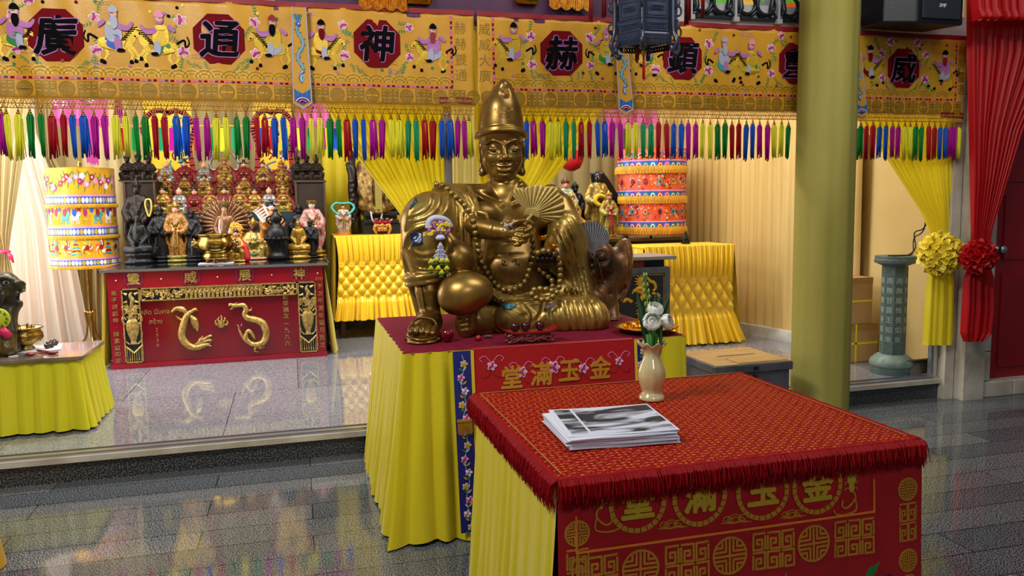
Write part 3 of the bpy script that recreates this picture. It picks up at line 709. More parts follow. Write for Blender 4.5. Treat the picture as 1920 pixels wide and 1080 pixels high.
def tassel(c, px, T, z=None, k=0):
    key = (c, k % 3)
    if key not in tproto: o = tassel_mesh(*key); tproto[key] = o.data; bpy.data.objects.remove(o)
    p = at(px, 215, YB-.006); zt = Z0-.062-.022
    o = bpy.data.objects.new('tassel', tproto[key]); COL.objects.link(o); o.parent = T
    ra = random.Random(px); o.location = [float(q) for q in (np.array([p[0], YB-.004, zt+ra.uniform(-.006, .004)])-worldloc(T))]
    o.scale = (ra.uniform(1.1, 1.5), 1.1, ra.uniform(.93, 1.04)); o.rotation_euler = (0, ra.uniform(-.02, .02), 0)
    cp = bpy.data.objects.new('tassel_cap', capmesh); COL.objects.link(cp); cp.parent = o
seqL = [(-40, 'b'), (-20, 'm'), (2, 'm'), (12, 'y'), (34, 'y'), (56, 'g'), (77, 'g'), (97, 'r'), (118, 'r'), (136, 'b'), (156, 'b'), (176, 'm'), (196, 'm'), (216, 'y'), (235, 'y'), (254, 'g'), (271, 'g'), (289, 'r'), (308, 'r'), (330, 'b'), (348, 'b'), (367, 'm'), (387, 'm'), (405, 'y'), (423, 'y'), (443, 'g'), (461, 'g'), (481, 'r'), (496, 'r'), (514, 'b'), (531, 'b'), (549, 'm'), (566, 'm'), (583, 'y'), (600, 'y'), (618, 'g'), (634, 'g'), (650, 'r'), (665, 'b'), (681, 'b'), (699, 'm'), (716, 'm'), (733, 'y'), (748, 'y'), (765, 't'), (780, 't'), (796, 'r'), (811, 'r'), (828, 'b'), (844, 'b'), (858, 'm'), (870, 'm'), (879, 'y')]
seqR = [(905, 'r'), (920, 'r'), (935, 'b'), (987, 'b'), (1000, 'm'), (1017, 'm'), (1032, 'y'), (1046, 'y'), (1061, 't'), (1076, 't'), (1090, 'r'), (1105, 'r'), (1120, 'b'), (1134, 'b'), (1148, 'm'), (1163, 'm'), (1178, 'y'), (1192, 'y'), (1206, 't'), (1221, 't'), (1235, 'r'), (1250, 'r'), (1264, 'b'), (1278, 'b'), (1291, 'm'), (1305, 'm'), (1318, 'y'), (1332, 'y'), (1346, 'g'), (1360, 'g'), (1373, 'r'), (1386, 'r'), (1400, 'b'), (1412, 'b'), (1425, 'm'), (1440, 'm'), (1452, 'y'), (1466, 'y'), (1479, 'g'), (1604, 'g'), (1615, 'g'), (1626, 'r'), (1638, 'r'), (1651, 'b'), (1663, 'b'), (1675, 'm'), (1686, 'm'), (1698, 'y'), (1708, 'y'), (1719, 'g'), (1730, 'g'), (1743, 'r'), (1754, 'r'), (1765, 'b'), (1775, 'b'), (1785, 'm'), (1792, 'm'), (1800, 'y')]
for i, (px, c) in enumerate(seqL): tassel(c, px, BL, k=(i*5) % 3)
for i, (px, c) in enumerate(seqR): tassel(c, px, BR, k=(i*5) % 3)

# narrow dragon streamers in front of the banners
def streamer(px, top, bot, w0, w1, label):
    yy = YB-.03; a = at(px-5, top, yy); c = at(px+3, bot, yy); z1, z0 = a[2], c[2]; u = a[0]; u2 = c[0]
    surf = lambda x, z, l: (x, yy-l+.004*sin(z*14), z)
    T = thing('dragon_streamer', label, 'streamer', (u, yy, z0))
    W = lambda t: w0+(w1-w0)*t
    U = lambda t: u+(u2-u)*t
    Zt = lambda t: z1+(z0-z1)*t
    g = Flat(surf); n = 12
    for i in range(n):
        t0, t1 = i/n, (i+1)/n*.96 if i == n-1 else (i+1)/n
        g.poly([(U(t1)-W(t1)/2, Zt(t1)), (U(t1)+W(t1)/2, Zt(t1)), (U(t0)+W(t0)/2, Zt(t0)), (U(t0)-W(t0)/2, Zt(t0))], 0, .003)
    g.poly([(u2-w1/2, Zt(.96)), (u2, z0-.012), (u2+w1/2, Zt(.96))], 0, .003); g.build('cloth', OCHRE, T)
    g = Flat(surf)
    for sg in (-1, 1): g.stroke([(U(t)+sg*W(t)/2, Zt(t)) for t in np.linspace(0, .96, 14)], .006, .003, .002, cGY)
    g.stroke([(u2-w1/2, Zt(.96)), (u2, z0-.012), (u2+w1/2, Zt(.96))], .006, .003, .002, cGY); g.build('silver_edging', PAL, T)
    g = Flat(surf); pts = spline([(U(t)+w0*.22*sin(t*22), Zt(t)) for t in np.linspace(.17, .62, 12)], 4)
    g.stroke(pts, .017, .004, .003, cTE, ext=.3); g.stroke(pts, .006, .008, .001, cGY)
    for k in range(0, len(pts)-2, 3): p = pts[k]; sg = 1 if k % 2 else -1; g.stroke([p, (p[0]+sg*.016, p[1]+.006)], .003, .004, .002, cBL)
    p = pts[0]
    for k in range(5): g.curve([p, (p[0]-.014+k*.007, p[1]+.03), (p[0]-.022+k*.011, p[1]+.055)], .005, .006, .002, (cTE, cBL)[k % 2])
    g.ell(p[0], p[1], .014, .012, .008, .002, cBL); g.ell(p[0]+.004, p[1]+.002, .004, .004, .011, .001, cWH)
    for k in range(4): g.curve([(U(.66)-.018+k*.012, Zt(.64)), (U(.70)+.012-k*.008, Zt(.70)), (U(.74), Zt(.76))], .006, .004+.0005*k, .002, (cGY, cTE, cWH, cBL)[k])
    g.build('dragon_embroidery', PAL, T)
    g = Flat(surf)
    g.poly([(u2-w1*.42, Zt(.82)), (u2-w1*.42, Zt(.94)), (u2, Zt(.985)), (u2+w1*.42, Zt(.94)), (u2+w1*.42, Zt(.82)), (u2, Zt(.87))], .004, .002, cBL)
    for k in range(4): R_ = w1*(.36-.08*k); g.stroke([(u2+R_*cos(RAD(q)), Zt(.965)+R_*.8*sin(RAD(q))) for q in range(20, 161, 20)], .005, .0065+.0004*k, .002, (cWH, cMR, cPK, cMR)[k])
    for sg in (-1, 1): g.curve([(u2+sg*w1*.36, Zt(.83)), (u2+sg*w1*.2, Zt(.87)), (u2+sg*w1*.3, Zt(.90))], .004, .007, .002, cTE)
    g.build('wave_embroidery', PAL, T)
    g = MB()
    for k in range(16): x = u2-w1*.4+w1*.8*k/15; g.tube([(x, yy, z0+.004*abs(k-7.5)), (x, yy, z0-.03-.01*(k % 3))], .0016, 4)
    g.build('fringe', mat('orange_fringe', '#d08a28', .6), T)
streamer(565, 14, 200, .072, .100, 'narrow yellow streamer with a blue dragon hanging over the middle of the left banner')
streamer(1170, 68, 211, .072, .094, 'narrow yellow streamer with a blue dragon hanging below the dark carved lantern')
streamer(1611, 100, 216, .070, .092, 'dragon streamer half hidden behind the right edge of the yellow column')
# ------------------------------------------------------------------ skirts and tables
def skirt(name, path, z0, z1, m, parent, wl=.07, amp=.015, flare=.04, seed=1, n_per=10, hem=.0, top_amp=.25):
    P = np.array(path, float); seg = np.linalg.norm(np.diff(P, axis=0), axis=1); S = np.concatenate([[0], np.cumsum(seg)]); L = S[-1]
    N_ = []
    for i in range(len(seg)): d = (P[i+1]-P[i])/seg[i]; N_.append(np.array([d[1], -d[0]]))
    VN = [N_[0]]+[(N_[i]+N_[i+1])/max(.6, np.linalg.norm(N_[i]+N_[i+1])**2/2) for i in range(len(N_)-1)]+[N_[-1]]
    r = np.random.RandomState(seed); nk = max(2, int(L/wl)); ph = np.cumsum(.6+.8*r.rand(nk+2)); ph = (ph-ph[0])/(ph[nk]-ph[0])*nk; am = .6+.8*r.rand(nk+3)
    def f(u, v):
        s = u*L; i = min(len(seg)-1, max(0, np.searchsorted(S, s)-1)); t = (s-S[i])/seg[i]; p = P[i]+(P[i+1]-P[i])*t
        e = .12/ seg[i]; n = N_[i]
        if t < e and i > 0: n = VN[i]*(1-t/e)+n*(t/e)
        if t > 1-e and i < len(seg)-1: n = VN[i+1]*(t-1+e)/e+n*(1-t)/e
        q = np.interp(u*nk, np.arange(nk+1), ph[:nk+1]); a = amp*(top_amp+(1-top_amp)*v**.7)*am[int(q) % nk]
        o = a*((abs(cos(pi*q)))**.7*2-1)+flare*v**1.2+.2*a*sin(q*5+v*4)
        return (p[0]+n[0]*o, p[1]+n[1]*o, z1+(z0-z1)*v+hem*sin(q*2.3)*v)
    return MB().grid(f, nk*n_per, 14).build(name, m, parent, smooth=True)

# ---- front table
FX0, FX1, FY0, FY1, FZ = .632, 1.728, 1.85, 2.80, .80
ft = thing('offering_table', 'front table under a red and gold patterned cloth with red fringe, holding the vase', 'table', ((FX0+FX1)/2, (FY0+FY1)/2, 0))
b = MB(); b.bb((FX0+.01, FY0+.01, FZ-.035), (FX1-.01, FY1-.01, FZ-.004)); b.build('tabletop', mat('dark_wood', '#4a2612', .5), ft)
for x in (FX0+.05, FX1-.05):
    for y in (FY0+.05, FY1-.05): MB().bevbox((x-.025, y-.025, 0), (x+.025, y+.025, FZ-.035), .004).build('leg', mat('dark_wood', '#4a2612', .5), ft)
skirt('skirt', [(FX0+.01, FY1-.0), (FX0+.0, FY0+.012)], .005, FZ-.012, YEL, ft, wl=.085, amp=.014, flare=.05, seed=5)
skirt('skirt', [(FX1, FY0+.012), (FX1, FY1)], .005, FZ-.012, YEL, ft, wl=.085, amp=.010, flare=.01, seed=6)
skirt('skirt', [(FX1, FY1), (FX0, FY1)], .005, FZ-.012, YEL, ft, wl=.085, amp=.010, flare=.02, seed=7)
# brocade: small interlocked orange motifs on red
bm_ = bpy.data.materials.new('red_gold_brocade'); bm_.use_nodes = True; N = bm_.node_tree.nodes; L = bm_.node_tree.links; B = N['Principled BSDF']
B.inputs['Roughness'].default_value = .6; B.inputs['Specular IOR Level'].default_value = .12
tcn = N.new('ShaderNodeTexCoord'); br = N.new('ShaderNodeTexBrick'); L.new(tcn.outputs['Object'], br.inputs['Vector'])
br.inputs['Scale'].default_value = 1; br.inputs['Brick Width'].default_value = .040; br.inputs['Row Height'].default_value = .020; br.inputs['Mortar Size'].default_value = .0060; br.inputs['Mortar Smooth'].default_value = .4
br.inputs['Color1'].default_value = (1, 1, 1, 1); br.inputs['Color2'].default_value = (.75, .75, .75, 1); br.inputs['Mortar'].default_value = (0, 0, 0, 1)
mp = N.new('ShaderNodeMapping'); mp.inputs['Rotation'].default_value = (0, 0, RAD(52)); L.new(tcn.outputs['Object'], mp.inputs[0])
ck = N.new('ShaderNodeTexBrick'); ck.inputs['Scale'].default_value = 1; ck.inputs['Brick Width'].default_value = .013; ck.inputs['Row Height'].default_value = .013; ck.inputs['Mortar Size'].default_value = .0022; ck.offset = 0
ck.inputs['Color1'].default_value = (1, 1, 1, 1); ck.inputs['Color2'].default_value = (.6, .6, .6, 1); ck.inputs['Mortar'].default_value = (0, 0, 0, 1); L.new(mp.outputs[0], ck.inputs['Vector'])
mu = N.new('ShaderNodeMath'); mu.operation = 'MULTIPLY'; L.new(br.outputs['Color'], mu.inputs[0]); L.new(ck.outputs['Color'], mu.inputs[1])
cr = N.new('ShaderNodeValToRGB'); cr.color_ramp.elements[0].color = lin('#86040a'); cr.color_ramp.elements[1].color = lin('#c86a22'); cr.color_ramp.elements[0].position = .2; cr.color_ramp.elements[1].position = .6
L.new(mu.outputs[0], cr.inputs[0]); L.new(cr.outputs[0], B.inputs['Base Color'])
bn = N.new('ShaderNodeBump'); bn.inputs['Strength'].default_value = .3; bn.inputs['Distance'].default_value = .001; L.new(mu.outputs[0], bn.inputs['Height']); L.new(bn.outputs[0], B.inputs['Normal'])
def ftop(u, v):
    x = FX0-.008+(FX1-FX0+.016)*u; y = FY1+.008+(FY0-FY1-.016)*v; e = min(u, 1-u, v, 1-v)
    return (x, y, FZ+.0015*sin(x*17)*sin(y*13)-.007*max(0, 1-e*60)**2)
MB().grid(ftop, 60, 60).build('top_cloth', bm_, ft, smooth=True)
b = MB(); 
for pth in ([(FX0+.012, FY0+.02), (FX0+.012, FY1-.012)], [(FX0+.012, FY1-.012), (FX1-.012, FY1-.012)], [(FX1-.012, FY1-.012), (FX1-.012, FY0+.02)]):
    (x0, y0), (x1, y1) = pth; b.tube([(x0+(x1-x0)*t, y0+(y1-y0)*t, FZ+.003) for t in np.linspace(0, 1, 20)], .0022, 5)
b.build('hem_cord', mat('tan_cord', '#a5642c', .6), ft, smooth=True)
FRM = mat('dark_red_fringe', '#8e040c', .6, spec=.15)
def fringe(name, p0, p1, nrm, L_, n, m, parent, z, seed=1, r=.0014, puff=.02):
    rr = random.Random(seed); mb = MB(); p0 = np.array(p0, float); p1 = np.array(p1, float); nrm = np.array(nrm, float)
    for i in range(n):
        t = (i+rr.random())/n; q = p0+(p1-p0)*t; l = L_*rr.uniform(.75, 1.08); s = rr.uniform(-.012, .012); d = (p1-p0)/np.linalg.norm(p1-p0)
        o = rr.uniform(.2, 1)*puff
        pts = [(*(q+nrm*.002), z+.002), (*(q+nrm*o+d*s*.2), z-l*.15), (*(q+nrm*(o+.006)+d*s*.7), z-l*.6), (*(q+nrm*(o+.002)+d*s*1.5), z-l)]
        mb.tube(pts, [r*1.2, r*1.2, r, r*.6], 4)
    return mb.build(name, m, parent)
b = MB()
per = [(FX0-.006, FY1), (FX0-.006, FY0-.006), (FX1+.006, FY0-.006), (FX1+.006, FY1)]
for (a, c) in zip(per[:-1], per[1:]): b.tube([(a[0]+(c[0]-a[0])*t, a[1]+(c[1]-a[1])*t, FZ-.004+.0015*sin(t*90)) for t in np.linspace(0, 1, 40)], .008, 7)
b.build('fringe_heading', FRM, ft, smooth=True)
fringe('fringe', (FX0-.010, FY0-.012), (FX1+.010, FY0-.012), (0, -1), .074, 1500, FRM, ft, FZ-.002, 1)
fringe('fringe', (FX0-.010, FY1), (FX0-.010, FY0-.012), (-1, 0), .080, 1300, FRM, ft, FZ-.002, 2)
fringe('fringe', (FX1+.010, FY0-.012), (FX1+.010, FY1), (1, 0), .085, 700, FRM, ft, FZ-.002, 3)
# red satin front with gold embroidery
YF = FY0-.012
def fsurf(u, v, l):
    q = max(0, .8-v); wv = .006*sin(u*21+v*5)*q*1.6+.004*sin(u*47+1)*q
    edge = 0
    return (u+(u-1.18)*.02*q, YF-.045*q+wv-l, v)
fr = MB().grid(lambda a, c: fsurf(FX0-.012+(FX1-FX0+.024)*a, .79-.785*c, 0), 90, 24).build('front_cloth', RED, ft, smooth=True)
fcol_ = [ORTH, THREAD, GRN, NAVY, mat('orange_cord', '#d87a20', .5), RED]
g = Flat(fsurf); c_ = []
def U_(px, py):
    p = at(px, py, YF-.02); return p[0], p[2]
for px, py, ch in ((1200, 946, '堂'), (1317, 934, '滿'), (1435, 924, '玉'), (1538, 914, '金')):
    u, v = U_(px, py); R_ = .075
    for k in range(26):
        t = 2*pi*k/26; t2 = 2*pi*(k+.86)/26; g.poly([(u+(R_-.0065)*cos(t), v+(R_-.0065)*sin(t)), (u+(R_+.0065)*cos(t), v+(R_+.0065)*sin(t)), (u+(R_+.0065)*cos(t2), v+(R_+.0065)*sin(t2)), (u+(R_-.0065)*cos(t2), v+(R_-.0065)*sin(t2))][::-1], .001, .003, 0)
    bold_text(g, ch, .088, u, v, .001, .004, 1, .0032, sx=1.15, wob=.004)
for px, py, s in ((1265, 985, .042), (1385, 975, .045), (1490, 965, .040), (1380, 880, .04)):
    u, v = U_(px, py); cloud(g, u, v, s, 0, .0025); cloud(g, u, v-.004, s*.72, 0, .0025)
for px, py, sg in ((1130, 935, 1), (1602, 905, -1)):
    u, v = U_(px, py)
    for k, (dz, a, c) in enumerate(((.03, .010, .016), (.005, .014, .018), (-.018, .009, .015))): g.ell(u, v+dz, a, c, .001, .003, 1)
    g.curve([(u, v-.02), (u-sg*.012, v-.05), (u+sg*.012, v-.075), (u+sg*.03, v-.07), (u+sg*.028, v-.052)], .005, .001, .003, 0)
    g.curve([(u-sg*.012, v-.055), (u-sg*.014, v-.085), (u+sg*.02, v-.095), (u+sg*.05, v-.09), (u+sg*.058, v-.078)], .004, .001, .003, 0)
    for k in range(4): g.curve([(u, v+.03-k*.018), (u+sg*.016, v+.035-k*.018), (u+sg*.022, v+.028-k*.018)], .003, .001, .003, 0); g.curve([(u, v+.03-k*.018), (u-sg*.014, v+.035-k*.018), (u-sg*.018, v+.027-k*.018)], .003, .001, .003, 0)
ul, vl = U_(1090, 1029); ur, vr = U_(1641, 970); vh = (vl+vr)/2
g.stroke([(ul-.008, .70), (ul-.008, vh), (ur, vh), (ur, .70)], .0055, .001, .003, 4)
g.build('gold_embroidery', fcol_, ft)
g = Flat(fsurf)
meander(g, ul-.02, ur+.02, vh-.118, .100, .0062, .001, 0, start=1)
for x in (FX0+.012, FX1-.068):
    v = vh-.10; k = 0
    while v < .68:
        if k % 3 == 2: emblem(g, x+.028, v+.035, .032, .005, .001, 0); v += .078
        else: fret(g, x, v, .026, .05, .005, .001, 0); fret(g, x+.031, v, .026, .05, .005, .001, 0, flip=True); v += .058
        k += 1
    v = vh-.19
    while v > .1: emblem(g, x+.028, v+.03, .032, .005, .001, 0); v -= .075
g.build('key_fret_embroidery', fcol_, ft)
g = Flat(fsurf); r = random.Random(4)
for i in range(6):
    u = .80+i*.15; v0 = vh-.17
    g.curve([(u, v0-.18), (u+.02, v0-.08), (u+.01, v0)], .006, .001, .003, 2)
    for k in range(7): leaf(g, u+.01+r.uniform(-.02, .02), v0-.02-k*.02, .055, r.uniform(-.6, 3.7), 2)
    g.ell(u+.07, v0-.05, .022, .03, .002, .003, 3); g.ell(u+.072, v0-.05, .014, .02, .005, .002, 1)
g.build('bamboo_embroidery', fcol_, ft)

# printed sheets stacked on the front table
PAPER = mat('white_paper', '#d5d8e6', .6)
mpap = bpy.data.materials.new('greyscale_print'); mpap.use_nodes = True; N = mpap.node_tree.nodes; L = mpap.node_tree.links; B = N['Principled BSDF']; B.inputs['Roughness'].default_value = .45
tcn = N.new('ShaderNodeTexCoord'); mp = N.new('ShaderNodeMapping'); mp.inputs['Rotation'].default_value = (0, 0, RAD(-18)); mp.inputs['Scale'].default_value = (5, 16, 1); L.new(tcn.outputs['Object'], mp.inputs[0])
nz = N.new('ShaderNodeTexNoise'); nz.inputs['Scale'].default_value = 1.1; nz.inputs['Detail'].default_value = 3; nz.inputs['Distortion'].default_value = .6; L.new(mp.outputs[0], nz.inputs['Vector'])
cr = N.new('ShaderNodeValToRGB'); cr.color_ramp.elements[0].position = .44; cr.color_ramp.elements[0].color = (.02, .025, .035, 1); cr.color_ramp.elements[1].position = .60; cr.color_ramp.elements[1].color = (.62, .66, .78, 1)
L.new(nz.outputs['Fac'], cr.inputs[0]); L.new(cr.outputs[0], B.inputs['Base Color'])
sheet_c = np.array([.905, 2.185]); r = random.Random(8); z = FZ+.003
for i in range(14):
    a = RAD(-4+r.uniform(-2.5, 2.5)); w_, d_ = .328, .30; cx = sheet_c[0]+r.uniform(-.006, .006)-.0015*i*.3; cy_ = sheet_c[1]+r.uniform(-.006, .006)
    if i == 13: a = RAD(-7); cx += .014; cy_ += .004
    th = .0021; mb = MB(); nx = 10
    cs, sn = cos(a), sin(a); vs = []
    for k in range(2):
        for j in range(nx+1):
            for q in (0, 1):
                x = -w_/2+w_*j/nx; y = -d_/2+d_*q; zz = z+k*th+(.0035*(j/nx)**3 if i == 13 else .0006*sin(j+i))
                vs.append((cx+x*cs-y*sn, cy_+x*sn+y*cs, zz))
    fs = []; o = 2*(nx+1)
    for j in range(nx): a0 = 2*j; fs += [(o+a0, o+a0+2, o+a0+3, o+a0+1), (a0, a0+1, a0+3, a0+2), (a0, a0+2, o+a0+2, o+a0), (a0+1, o+a0+1, o+a0+3, a0+3)]
    fs += [(0, o, o+1, 1), (2*nx, 2*nx+1, o+2*nx+1, o+2*nx)]
    mb.add(vs, fs)
    ob = mb.build('printed_sheet', PAPER)
    if i < 13: tag(ob, 'white sheet in the pile of prints on the front table, below the topmost one', 'paper', 'sheets in the pile of prints')
    else:
        tag(ob, 'topmost sheet of the pile on the front table, printed with a blurred grey picture', 'paper')
        mb = MB()
        for (x0, x1) in ((-.150, -.098), (-.090, .158)):
            vv = []
            for j in range(9):
                x = x0+(x1-x0)*j/8
                for y in (-d_/2+.012, d_/2-.012):
                    t = (x+w_/2)/w_; vv.append((cx+x*cs-y*sn, cy_+x*sn+y*cs, z+th+.0035*t**3+.0005))
            mb.add(vv, [(2*j, 2*j+2, 2*j+3, 2*j+1) for j in range(8)])
        mb.build('printed_picture', mpap, ob)
    z += th+.0004

# vase with white flowers
vb = np.array([1.200, 2.505, FZ+.001])
vt = thing('flower_vase', 'cream lustre ribbed vase with a frilled rim on the front table', 'vase', vb)
PEARL = mat('pearl_glaze', '#d6c898', .14, spec=.9, coat=1, var='#c8b47c', vscale=14)
prof = [(.001, .004), (.036, .004), (.044, .002), (.046, .008), (.043, .018), (.035, .026), (.033, .032), (.038, .045), (.046, .068), (.0495, .088), (.047, .110), (.040, .130), (.031, .148), (.0275, .160), (.029, .172), (.036, .186), (.046, .198), (.051, .203), (.049, .205), (.043, .197), (.033, .184), (.026, .170), (.024, .158), (.030, .14), (.03, .1)]
mb = MB()
n = 72; vs = []
for i, (r_, z_) in enumerate(prof):
    for k in range(n):
        t = 2*pi*k/n; rib = 1+.028*(abs(cos(5*t))-.5)*(1 if .03 < z_ < .19 and i < 17 else .2); zz = z_+(.007*cos(8*t)*max(0, (z_-.185)/.02)); q = r_*rib*(1+.05*cos(8*t)*max(0, (z_-.185)/.02))
        vs.append((vb[0]+q*cos(t), vb[1]+q*sin(t), vb[2]+zz))
mb.add(vs, [(i*n+k, i*n+(k+1) % n, (i+1)*n+(k+1) % n, (i+1)*n+k) for i in range(len(prof)-1) for k in range(n)])
mb.build('vase_body', PEARL, vt, smooth=True)
PETAL = mat('white_petal', '#f4f5ec', .5, trans=.2, sheen=.1); PETG = mat('pale_green_petal', '#9cb070', .5); STEM = mat('green_stem', '#2c6a1c', .5); DKLF = mat('dark_leaf', '#123a1a', .45)
def ranunculus(c, R, nrm, label, seed):
    r = np.random.RandomState(seed); c = np.array(c); T = thing('white_flower', label, 'flower', c); Q = np.array(Vector((0, 0, 1)).rotation_difference(Vector(nrm).normalized()).to_matrix())
    mb = MB()
    for layer in range(6):
        k = 5+layer; rad = R*(.28+.72*layer/5); op = .15+.85*layer/5
        for i in range(k):
            a0 = 2*pi*i/k+layer*.7+r.rand()*.3; wd = pi/k*1.5
            def f(u, v):
                a = a0+(u-.5)*2*wd; th = (1-v)*RAD(150)+v*RAD(62-op*8 if layer > 2 else 30+layer*6); q = rad*(1+.05*sin(u*6+i))*(1+.06*v)
                return Q @ np.array([q*sin(th)*cos(a), q*sin(th)*sin(a), q*.82*cos(th)-(0 if layer < 3 else R*.05*(layer-2))*v*0+.08*R*sin(u*pi)*v])+c
            mb.grid(f, 7, 6)
    mb.ball(c, R*.3, 10); mb.build('petals', PETAL, T, smooth=True)
    mb = MB()
    for i in range(5):
        a0 = 2*pi*i/5+.3
        def f(u, v):
            a = a0+(u-.5)*.9*(1-.5*v); th = RAD(175-v*75); q = R*1.04
            return Q @ np.array([q*sin(th)*cos(a), q*sin(th)*sin(a), q*.84*cos(th)])+c
        mb.grid(f, 4, 5)
    mb.build('sepals', PETG, T, smooth=True)
    mb = MB(); e = vb+np.array([(c[0]-vb[0])*.15, (c[1]-vb[1])*.15, .10]); mb.tube([c-Q[:, 2]*R*.8, (c+e)/2+np.array([0, 0, -.01]), e], .006, 7); mb.build('stem', STEM, T, smooth=True)
p = at(1228, 580, 2.53); ranunculus(p, .028, (.1, -.5, .9), 'white flower standing highest of the three in the cream vase', 1)
p = at(1222, 603, 2.47); ranunculus(p, .031, (-.2, -.85, .4), 'largest white flower of the three, front left in the cream vase', 2)
p = at(1250, 603, 2.49); ranunculus(p, .026, (.6, -.7, .3), 'white flower leaning right in the cream vase', 3)
T = thing('green_foliage', 'tall green sprig with narrow leaves behind the white flowers in the vase', 'foliage', vb+[0, 0, .15])
mb = MB(); top = at(1207, 512, 2.56); base = vb+np.array([-.004, .01, .12]); mid = (top*.4+base*.6)+np.array([.012, 0, 0]); sp = spline([base, mid, top], 10); mb.tube(sp, .0028, 6)
r = random.Random(2)
for i in range(8, 20):
    q = np.array(sp[min(i, len(sp)-1)])
    for k in range(3): a = r.random()*6.28; mb.ball(q+np.array([.009*cos(a), .009*sin(a), .004]), (.005, .005, .010), 6)
mb.build('flower_spike', mat('bud_green', '#7c9a3c', .5), T, smooth=True)
mb = MB()
for px, py, l in ((1196, 560, .10), (1240, 565, .11), (1256, 570, .10), (1215, 560, .12), (1200, 585, .08), (1232, 560, .1)):
    tip = at(px, py-12, 2.56); bs = vb+np.array([0, .012, .16]); d = tip-bs; sd = np.cross(d, (0, -1, 0)); sd /= np.linalg.norm(sd)
    def f(u, v):
        w_ = .014*sin(pi*min(1, v*.92+.04))**.8; return bs+d*v+sd*w_*(u-.5)*2+np.array([0, .006*abs(u-.5)*2, .01*sin(pi*v)])
    mb.grid(f, 3, 10)
mb.build('leaves', DKLF, T, smooth=True)
mb = MB(); 
for dx in (-.008, .0, .009): mb.tube([vb+np.array([dx, 0, .1]), vb+np.array([dx*1.2, -.004, .17]), vb+np.array([dx*2, 0, .235])], .007, 7)
mb.build('stems', STEM, T, smooth=True)

# ---- altar carrying the statue
AX0, AX1, AY0, AY1, AZ = .455, 1.825, 3.43, 4.60, .85
al = thing('statue_altar', 'large altar in yellow skirts with maroon top and red front, under the golden statue', 'altar', ((AX0+AX1)/2, (AY0+AY1)/2, 0))
MB().bb((AX0+.02, AY0+.02, .12), (AX1-.02, AY1, AZ-.012)).build('plinth', mat('dark_wood', '#4a2612', .5), al)
MB().grid(lambda u, v: (AX0+(AX1-AX0)*u, AY1+(AY0-AY1)*v, AZ-.006*max(0, 1-min(u, 1-u, v, 1-v)*70)), 80, 80).build('top_cloth', MARO, al)
skirt('skirt', [(AX0, AY1), (AX0, AY0), (AX0+.27, AY0)], .012, AZ-.003, YEL, al, wl=.085, amp=.022, flare=.085, seed=3, hem=.006)
skirt('skirt', [(AX0+.27, AY0), (AX1, AY0), (AX1, AY1)], .012, AZ-.003, YEL, al, wl=.10, amp=.014, flare=.03, seed=4)
YA = AY0-.02
def asurf(u, v, l): q = max(0, AZ-v); return (u, YA-.115*q**1.1+.005*sin(u*17)*q*2-l, v)
def V_(px, py): p = at(px, py, YA-.01); return p[0], p[2]
xa = V_(889, 700)[0]; xb = V_(1189, 700)[0]; xc = V_(850, 700)[0]; xd = V_(1204, 700)[0]
MB().grid(lambda a, c: asurf(xa+(xb-xa)*a, AZ+.001-.62*c, .004), 40, 20).add([(xa, AY0+.01, AZ+.002), (xb, AY0+.01, AZ+.002), (xb, YA-.005, AZ+.0005), (xa, YA-.005, AZ+.0005)], [(0, 3, 2, 1)]).build('front_cloth', RED, al, smooth=True)
for sx, (x0, x1) in enumerate(((xc, xa), (xb, xd))):
    g = Flat(asurf); w_ = x1-x0; n = 10
    for i in range(n): z1, z0 = AZ-.002-.80*i/n, AZ-.002-.80*(i+1)/n; g.poly([(x0, z0), (x1, z0), (x1, z1), (x0, z1)], .004, .003, 4); g.poly([(x1-.014 if sx == 0 else x0, z0), (x1 if sx == 0 else x0+.014, z0), (x1 if sx == 0 else x0+.014, z1), (x1-.014 if sx == 0 else x0, z1)], .0075, .002, 17)
    g.build('border_strip', [THREAD, THREADK, BLACKV, LILAC, NAVY, MAG, WTH, GRN, BLU, TEAL, REDT, GREYT, ORANGE, MEDRED, NAVY, ORTH, FLESH, mat('yellow_ribbon', '#d8b41c', .5)], al)
g = Flat(asurf); r = random.Random(5)
for (x, xx) in ((xc+.040, 0), (xb+.038, 1)):
    pts = [(x+.010*sin(k*1.1), AZ-.02-k*.03) for k in range(26)]; g.stroke(pts, .003, .008, .001, cGY)
    for k in range(1, 26, 2):
        if 0 < k: flower(g, x+.008*(1 if k % 4 == 1 else -1), AZ-.03-k*.03, .017, (cMG, cTH, cLI)[k % 3], (cPK, cTH, cWH)[k % 3], cWH, n=5, lift=.008)
        for q in (-1, 1): leaf(g, x, AZ-.03-(k+1)*.03, .024, q*.7+(pi if q < 0 else 0), (cGR, cTH, cGY)[(k+q) % 3], .009)
g.build('flower_embroidery', PAL, al)
g = MB(); u0, v0 = V_(868, 786)
g.bb((u0-.034, YA-.058, v0-.002), (u0+.034, YA-.038, v0+.008))
for k in range(22): x = u0-.032+.064*k/21; g.tube([(x, YA-.054, v0), (x+.002*sin(k*3), YA-.060, v0-.05-.004*(k % 3))], .0018, 4)
g.build('gold_fringe', mat('gold_fringe', '#b07c1c', .5, metal=.3), al)
g = Flat(asurf)
for px, py, ch in ((959, 706, '堂'), (1015, 700, '滿'), (1066, 694, '玉'), (1125, 688, '金')):
    u, v = V_(px, py); bold_text(g, ch, .108, u, v, .005, .003, 0, .0028, shear=.08, wob=.006)
g.build('gold_characters', ORTH, al)
g = Flat(asurf)
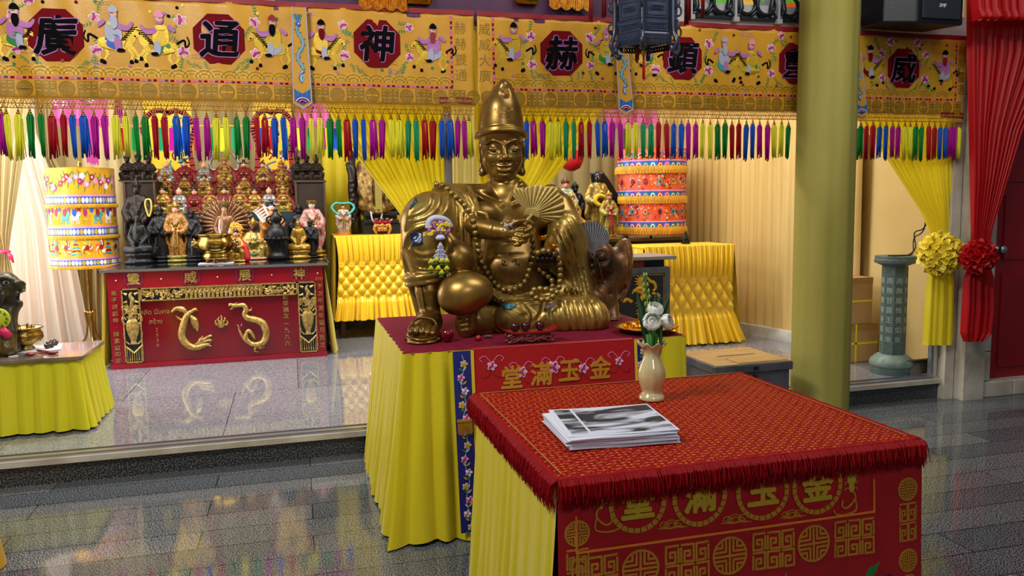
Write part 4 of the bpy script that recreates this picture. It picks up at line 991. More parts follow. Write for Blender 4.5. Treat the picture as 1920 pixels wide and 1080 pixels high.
for px, py, s in ((922, 686, .022), (977, 697, .026), (1037, 688, .030), (1093, 690, .024), (1160, 677, .020)):
    u, v = V_(px, py); flower(g, u, v, s, cMG, cPK, cWH, n=6 if s > .025 else 5, lift=.006)
    for a in (1.2, 2.0, 4.2, 5.2): sprig(g, u+s*.5*cos(a), v+s*.5*sin(a), .05, a, r)
    for sg in (-1, 1):
        g.curve([(u, v+.01), (u+sg*.03, v+.045), (u+sg*.055, v+.035), (u+sg*.045, v+.02)], .0022, .005, .0015, cPK); g.curve([(u, v-.01), (u+sg*.02, v-.045), (u+sg*.045, v-.05), (u+sg*.05, v-.035)], .0022, .005, .0015, cRE)
g.build('flower_embroidery', PAL, al)

# ---- donation box beside the column
bx = np.array([2.40, 4.14, 0]); BX1, BY1, BZ = 2.925, 4.62, .515
db = thing('donation_box', 'grey steel donation box with a wooden lid and hasp beside the column', 'box', ((2.40+BX1)/2, 4.38, 0))
b = MB(); b.bevbox((2.41, 4.15, .02), (BX1-.01, BY1-.01, BZ-.055), .004); b.build('body', mat('worn_steel', '#83838a', .42, metal=.75, var='#5f6068', vscale=6, bump=.1), db)
b = MB(); b.bevbox((2.395, 4.135, BZ-.055), (BX1+.005, BY1, BZ-.004), .005); b.build('lid_rim', mat('worn_steel', '#83838a'), db)
WOOD = mat('pale_plywood', '#b08c56', .5, var='#94703c', vscale=5, stretch=(1, 12, 1), bump=.05)
b = MB(); b.bb((2.402, 4.142, BZ-.004), (BX1-.002, BY1-.006, BZ)); b.bb((2.56, 4.155, BZ), (BX1-.02, 4.30, BZ+.006)); b.bb((2.56, 4.39, BZ), (BX1-.10, 4.405, BZ+.0015), 1); b.build('lid', [WOOD, DARK], db)
b = MB(); u, v = at(1405, 707, 4.13)[[0, 2]]; u = .5*(2.41+BX1)-.0; b.bevbox((u-.018, 4.125, BZ-.037), (u+.018, 4.136, BZ-.018), .004); b.build('keyhole_plate', DARK, db)
b = MB(); b.bb((u-.010, 4.133, BZ-.145), (u+.010, 4.149, BZ-.075)); b.tube([(u-.008, 4.128, BZ-.11), (u-.008, 4.128, BZ-.085), (u, 4.128, BZ-.078), (u+.008, 4.128, BZ-.085), (u+.008, 4.128, BZ-.11)], .0025, 6); b.bevbox((u-.014, 4.118, BZ-.14), (u+.014, 4.134, BZ-.108), .003); b.build('hasp_and_padlock', DARK, db, smooth=False)
for px in (2.44, BX1-.04):
    for y in (4.18, BY1-.04): MB().bb((px-.015, y-.015, 0), (px+.015, y+.015, .02)).build('foot', DARK, db)

# ---- stone pedestal, junction box, cartons
STONE = mat('green_grey_stone', '#5a6e6c', .5, var='#4a5c5c', vscale=40, bump=.08); STONEL = mat('pale_green_stone', '#7d908a', .45, var='#6f827c', vscale=30, bump=.06)
pp = at(1671, 703, 5.02); pp[2] = .15; pd = thing('stone_pedestal', 'octagonal grey green stone pillar with engraved columns of writing on a lotus base', 'pedestal', pp)
b = MB(); b.lathe([(.155, 0), (.155, .045), (.148, .052)], pp, 40); b.build('base_disc', STONE, pd, smooth=True, angle=35)
b = MB()
b.lathe([(.150, .05), (.158, .07), (.150, .105), (.120, .135), (.100, .150), (.075, .150)], pp, 96, wob=lambda t, z: 1+.05*abs(sin(6*t))*max(0, 1-abs(z-.09)/.06)); b.build('lotus_base', STONEL, pd, smooth=True)
b = MB(); b.lathe([(.092, .148), (.092, .82)], pp, 8); sh = b.build('shaft', STONE, pd); sh.data.transform(Matrix.Rotation(RAD(4.5), 4, 'Z'))
b = MB(); b.lathe([(.085, .82), (.095, .835), (.145, .855), (.150, .870), (.150, .880), (.146, .884), (.146, .905), (.001, .905)], pp, 72, wob=lambda t, z: 1+.03*abs(sin(8*t)) if .83 < z < .865 else 1); b.build('capital', STONE, pd, smooth=True, angle=40)
b = MB(); b.lathe([(.092, .900), (.105, .914), (.095, .925), (.001, .925)], pp, 40)
for k, ln in enumerate(('南無甘露王如來', '南無離怖畏如來', '南無廣博身如來', '南無多寶如來')):
    ang = RAD((-153, -108, -198, -63)[k]); nn = np.array([cos(ang), sin(ang), 0]); tt = np.array([-sin(ang), cos(ang), 0]); Rr = .092*cos(RAD(22.5))
    g = Flat(lambda u, v, l: pp+nn*(Rr+l+.0005)+tt*u+np.array([0, 0, v]))
    for i, ch in enumerate(ln): text_on(g, ch, .052, 0, .72-i*.075, 0, .0012, 0, offset=.0)
    g.build('engraved_text', mat('engraved_pale_stone', '#a3b4ac', .6), pd)

cb = MB(); q = pp+np.array([.02, 0, .912]); a = at(1735, 420, 4.9)
cb.tube(spline([q+[-.11, -.02, -.002], q+[-.02, -.05, .0], q+[.08, -.05, .003], q+[.16, .02, .03], q+[.22, .08, .12], [a[0], a[1], a[2]], [a[0]+.01, a[1]+.02, a[2]+.5]], 6), .005, 6)
cb.tube(spline([q+[-.10, -.06, -.002], q+[.0, -.07, .0], q+[.09, -.02, .003], q+[.19, .03, .05], q+[.23, .09, .16], [a[0]+.012, a[1], a[2]+.02], [a[0]+.02, a[1]+.02, a[2]+.5]], 6), .005, 6)
tag(cb.build('power_cable', mat('black_rubber', '#101012', .5), smooth=True), 'black cable lying on the stone pillar and rising behind the yellow curtain', 'cable')
p0 = at(1728, 708, 4.90); p0[2] = .152
jb = thing('metal_tray', 'dull metal tray frame lying on the ledge at the foot of the stone pillar', 'tray', p0)
b = MB(); b.box(p0+[-.005, 0, .055], (.30, .014, .11), rx=RAD(-18)); b.box(p0+[-.095, -.035, .045], (.10, .004, .085), rx=RAD(-25), rz=RAD(-6)); b.build('panel', mat('tarnished_metal', '#55524c', .45, metal=.6, var='#7c7468', vscale=10), jb, bevel=.003)
b = MB(); b.box(p0+[0, -.012, .112], (.33, .035, .012), rx=RAD(-18)); b.box(p0+[.150, -.0, .055], (.01, .05, .11)); b.build('rim', mat('tarnished_metal_light', '#85806f', .4, metal=.7), jb, bevel=.003)
CARD = mat('cardboard', '#b08a58', .8, var='#a27c4a', vscale=3, bump=.1); STRAP = mat('yellow_strap', '#d8cc1c', .4)
def carton(px0, px1, py, z0, z1, y, lab, grp=None):
    a = at(px0, py, y); c = at(px1, py, y); a[0] = max(a[0], c[0]-.36); T = thing('carton', lab, 'carton', ((a[0]+c[0])/2, y+.2, z0))
    MB().bb((a[0], y, z0), (c[0], y+.35, z1)).build('box', CARD, T, bevel=.004)
    b = MB(); b.bb((a[0]-.001, y-.002, (z0+z1)/2-.008), (c[0]+.002, y+.35, (z0+z1)/2+.008)); b.bb((a[0]+.14, y-.002, z0+.001), (a[0]+.156, y+.352, z1+.002)); b.build('strap', STRAP, T)
    b = MB(); b.bb((a[0]-.0005, y-.0012, z1-.05), (c[0], y+.001, z1+.0012)); b.bb((a[0], y+.14, z1), (c[0], y+.2, z1+.0012)); b.build('packing_tape', mat('brown_tape', '#96703a', .3), T)
    return T, a, c
yc_ = 5.42
z_m = at(1620, 608, yc_)[2]; z_t = at(1620, 521, yc_)[2]
carton(1500, 1645, 650, .152, z_m, yc_, 'lower cardboard carton with a yellow strap behind the stone pillar')
carton(1480, 1636, 560, z_m+.002, z_t, yc_+.01, 'upper cardboard carton with a yellow strap, stacked behind the stone pillar')

# ---- ruched yellow tables
def ruched(name, label, x0, x1, y, z0, z1, seed, cols, depth=.5, latt=(.36, .66), latn=(.55, .62), fl=.20):
    T = thing(name, label, 'table', ((x0+x1)/2, y+depth/2, .15)); W = x1-x0; H = z1-z0; cell = W/cols
    def f(u, v):
        zz = z1-H*v; t = min(1, max(0, (v-latt[1])/(1-latt[1]))); x = x0+W*u+(u-.5)*W*fl*t**1.3-(u-.5)*W*.05*sin(pi*min(1, v/latt[0]/2))
        q = u*cols
        if v < latt[0]: k = v/latt[0]; h = (abs(sin(pi*q*1.0+sin(q*3)*.4))**.6*(.3+.7*k)+.25*abs(sin(pi*q*2.3+1)))*.062*(.4+.6*sin(pi*min(1, k*.8+.2)))
        else: h = 0
        hl = 0
        if latt[0]-.05 < v < latt[1]+.05:
            vv = (v-latt[0])/(latt[1]-latt[0])*2.5; a = abs(sin(pi*(q*latn[0]+vv*latn[1]+.25)))*abs(sin(pi*(q*latn[0]-vv*latn[1]+.25))); hl = (.045 if latn[0] < 1 else .028)*a**.6
            e = min(1, max(0, (v-latt[0]+.05)/.08))*min(1, max(0, (latt[1]+.05-v)/.08)); h = h*(1-e)+hl*e
        if v >= latt[1]: k = (v-latt[1])/(1-latt[1]); e = min(1, k*4); h = h*(1-e)+e*(abs(sin(pi*q*.9+sin(q*2.1+seed)*.6))**.7*.062*(.5+.7*k)+.012*sin(q*9))
        zz += .012*sin(q*2.7+seed)*max(0, v-.8)*5*.3
        return (x, y-h-.04*t, zz)
    mb = MB(); mb.grid(f, cols*26, 90)
    mb.build('ruched_cloth', YEL2, T, smooth=True)
    skirt('side_cloth', [(x1, y+.0), (x1, y+depth)], z0, z1, YEL2, T, wl=.08, amp=.02, flare=W*fl*.4, seed=seed)
    skirt('side_cloth', [(x0, y+depth), (x0, y+.0)], z0, z1, YEL2, T, wl=.08, amp=.02, flare=W*fl*.4, seed=seed+1)
    MB().bb((x0-.01, y-.012, z1-.02), (x1+.01, y+depth, z1)).build('tabletop', YEL2, T, bevel=.006)
    for x in (x0+.05, x1-.05):
        for yy in (y+.06, y+depth-.05): MB().bb((x-.02, yy-.02, .15), (x+.02, yy+.02, z1-.02)).build('leg', mat('dark_wood', '#4a2612', .5), T)
    return T
yr = 6.62; a = at(1207, 462, yr); c = at(1376, 459, yr); zb = .17
ruched('ruched_table', 'table with ruched glossy yellow cloth at the right, beside the golden pleated curtain', a[0], c[0], yr, zb, (a[2]+c[2])/2, 2, 16, latn=(.5, .62))
ym = 8.15; a = at(628, 441, ym); c = at(800, 440, ym); zb = at(700, 597, ym)[2]
ruched('ruched_table', 'table with ruched yellow cloth and dark gap below, carrying the carved throne', a[0], c[0], ym, zb, (a[2]+c[2])/2, 5, 17, depth=.75, latt=(.34, .72), latn=(.5, 1.0), fl=.08)
MIDZ = (a[2]+c[2])/2
# brown box behind the right ruched table
# ------------------------------------------------------------------ the golden statue
def bronze(name, c1, c2, c3, rough, bscale=25, bump=.15, metal=.78):
    m = bpy.data.materials.new(name); m.use_nodes = True; N = m.node_tree.nodes; L = m.node_tree.links; B = N['Principled BSDF']
    B.inputs['Metallic'].default_value = metal; B.inputs['Coat Weight'].default_value = .25; B.inputs['Coat Roughness'].default_value = .2
    tc = N.new('ShaderNodeTexCoord'); n = N.new('ShaderNodeTexNoise'); n.inputs['Scale'].default_value = 4.5; n.inputs['Detail'].default_value = 7; n.inputs['Roughness'].default_value = .62; L.new(tc.outputs['Object'], n.inputs['Vector'])
    cr = N.new('ShaderNodeValToRGB'); e = cr.color_ramp.elements; e[0].position = .34; e[0].color = lin(c1); e[1].position = .66; e[1].color = lin(c3); x = e.new(.5); x.color = lin(c2)
    L.new(n.outputs['Fac'], cr.inputs[0]); L.new(cr.outputs[0], B.inputs['Base Color'])
    mr = N.new('ShaderNodeMapRange'); mr.inputs[3].default_value = rough+.14; mr.inputs[4].default_value = rough-.06; L.new(n.outputs['Fac'], mr.inputs[0]); L.new(mr.outputs[0], B.inputs['Roughness'])
    n2 = N.new('ShaderNodeTexNoise'); n2.inputs['Scale'].default_value = bscale; n2.inputs['Detail'].default_value = 4; L.new(tc.outputs['Object'], n2.inputs['Vector'])
    bp = N.new('ShaderNodeBump'); bp.inputs['Strength'].default_value = bump; bp.inputs['Distance'].default_value = .006; L.new(n2.outputs['Fac'], bp.inputs['Height']); L.new(bp.outputs[0], B.inputs['Normal'])
    return m
BZ_ROBE = bronze('gilded_bronze_robe', '#54391a', '#9c7b34', '#bf9f56', .34)
BZ_SKIN = bronze('gilded_bronze_skin', '#583814', '#866528', '#a5833e', .35)
BZ_FACE = bronze('gilded_bronze_face', '#5a4018', '#86642a', '#a0803c', .31, bump=.06)
BZ_DARK = bronze('dark_bronze', '#1c1610', '#2c2114', '#4a3a1c', .35)
BZ_FAN = bronze('dull_gold_leaf_fan', '#a48e4a', '#c6ac5e', '#dcc478', .5, 120, .5, .35)
BZ_BEAD = bronze('bronze_beads', '#6c5426', '#957a3c', '#ab904e', .38)
BZ_LOG = bronze('brown_gilded_stump', '#2a180a', '#68411a', '#946030', .40, 22, 1.0, .5)
stb = at(950, 600, 4.0); stb[2] = AZ+.002
ST = thing('monk_statue', 'large golden bronze statue of a smiling seated monk in a tall pointed hat', 'statue', stb)
S = lambda px, py, y: at(px, py, y)
SCS = []
def hit(px, py, lift=0, dflt=3.9, y0=3.3, y1=4.5):
    d = _ray(px, py); best = None; ys = np.arange(y0, y1, .002); P = CAM+d[None, :]*(ys/d[1])[:, None]
    for sc in SCS:
        g = np.round((P-sc.lo)/sc.h).astype(int); ok = ((g >= 0) & (g < sc.n)).all(1)
        v = np.ones(len(ys)); v[ok] = sc.D[tuple(g[ok].T)]; k = np.where(v < 0)[0]
        if len(k) and (best is None or ys[k[0]] < best): best = ys[k[0]]
    y = (best if best is not None else dflt)-lift; return at(px, py, y)

def surf_pt(sc, px, py, lift=0, y0=3.4, y1=4.5, dflt=3.95):
    d = _ray(px, py); ys = np.arange(y0, y1, .003); P = CAM+d[None, :]*(ys/d[1])[:, None]
    g = np.round((P-sc.lo)/sc.h).astype(int); ok = ((g >= 0) & (g < sc.n)).all(1); v = np.ones(len(ys)); v[ok] = sc.D[tuple(g[ok].T)]; k = np.where(v < 0)[0]
    return at(px, py, (ys[k[0]] if len(k) else dflt)-lift)
def crease(sc, pts, r, k, sub, off, sp=5, ends=.35):
    q = spline(pts, sp); n = len(q); W = []; 
    for i, p in enumerate(q): W.append(surf_pt(sc, p[0], p[1], off))
    if n > 4:
        Y = np.array([w_[1] for w_ in W]); x_ = np.linspace(-1, 1, n); cf = np.polyfit(x_, Y, 3); Ys = np.polyval(cf, x_)
        ok = abs(Y-Ys) < .03
        if ok.sum() > 5: Ys = np.polyval(np.polyfit(x_[ok], Y[ok], 3), x_)
        W = [at(q[i][0], q[i][1], Ys[i]) for i in range(n)]
    rr = [r*(ends+(1-ends)*sin(pi*i/(n-1))**.6) for i in range(n)]
    sc.path(W, rr, k, sub)
def folds(sc, A, B, n, r, k=.012, deep=1.0):
    A = np.array(A, float); B = np.array(B, float); jobs = []
    for i in range(2*n+1):
        t = i/(2*n); p = A*(1-t)+B*t; jobs.append((p, i % 2 == 1))
    for p, g in jobs:
        if g: crease(sc, p, r*.8*deep, k, True, r*.15)
    for p, g in jobs:
        if not g: crease(sc, p, r, k, False, -r*.25)
# --- bare torso, neck and the forearm that holds the fan
lo = np.array([.50, 3.45, .852]); hi = np.array([1.90, 4.55, 1.86])
body = Sculpt(lo, hi, .008)
body.path([S(945, 340, 4.10), S(950, 372, 4.13), S(955, 440, 4.12), S(955, 510, 4.06), S(955, 570, 4.05)], [.070, .13, .165, .20, .20], .06)
body.cone(S(856, 370, 4.16), S(1032, 374, 4.16), .068, .062, .05)
body.ell(S(905, 405, 4.03), (.10, .07, .075), .04); body.ell(S(1000, 405, 4.03), (.10, .07, .075), .04)      # chest
body.ell(S(955, 500, 3.99), (.17, .12, .12), .05)                                                              # belly
crease_later = 1
body.path([S(915, 425, 3.95), S(945, 432, 3.93), S(960, 425, 3.93)], .004, .012, True); body.path([S(948, 395, 3.95), S(951, 430, 3.93)], .004, .014, True)
body.path([S(925, 528, 3.88), S(955, 536, 3.86), S(990, 526, 3.88)], .004, .012, True)
body.path([S(890, 425, 3.90), S(925, 432, 3.82), S(952, 436, 3.775)], [.058, .050, .042], .02)
for pts in ([(893, 366), (918, 377), (943, 386)], [(1008, 362), (985, 375), (958, 386)]): crease(body, pts, .010, .016, False, -.004); crease(body, [(p[0], p[1]-9) for p in pts], .008, .018, True, .002)
for pts in ([(918, 340), (930, 362), (944, 383)], [(972, 340), (962, 362), (953, 383)]): crease(body, pts, .009, .016, False, -.003)
for pts in ([(905, 470), (940, 480), (985, 476)], [(915, 448), (950, 456), (985, 452)]): crease(body, pts, .005, .014, True, .001)
SCS.append(body); body.mesh('body', BZ_SKIN, ST)

# --- head with face
HC = at(941.3, 283.5, 4.08); hf = np.array([-.20, -.975, -.10]); hf /= np.linalg.norm(hf); hu = np.cross([0, 0, 1], -hf); hu /= np.linalg.norm(hu); hu = -hu if hu[0] < 0 else hu
hv = np.cross(hu, -hf); hv = hv if hv[2] > 0 else -hv
hv = hv*cos(.02)-hu*sin(.02)*0
HROT = np.stack([hu, hv, hf], 1)
Hd = lambda x, y, z: HC+hu*x+hv*y+hf*z
head = Sculpt(HC-.235, HC+np.array([.235, .235, .42]), .0032)
E3 = lambda c, r, k=.015, sub=False: head.ell(Hd(*c), r, k, sub, rot=HROT)
E3((0, .035, -.025), (.110, .13, .125), .03); E3((0, -.01, .005), (.100, .135, .105), .03); E3((0, -.07, .035), (.088, .07, .070), .04)
E3((.003, -.117, .075), (.036, .024, .026), .03); E3((.002, -.105, .05), (.06, .04, .045), .03)
for s in (-1, 1):
    E3((s*.056, -.035, .063), (.046, .044, .040), .028)
    E3((s*.058+.004, .014, .121), (.034, .022, .020), .016, True)
    E3((s*.057+.004, .013, .079), (.033, .021, .026), .008)
    head.path([Hd(s*.016+.004, .043, .113), Hd(s*.036+.004, .055, .111), Hd(s*.064+.004, .059, .101), Hd(s*.094+.004, .036, .076)], [.005, .0075, .0075, .004], .012, sp=4)
    head.path([Hd(s*.022+.004, .008, .104), Hd(s*.040+.004, .026, .108), Hd(s*.062+.004, .029, .102), Hd(s*.090+.004, .014, .080)], .0022, .005, True, sp=4)
    head.path([Hd(s*.026+.004, .003, .104), Hd(s*.055+.004, -.008, .103), Hd(s*.088+.004, .004, .085)], .0030, .007, False, sp=4)
    head.path([Hd(s*.028+.004, .004, .110), Hd(s*.055+.004, .001, .112), Hd(s*.084+.004, .008, .096)], .0050, .003, True, sp=4)
    head.path([Hd(s*.034+.004, -.036, .124), Hd(s*.050+.004, -.054, .116), Hd(s*.060+.004, -.070, .108)], .004, .010, True, sp=4)
    E3((s*.108, .0, -.02), (.013, .055, .030), .012); E3((s*.106, -.070, -.016), (.014, .055, .022), .014); E3((s*.106, -.112, -.008), (.019, .020, .020), .014)
    head.path([Hd(s*.117, .045, -.005), Hd(s*.119, .02, .006), Hd(s*.115, -.05, .0)], .005, .006, sp=4); E3((s*.121, -.01, -.010), (.008, .035, .012), .008, True)
head.path([Hd(.002, .055, .098), Hd(.004, .02, .114), Hd(.007, -.020, .134)], [.012, .011, .014], .014); E3((.007, -.030, .137), (.020, .016, .017), .012)
E3((-.013, -.035, .118), (.013, .010, .016), .012); E3((.027, -.035, .118), (.013, .010, .016), .012)
E3((-.003, -.046, .134), (.006, .004, .008), .003, True); E3((.017, -.046, .134), (.006, .004, .008), .003, True)
head.path([Hd(.006, -.048, .118), Hd(.006, -.064, .116)], .003, .008, True)
E3((.005, -.08, .085), (.046, .026, .030), .02)
head.path([Hd(-.050, -.060, .096), Hd(-.022, -.070, .113), Hd(.0, -.069, .118), Hd(.006, -.072, .118), Hd(.012, -.069, .118), Hd(.034, -.069, .112), Hd(.060, -.056, .094)], [.003, .006, .007, .006, .007, .006, .003], .005, sp=4)
head.path([Hd(-.044, -.074, .100), Hd(-.018, -.090, .113), Hd(.006, -.095, .116), Hd(.031, -.089, .112), Hd(.054, -.070, .097)], [.003, .007, .008, .007, .003], .006, sp=4)
head.path([Hd(-.058, -.056, .102), Hd(-.042, -.068, .113), Hd(-.022, -.081, .119), Hd(.006, -.084, .124), Hd(.034, -.080, .118), Hd(.054, -.067, .112), Hd(.070, -.051, .099)], .0036, .003, True, sp=4)
head.path([Hd(-.025, -.107, .106), Hd(.006, -.111, .109), Hd(.034, -.106, .104)], .003, .010, True, sp=4)
for yy in (.088, .100): head.path([Hd(-.055, yy-.004, .098), Hd(0, yy+.003, .108), Hd(.06, yy-.003, .098)], .0022, .006, True, sp=5)
head.path([Hd(-.004, .062, .112), Hd(-.004, .078, .110)], .0025, .006, True)
head.path([Hd(0, -.08, -.03), Hd(.0, -.20, -.04)], [.072, .080], .03)
SCS.append(head); hd = head.mesh('head', BZ_FACE, ST)
b = MB()
for s in (-1, 1): b.ball(Hd(s*.053+.006, .003, .1015), (.0160, .0070, .0062), 12)
b.build('eye', mat('black_paint', '#0a0806', .3), hd, smooth=True)
# hat
hat = Sculpt(HC-np.array([.2, .2, .0]), HC+np.array([.2, .2, .42]), .0035)
def hatr(y): y = y+.004; return np.interp(y, [.08, .138, .212, .26, .307, .345, .362], [.122, .118, .102, .078, .053, .027, .011])
hx = lambda y: np.interp(y, [.08, .212, .307, .35], [-.004, -.002, .010, .012])
for i in range(26): y = .095+i*.0102; head_k = .02; hat.cone(Hd(hx(y), y, -.005-.03*max(0, y-.2)), Hd(hx(y+.0102), y+.0102, -.005-.03*max(0, y-.19)), float(hatr(y)), float(hatr(y+.0102)), .004)
hat.ell(Hd(0, .02, -.02), (.112, .112, .05), .001, True)
hat.ell(Hd(.012, .338, .018), .021, .02); hat.ell(Hd(.014, .302, .072), (.026, .026, .024), .02, True)
rim = [Hd(.130*cos(t)-.003, .072+.040*max(0, sin(t))**1.2+.0*cos(t), .132*sin(t)-.012) for t in np.linspace(0, 2*pi, 80)]
hat.path(rim, .012, .010); hat.path([p+hv*.016-0*hf for p in rim], .006, .01)
ht = hat.mesh('pointed_hat', BZ_FACE, ST); SCS.append(hat)
def hats(u, v, l):
    r = float(hatr(v)); x = u-float(hx(v)); z = math.sqrt(max(1e-5, r*r-x*x))-.005-.03*max(0, v-.2); return Hd(u, v, z+.006+l)
g = Flat(hats); g.ring(.006, .220, .046, .0035, -.004, .007, 0, n=40); g.ring(.006, .220, .040, .0015, -.004, .006, 0, n=40); text_on(g, '佛', .058, .006, .220, -.003, .006, 0, offset=.001); g.build('round_emblem', BZ_FACE, ht)

# --- robe and legs
robe = Sculpt(np.array([.46, 3.45, .852]), np.array([1.80, 4.60, 1.60]), .0068)
R = robe
# seat mass and back
R.ell(S(965, 585, 4.15), (.33, .26, .16), .05); R.path([S(865, 380, 4.20), S(900, 480, 4.22), S(930, 590, 4.2)], [.08, .13, .16], .05); R.path([S(1035, 378, 4.20), S(1040, 480, 4.20), S(1035, 590, 4.2)], [.08, .12, .15], .05)
# shoulder and sleeve over the raised knee (picture left)
R.ell(S(836, 376, 4.10), .092, .05); R.path([S(872, 362, 4.16), S(840, 384, 4.06), S(812, 408, 3.98), S(802, 425, 3.96)], [.058, .085, .115, .118], .04)
R.ell(S(806, 405, 3.97), (.130, .13, .118), .05)
R.path([S(792, 418, 3.95), S(793, 460, 3.93), S(800, 500, 3.91)], [.105, .106, .088], .03)
R.path([S(775, 430, 4.05), S(771, 470, 4.05), S(784, 540, 4.04), S(800, 612, 4.0)], [.045, .05, .045, .035], .03)
R.path([S(868, 385, 4.02), S(870, 430, 3.96), S(872, 500, 3.96), S(868, 560, 4.0)], [.07, .088, .08, .07], .03)
R.path([S(852, 352, 4.14), S(880, 349, 4.16), S(915, 350, 4.18)], [.022, .022, .015], .02)
# lapel edge running from the shoulder down the chest
R.path([S(880, 352, 4.06), S(890, 375, 4.0), S(897, 398, 3.93)], [.014, .016, .016], .012, sp=4)
# picture-right shoulder, arm and falling drape
R.path([S(1032, 366, 4.15), S(1048, 388, 4.10), S(1062, 425, 4.05), S(1072, 465, 4.02)], [.060, .082, .095, .09], .04)
R.path([S(1058, 430, 4.0), S(1045, 468, 3.94), S(1032, 492, 3.87)], [.085, .075, .055], .03)
R.path([S(1072, 450, 4.02), S(1080, 510, 3.99), S(1090, 565, 3.95)], [.082, .078, .07], .03)
R.path([S(1055, 500, 3.97), S(1070, 550, 3.95)], [.07, .07], .03)
# waist wrap
R.path([S(905, 545, 3.93), S(955, 562, 3.90), S(1010, 558, 3.90), S(1050, 550, 3.92)], [.05, .055, .055, .05], .04)
# folded leg (picture right), knee, and the apron of cloth over the shin
R.path([S(985, 592, 3.90), S(1050, 594, 3.84), S(1100, 595, 3.82), S(1112, 602, 3.82)], [.11, .112, .105, .085], .04)
R.ell(S(1102, 594, 3.82), (.105, .12, .105), .03)
R.path([S(1080, 614, 3.80), S(1122, 614, 3.82)], [.045, .045], .03)
R.ell(S(972, 600, 3.81), (.145, .055, .100), .03)
# the opening over the bare chest stays open
R.ell(S(955, 440, 3.80), (.125, .20, .20), .015, True); R.ell(S(957, 515, 3.78), (.13, .16, .10), .02, True)
R.ell(S(962, 385, 3.95), (.125, .16, .12), .015, True); R.ell(S(945, 300, 4.1), (.12, .2, .17), .02, True)
# folds that follow the cloth
folds(R, [(838, 358), (838, 388), (818, 412), (778, 424)], [(806, 368), (803, 384), (788, 398), (767, 406)], 2, .0125, .014)
folds(R, [(850, 372), (851, 410), (853, 450), (858, 480)], [(893, 390), (892, 430), (893, 480), (896, 530)], 3, .0125, .012, 1.0)
folds(R, [(1038, 436), (1052, 466), (1064, 510), (1080, 556)], [(1062, 398), (1084, 440), (1094, 490), (1106, 548)], 4, .0105, .010, 1.0)
folds(R, [(1052, 566), (1056, 590), (1062, 622)], [(1118, 566), (1128, 590), (1128, 618)], 4, .0135, .016, .9)
folds(R, [(912, 545), (955, 560), (1000, 556), (1040, 548)], [(918, 560), (955, 573), (1000, 570), (1040, 565)], 3, .006, .007)
folds(R, [(862, 355), (880, 372), (893, 398)], [(848, 362), (858, 380), (872, 400)], 2, .008, .008)
# cape hem over the knee, with the shadowed step under it
crease(R, [(758, 462), (765, 442), (782, 428), (806, 422), (828, 426), (842, 440)], .013, .008, False, -.001, ends=.7)
crease(R, [(764, 464), (770, 450), (786, 438), (808, 431), (826, 435), (838, 450)], .010, .010, True, .001, ends=.7)
crease(R, [(778, 372), (766, 400), (760, 430)], .007, .02, False, 0)
lip = [(898, 398, 3.86), (911, 403, 3.84), (916, 425, 3.83), (913, 455, 3.85), (908, 485, 3.88), (902, 512, 3.90)]
R.path([S(*p) for p in lip], [.014, .013, .011, .012, .012, .014], .012, sp=4)
R.ell(S(912, 428, 3.81), (.026, .05, .046), .008, True)
# rolled cuff above the shin
cuff = [S(798, 516, 3.91)+np.array([.094*cos(t), .094*sin(t)*.95, .014*sin(t+1.9)]) for t in np.linspace(0, 2*pi, 24)]
R.path(cuff, .018, .012); R.path([p+[0, 0, -.030] for p in cuff], .013, .010)
for A_ in ([(770, 500), (785, 508), (806, 510), (826, 505)], [(768, 490), (786, 500), (808, 502), (828, 496)]): crease(R, A_, .006, .008, True, .001)
R.path([S(758, 470, 3.98), S(768, 520, 3.97), S(783, 575, 3.95), S(793, 622, 3.93)], [.02, .022, .02, .015], .012, sp=4)
# apron of cloth with its curled edge
crease(R, [(920, 566), (916, 585), (915, 605), (922, 622), (938, 632), (958, 633)], .0115, .008, False, -.002, ends=.8)
crease(R, [(928, 572), (924, 588), (924, 604), (931, 617), (944, 625)], .008, .012, True, .001)
for pts in ([(978, 570), (990, 584), (992, 600), (982, 614)], [(1012, 568), (1008, 585), (998, 600)], [(1030, 568), (1026, 590), (1034, 615)], [(945, 576), (965, 590), (980, 590)]): crease(R, pts, .008, .010, False, -.002); crease(R, [(p[0]+7, p[1]+1) for p in pts], .006, .012, True, .001)
# scratches and sags that break the smooth metal
for pts in ([(775, 470), (790, 478), (815, 474)], [(780, 486), (800, 490), (822, 484)], [(1060, 400), (1075, 405), (1085, 420)]): crease(R, pts, .006, .014, False, -.001)
SCS.append(robe); rb = robe.mesh('robe', BZ_ROBE, ST)
# bare shin, sandalled foot
ft_ = Sculpt(np.array([.50, 3.42, .852]), np.array([1.15, 4.10, 1.25]), .005); Fz = ft_
Fz.path([S(802, 500, 3.93), S(803, 545, 3.90), S(806, 585, 3.88), S(806, 600, 3.86)], [.072, .068, .050, .052], .02)
Fz.path([S(788, 540, 3.84), S(797, 590, 3.82)], .008, .015); 
Fz.path([S(806, 604, 3.87), S(797, 615, 3.78), S(790, 622, 3.70)], [.062, .062, .050], .03); Fz.ell(S(792, 627, 3.71), (.078, .08, .028), .02)
for k in range(5): x = 771+k*10.5; Fz.path([S(x+3, 611+abs(k-2)*1.2, 3.68), S(x, 616+abs(k-1)*2, 3.645), S(x-1, 622+abs(k-1)*1, 3.632)], [.018-.0015*k, .0175-.0015*k, .013], .004)
Fz.path([S(768, 626, 3.64), S(772, 606, 3.66), S(790, 596, 3.71), S(812, 600, 3.70), S(820, 615, 3.68), S(815, 630, 3.65)], .007, .008, sp=4)
Fz.path([S(785, 588, 3.83), S(803, 592, 3.80), S(822, 588, 3.83)], .008, .01, sp=4)
Fz.ell(S(791, 637, 3.70), (.088, .10, .014), .004)
Fz.path([S(766, 632, 3.64), S(790, 638, 3.60), S(816, 633, 3.64)], .006, .006, sp=4)
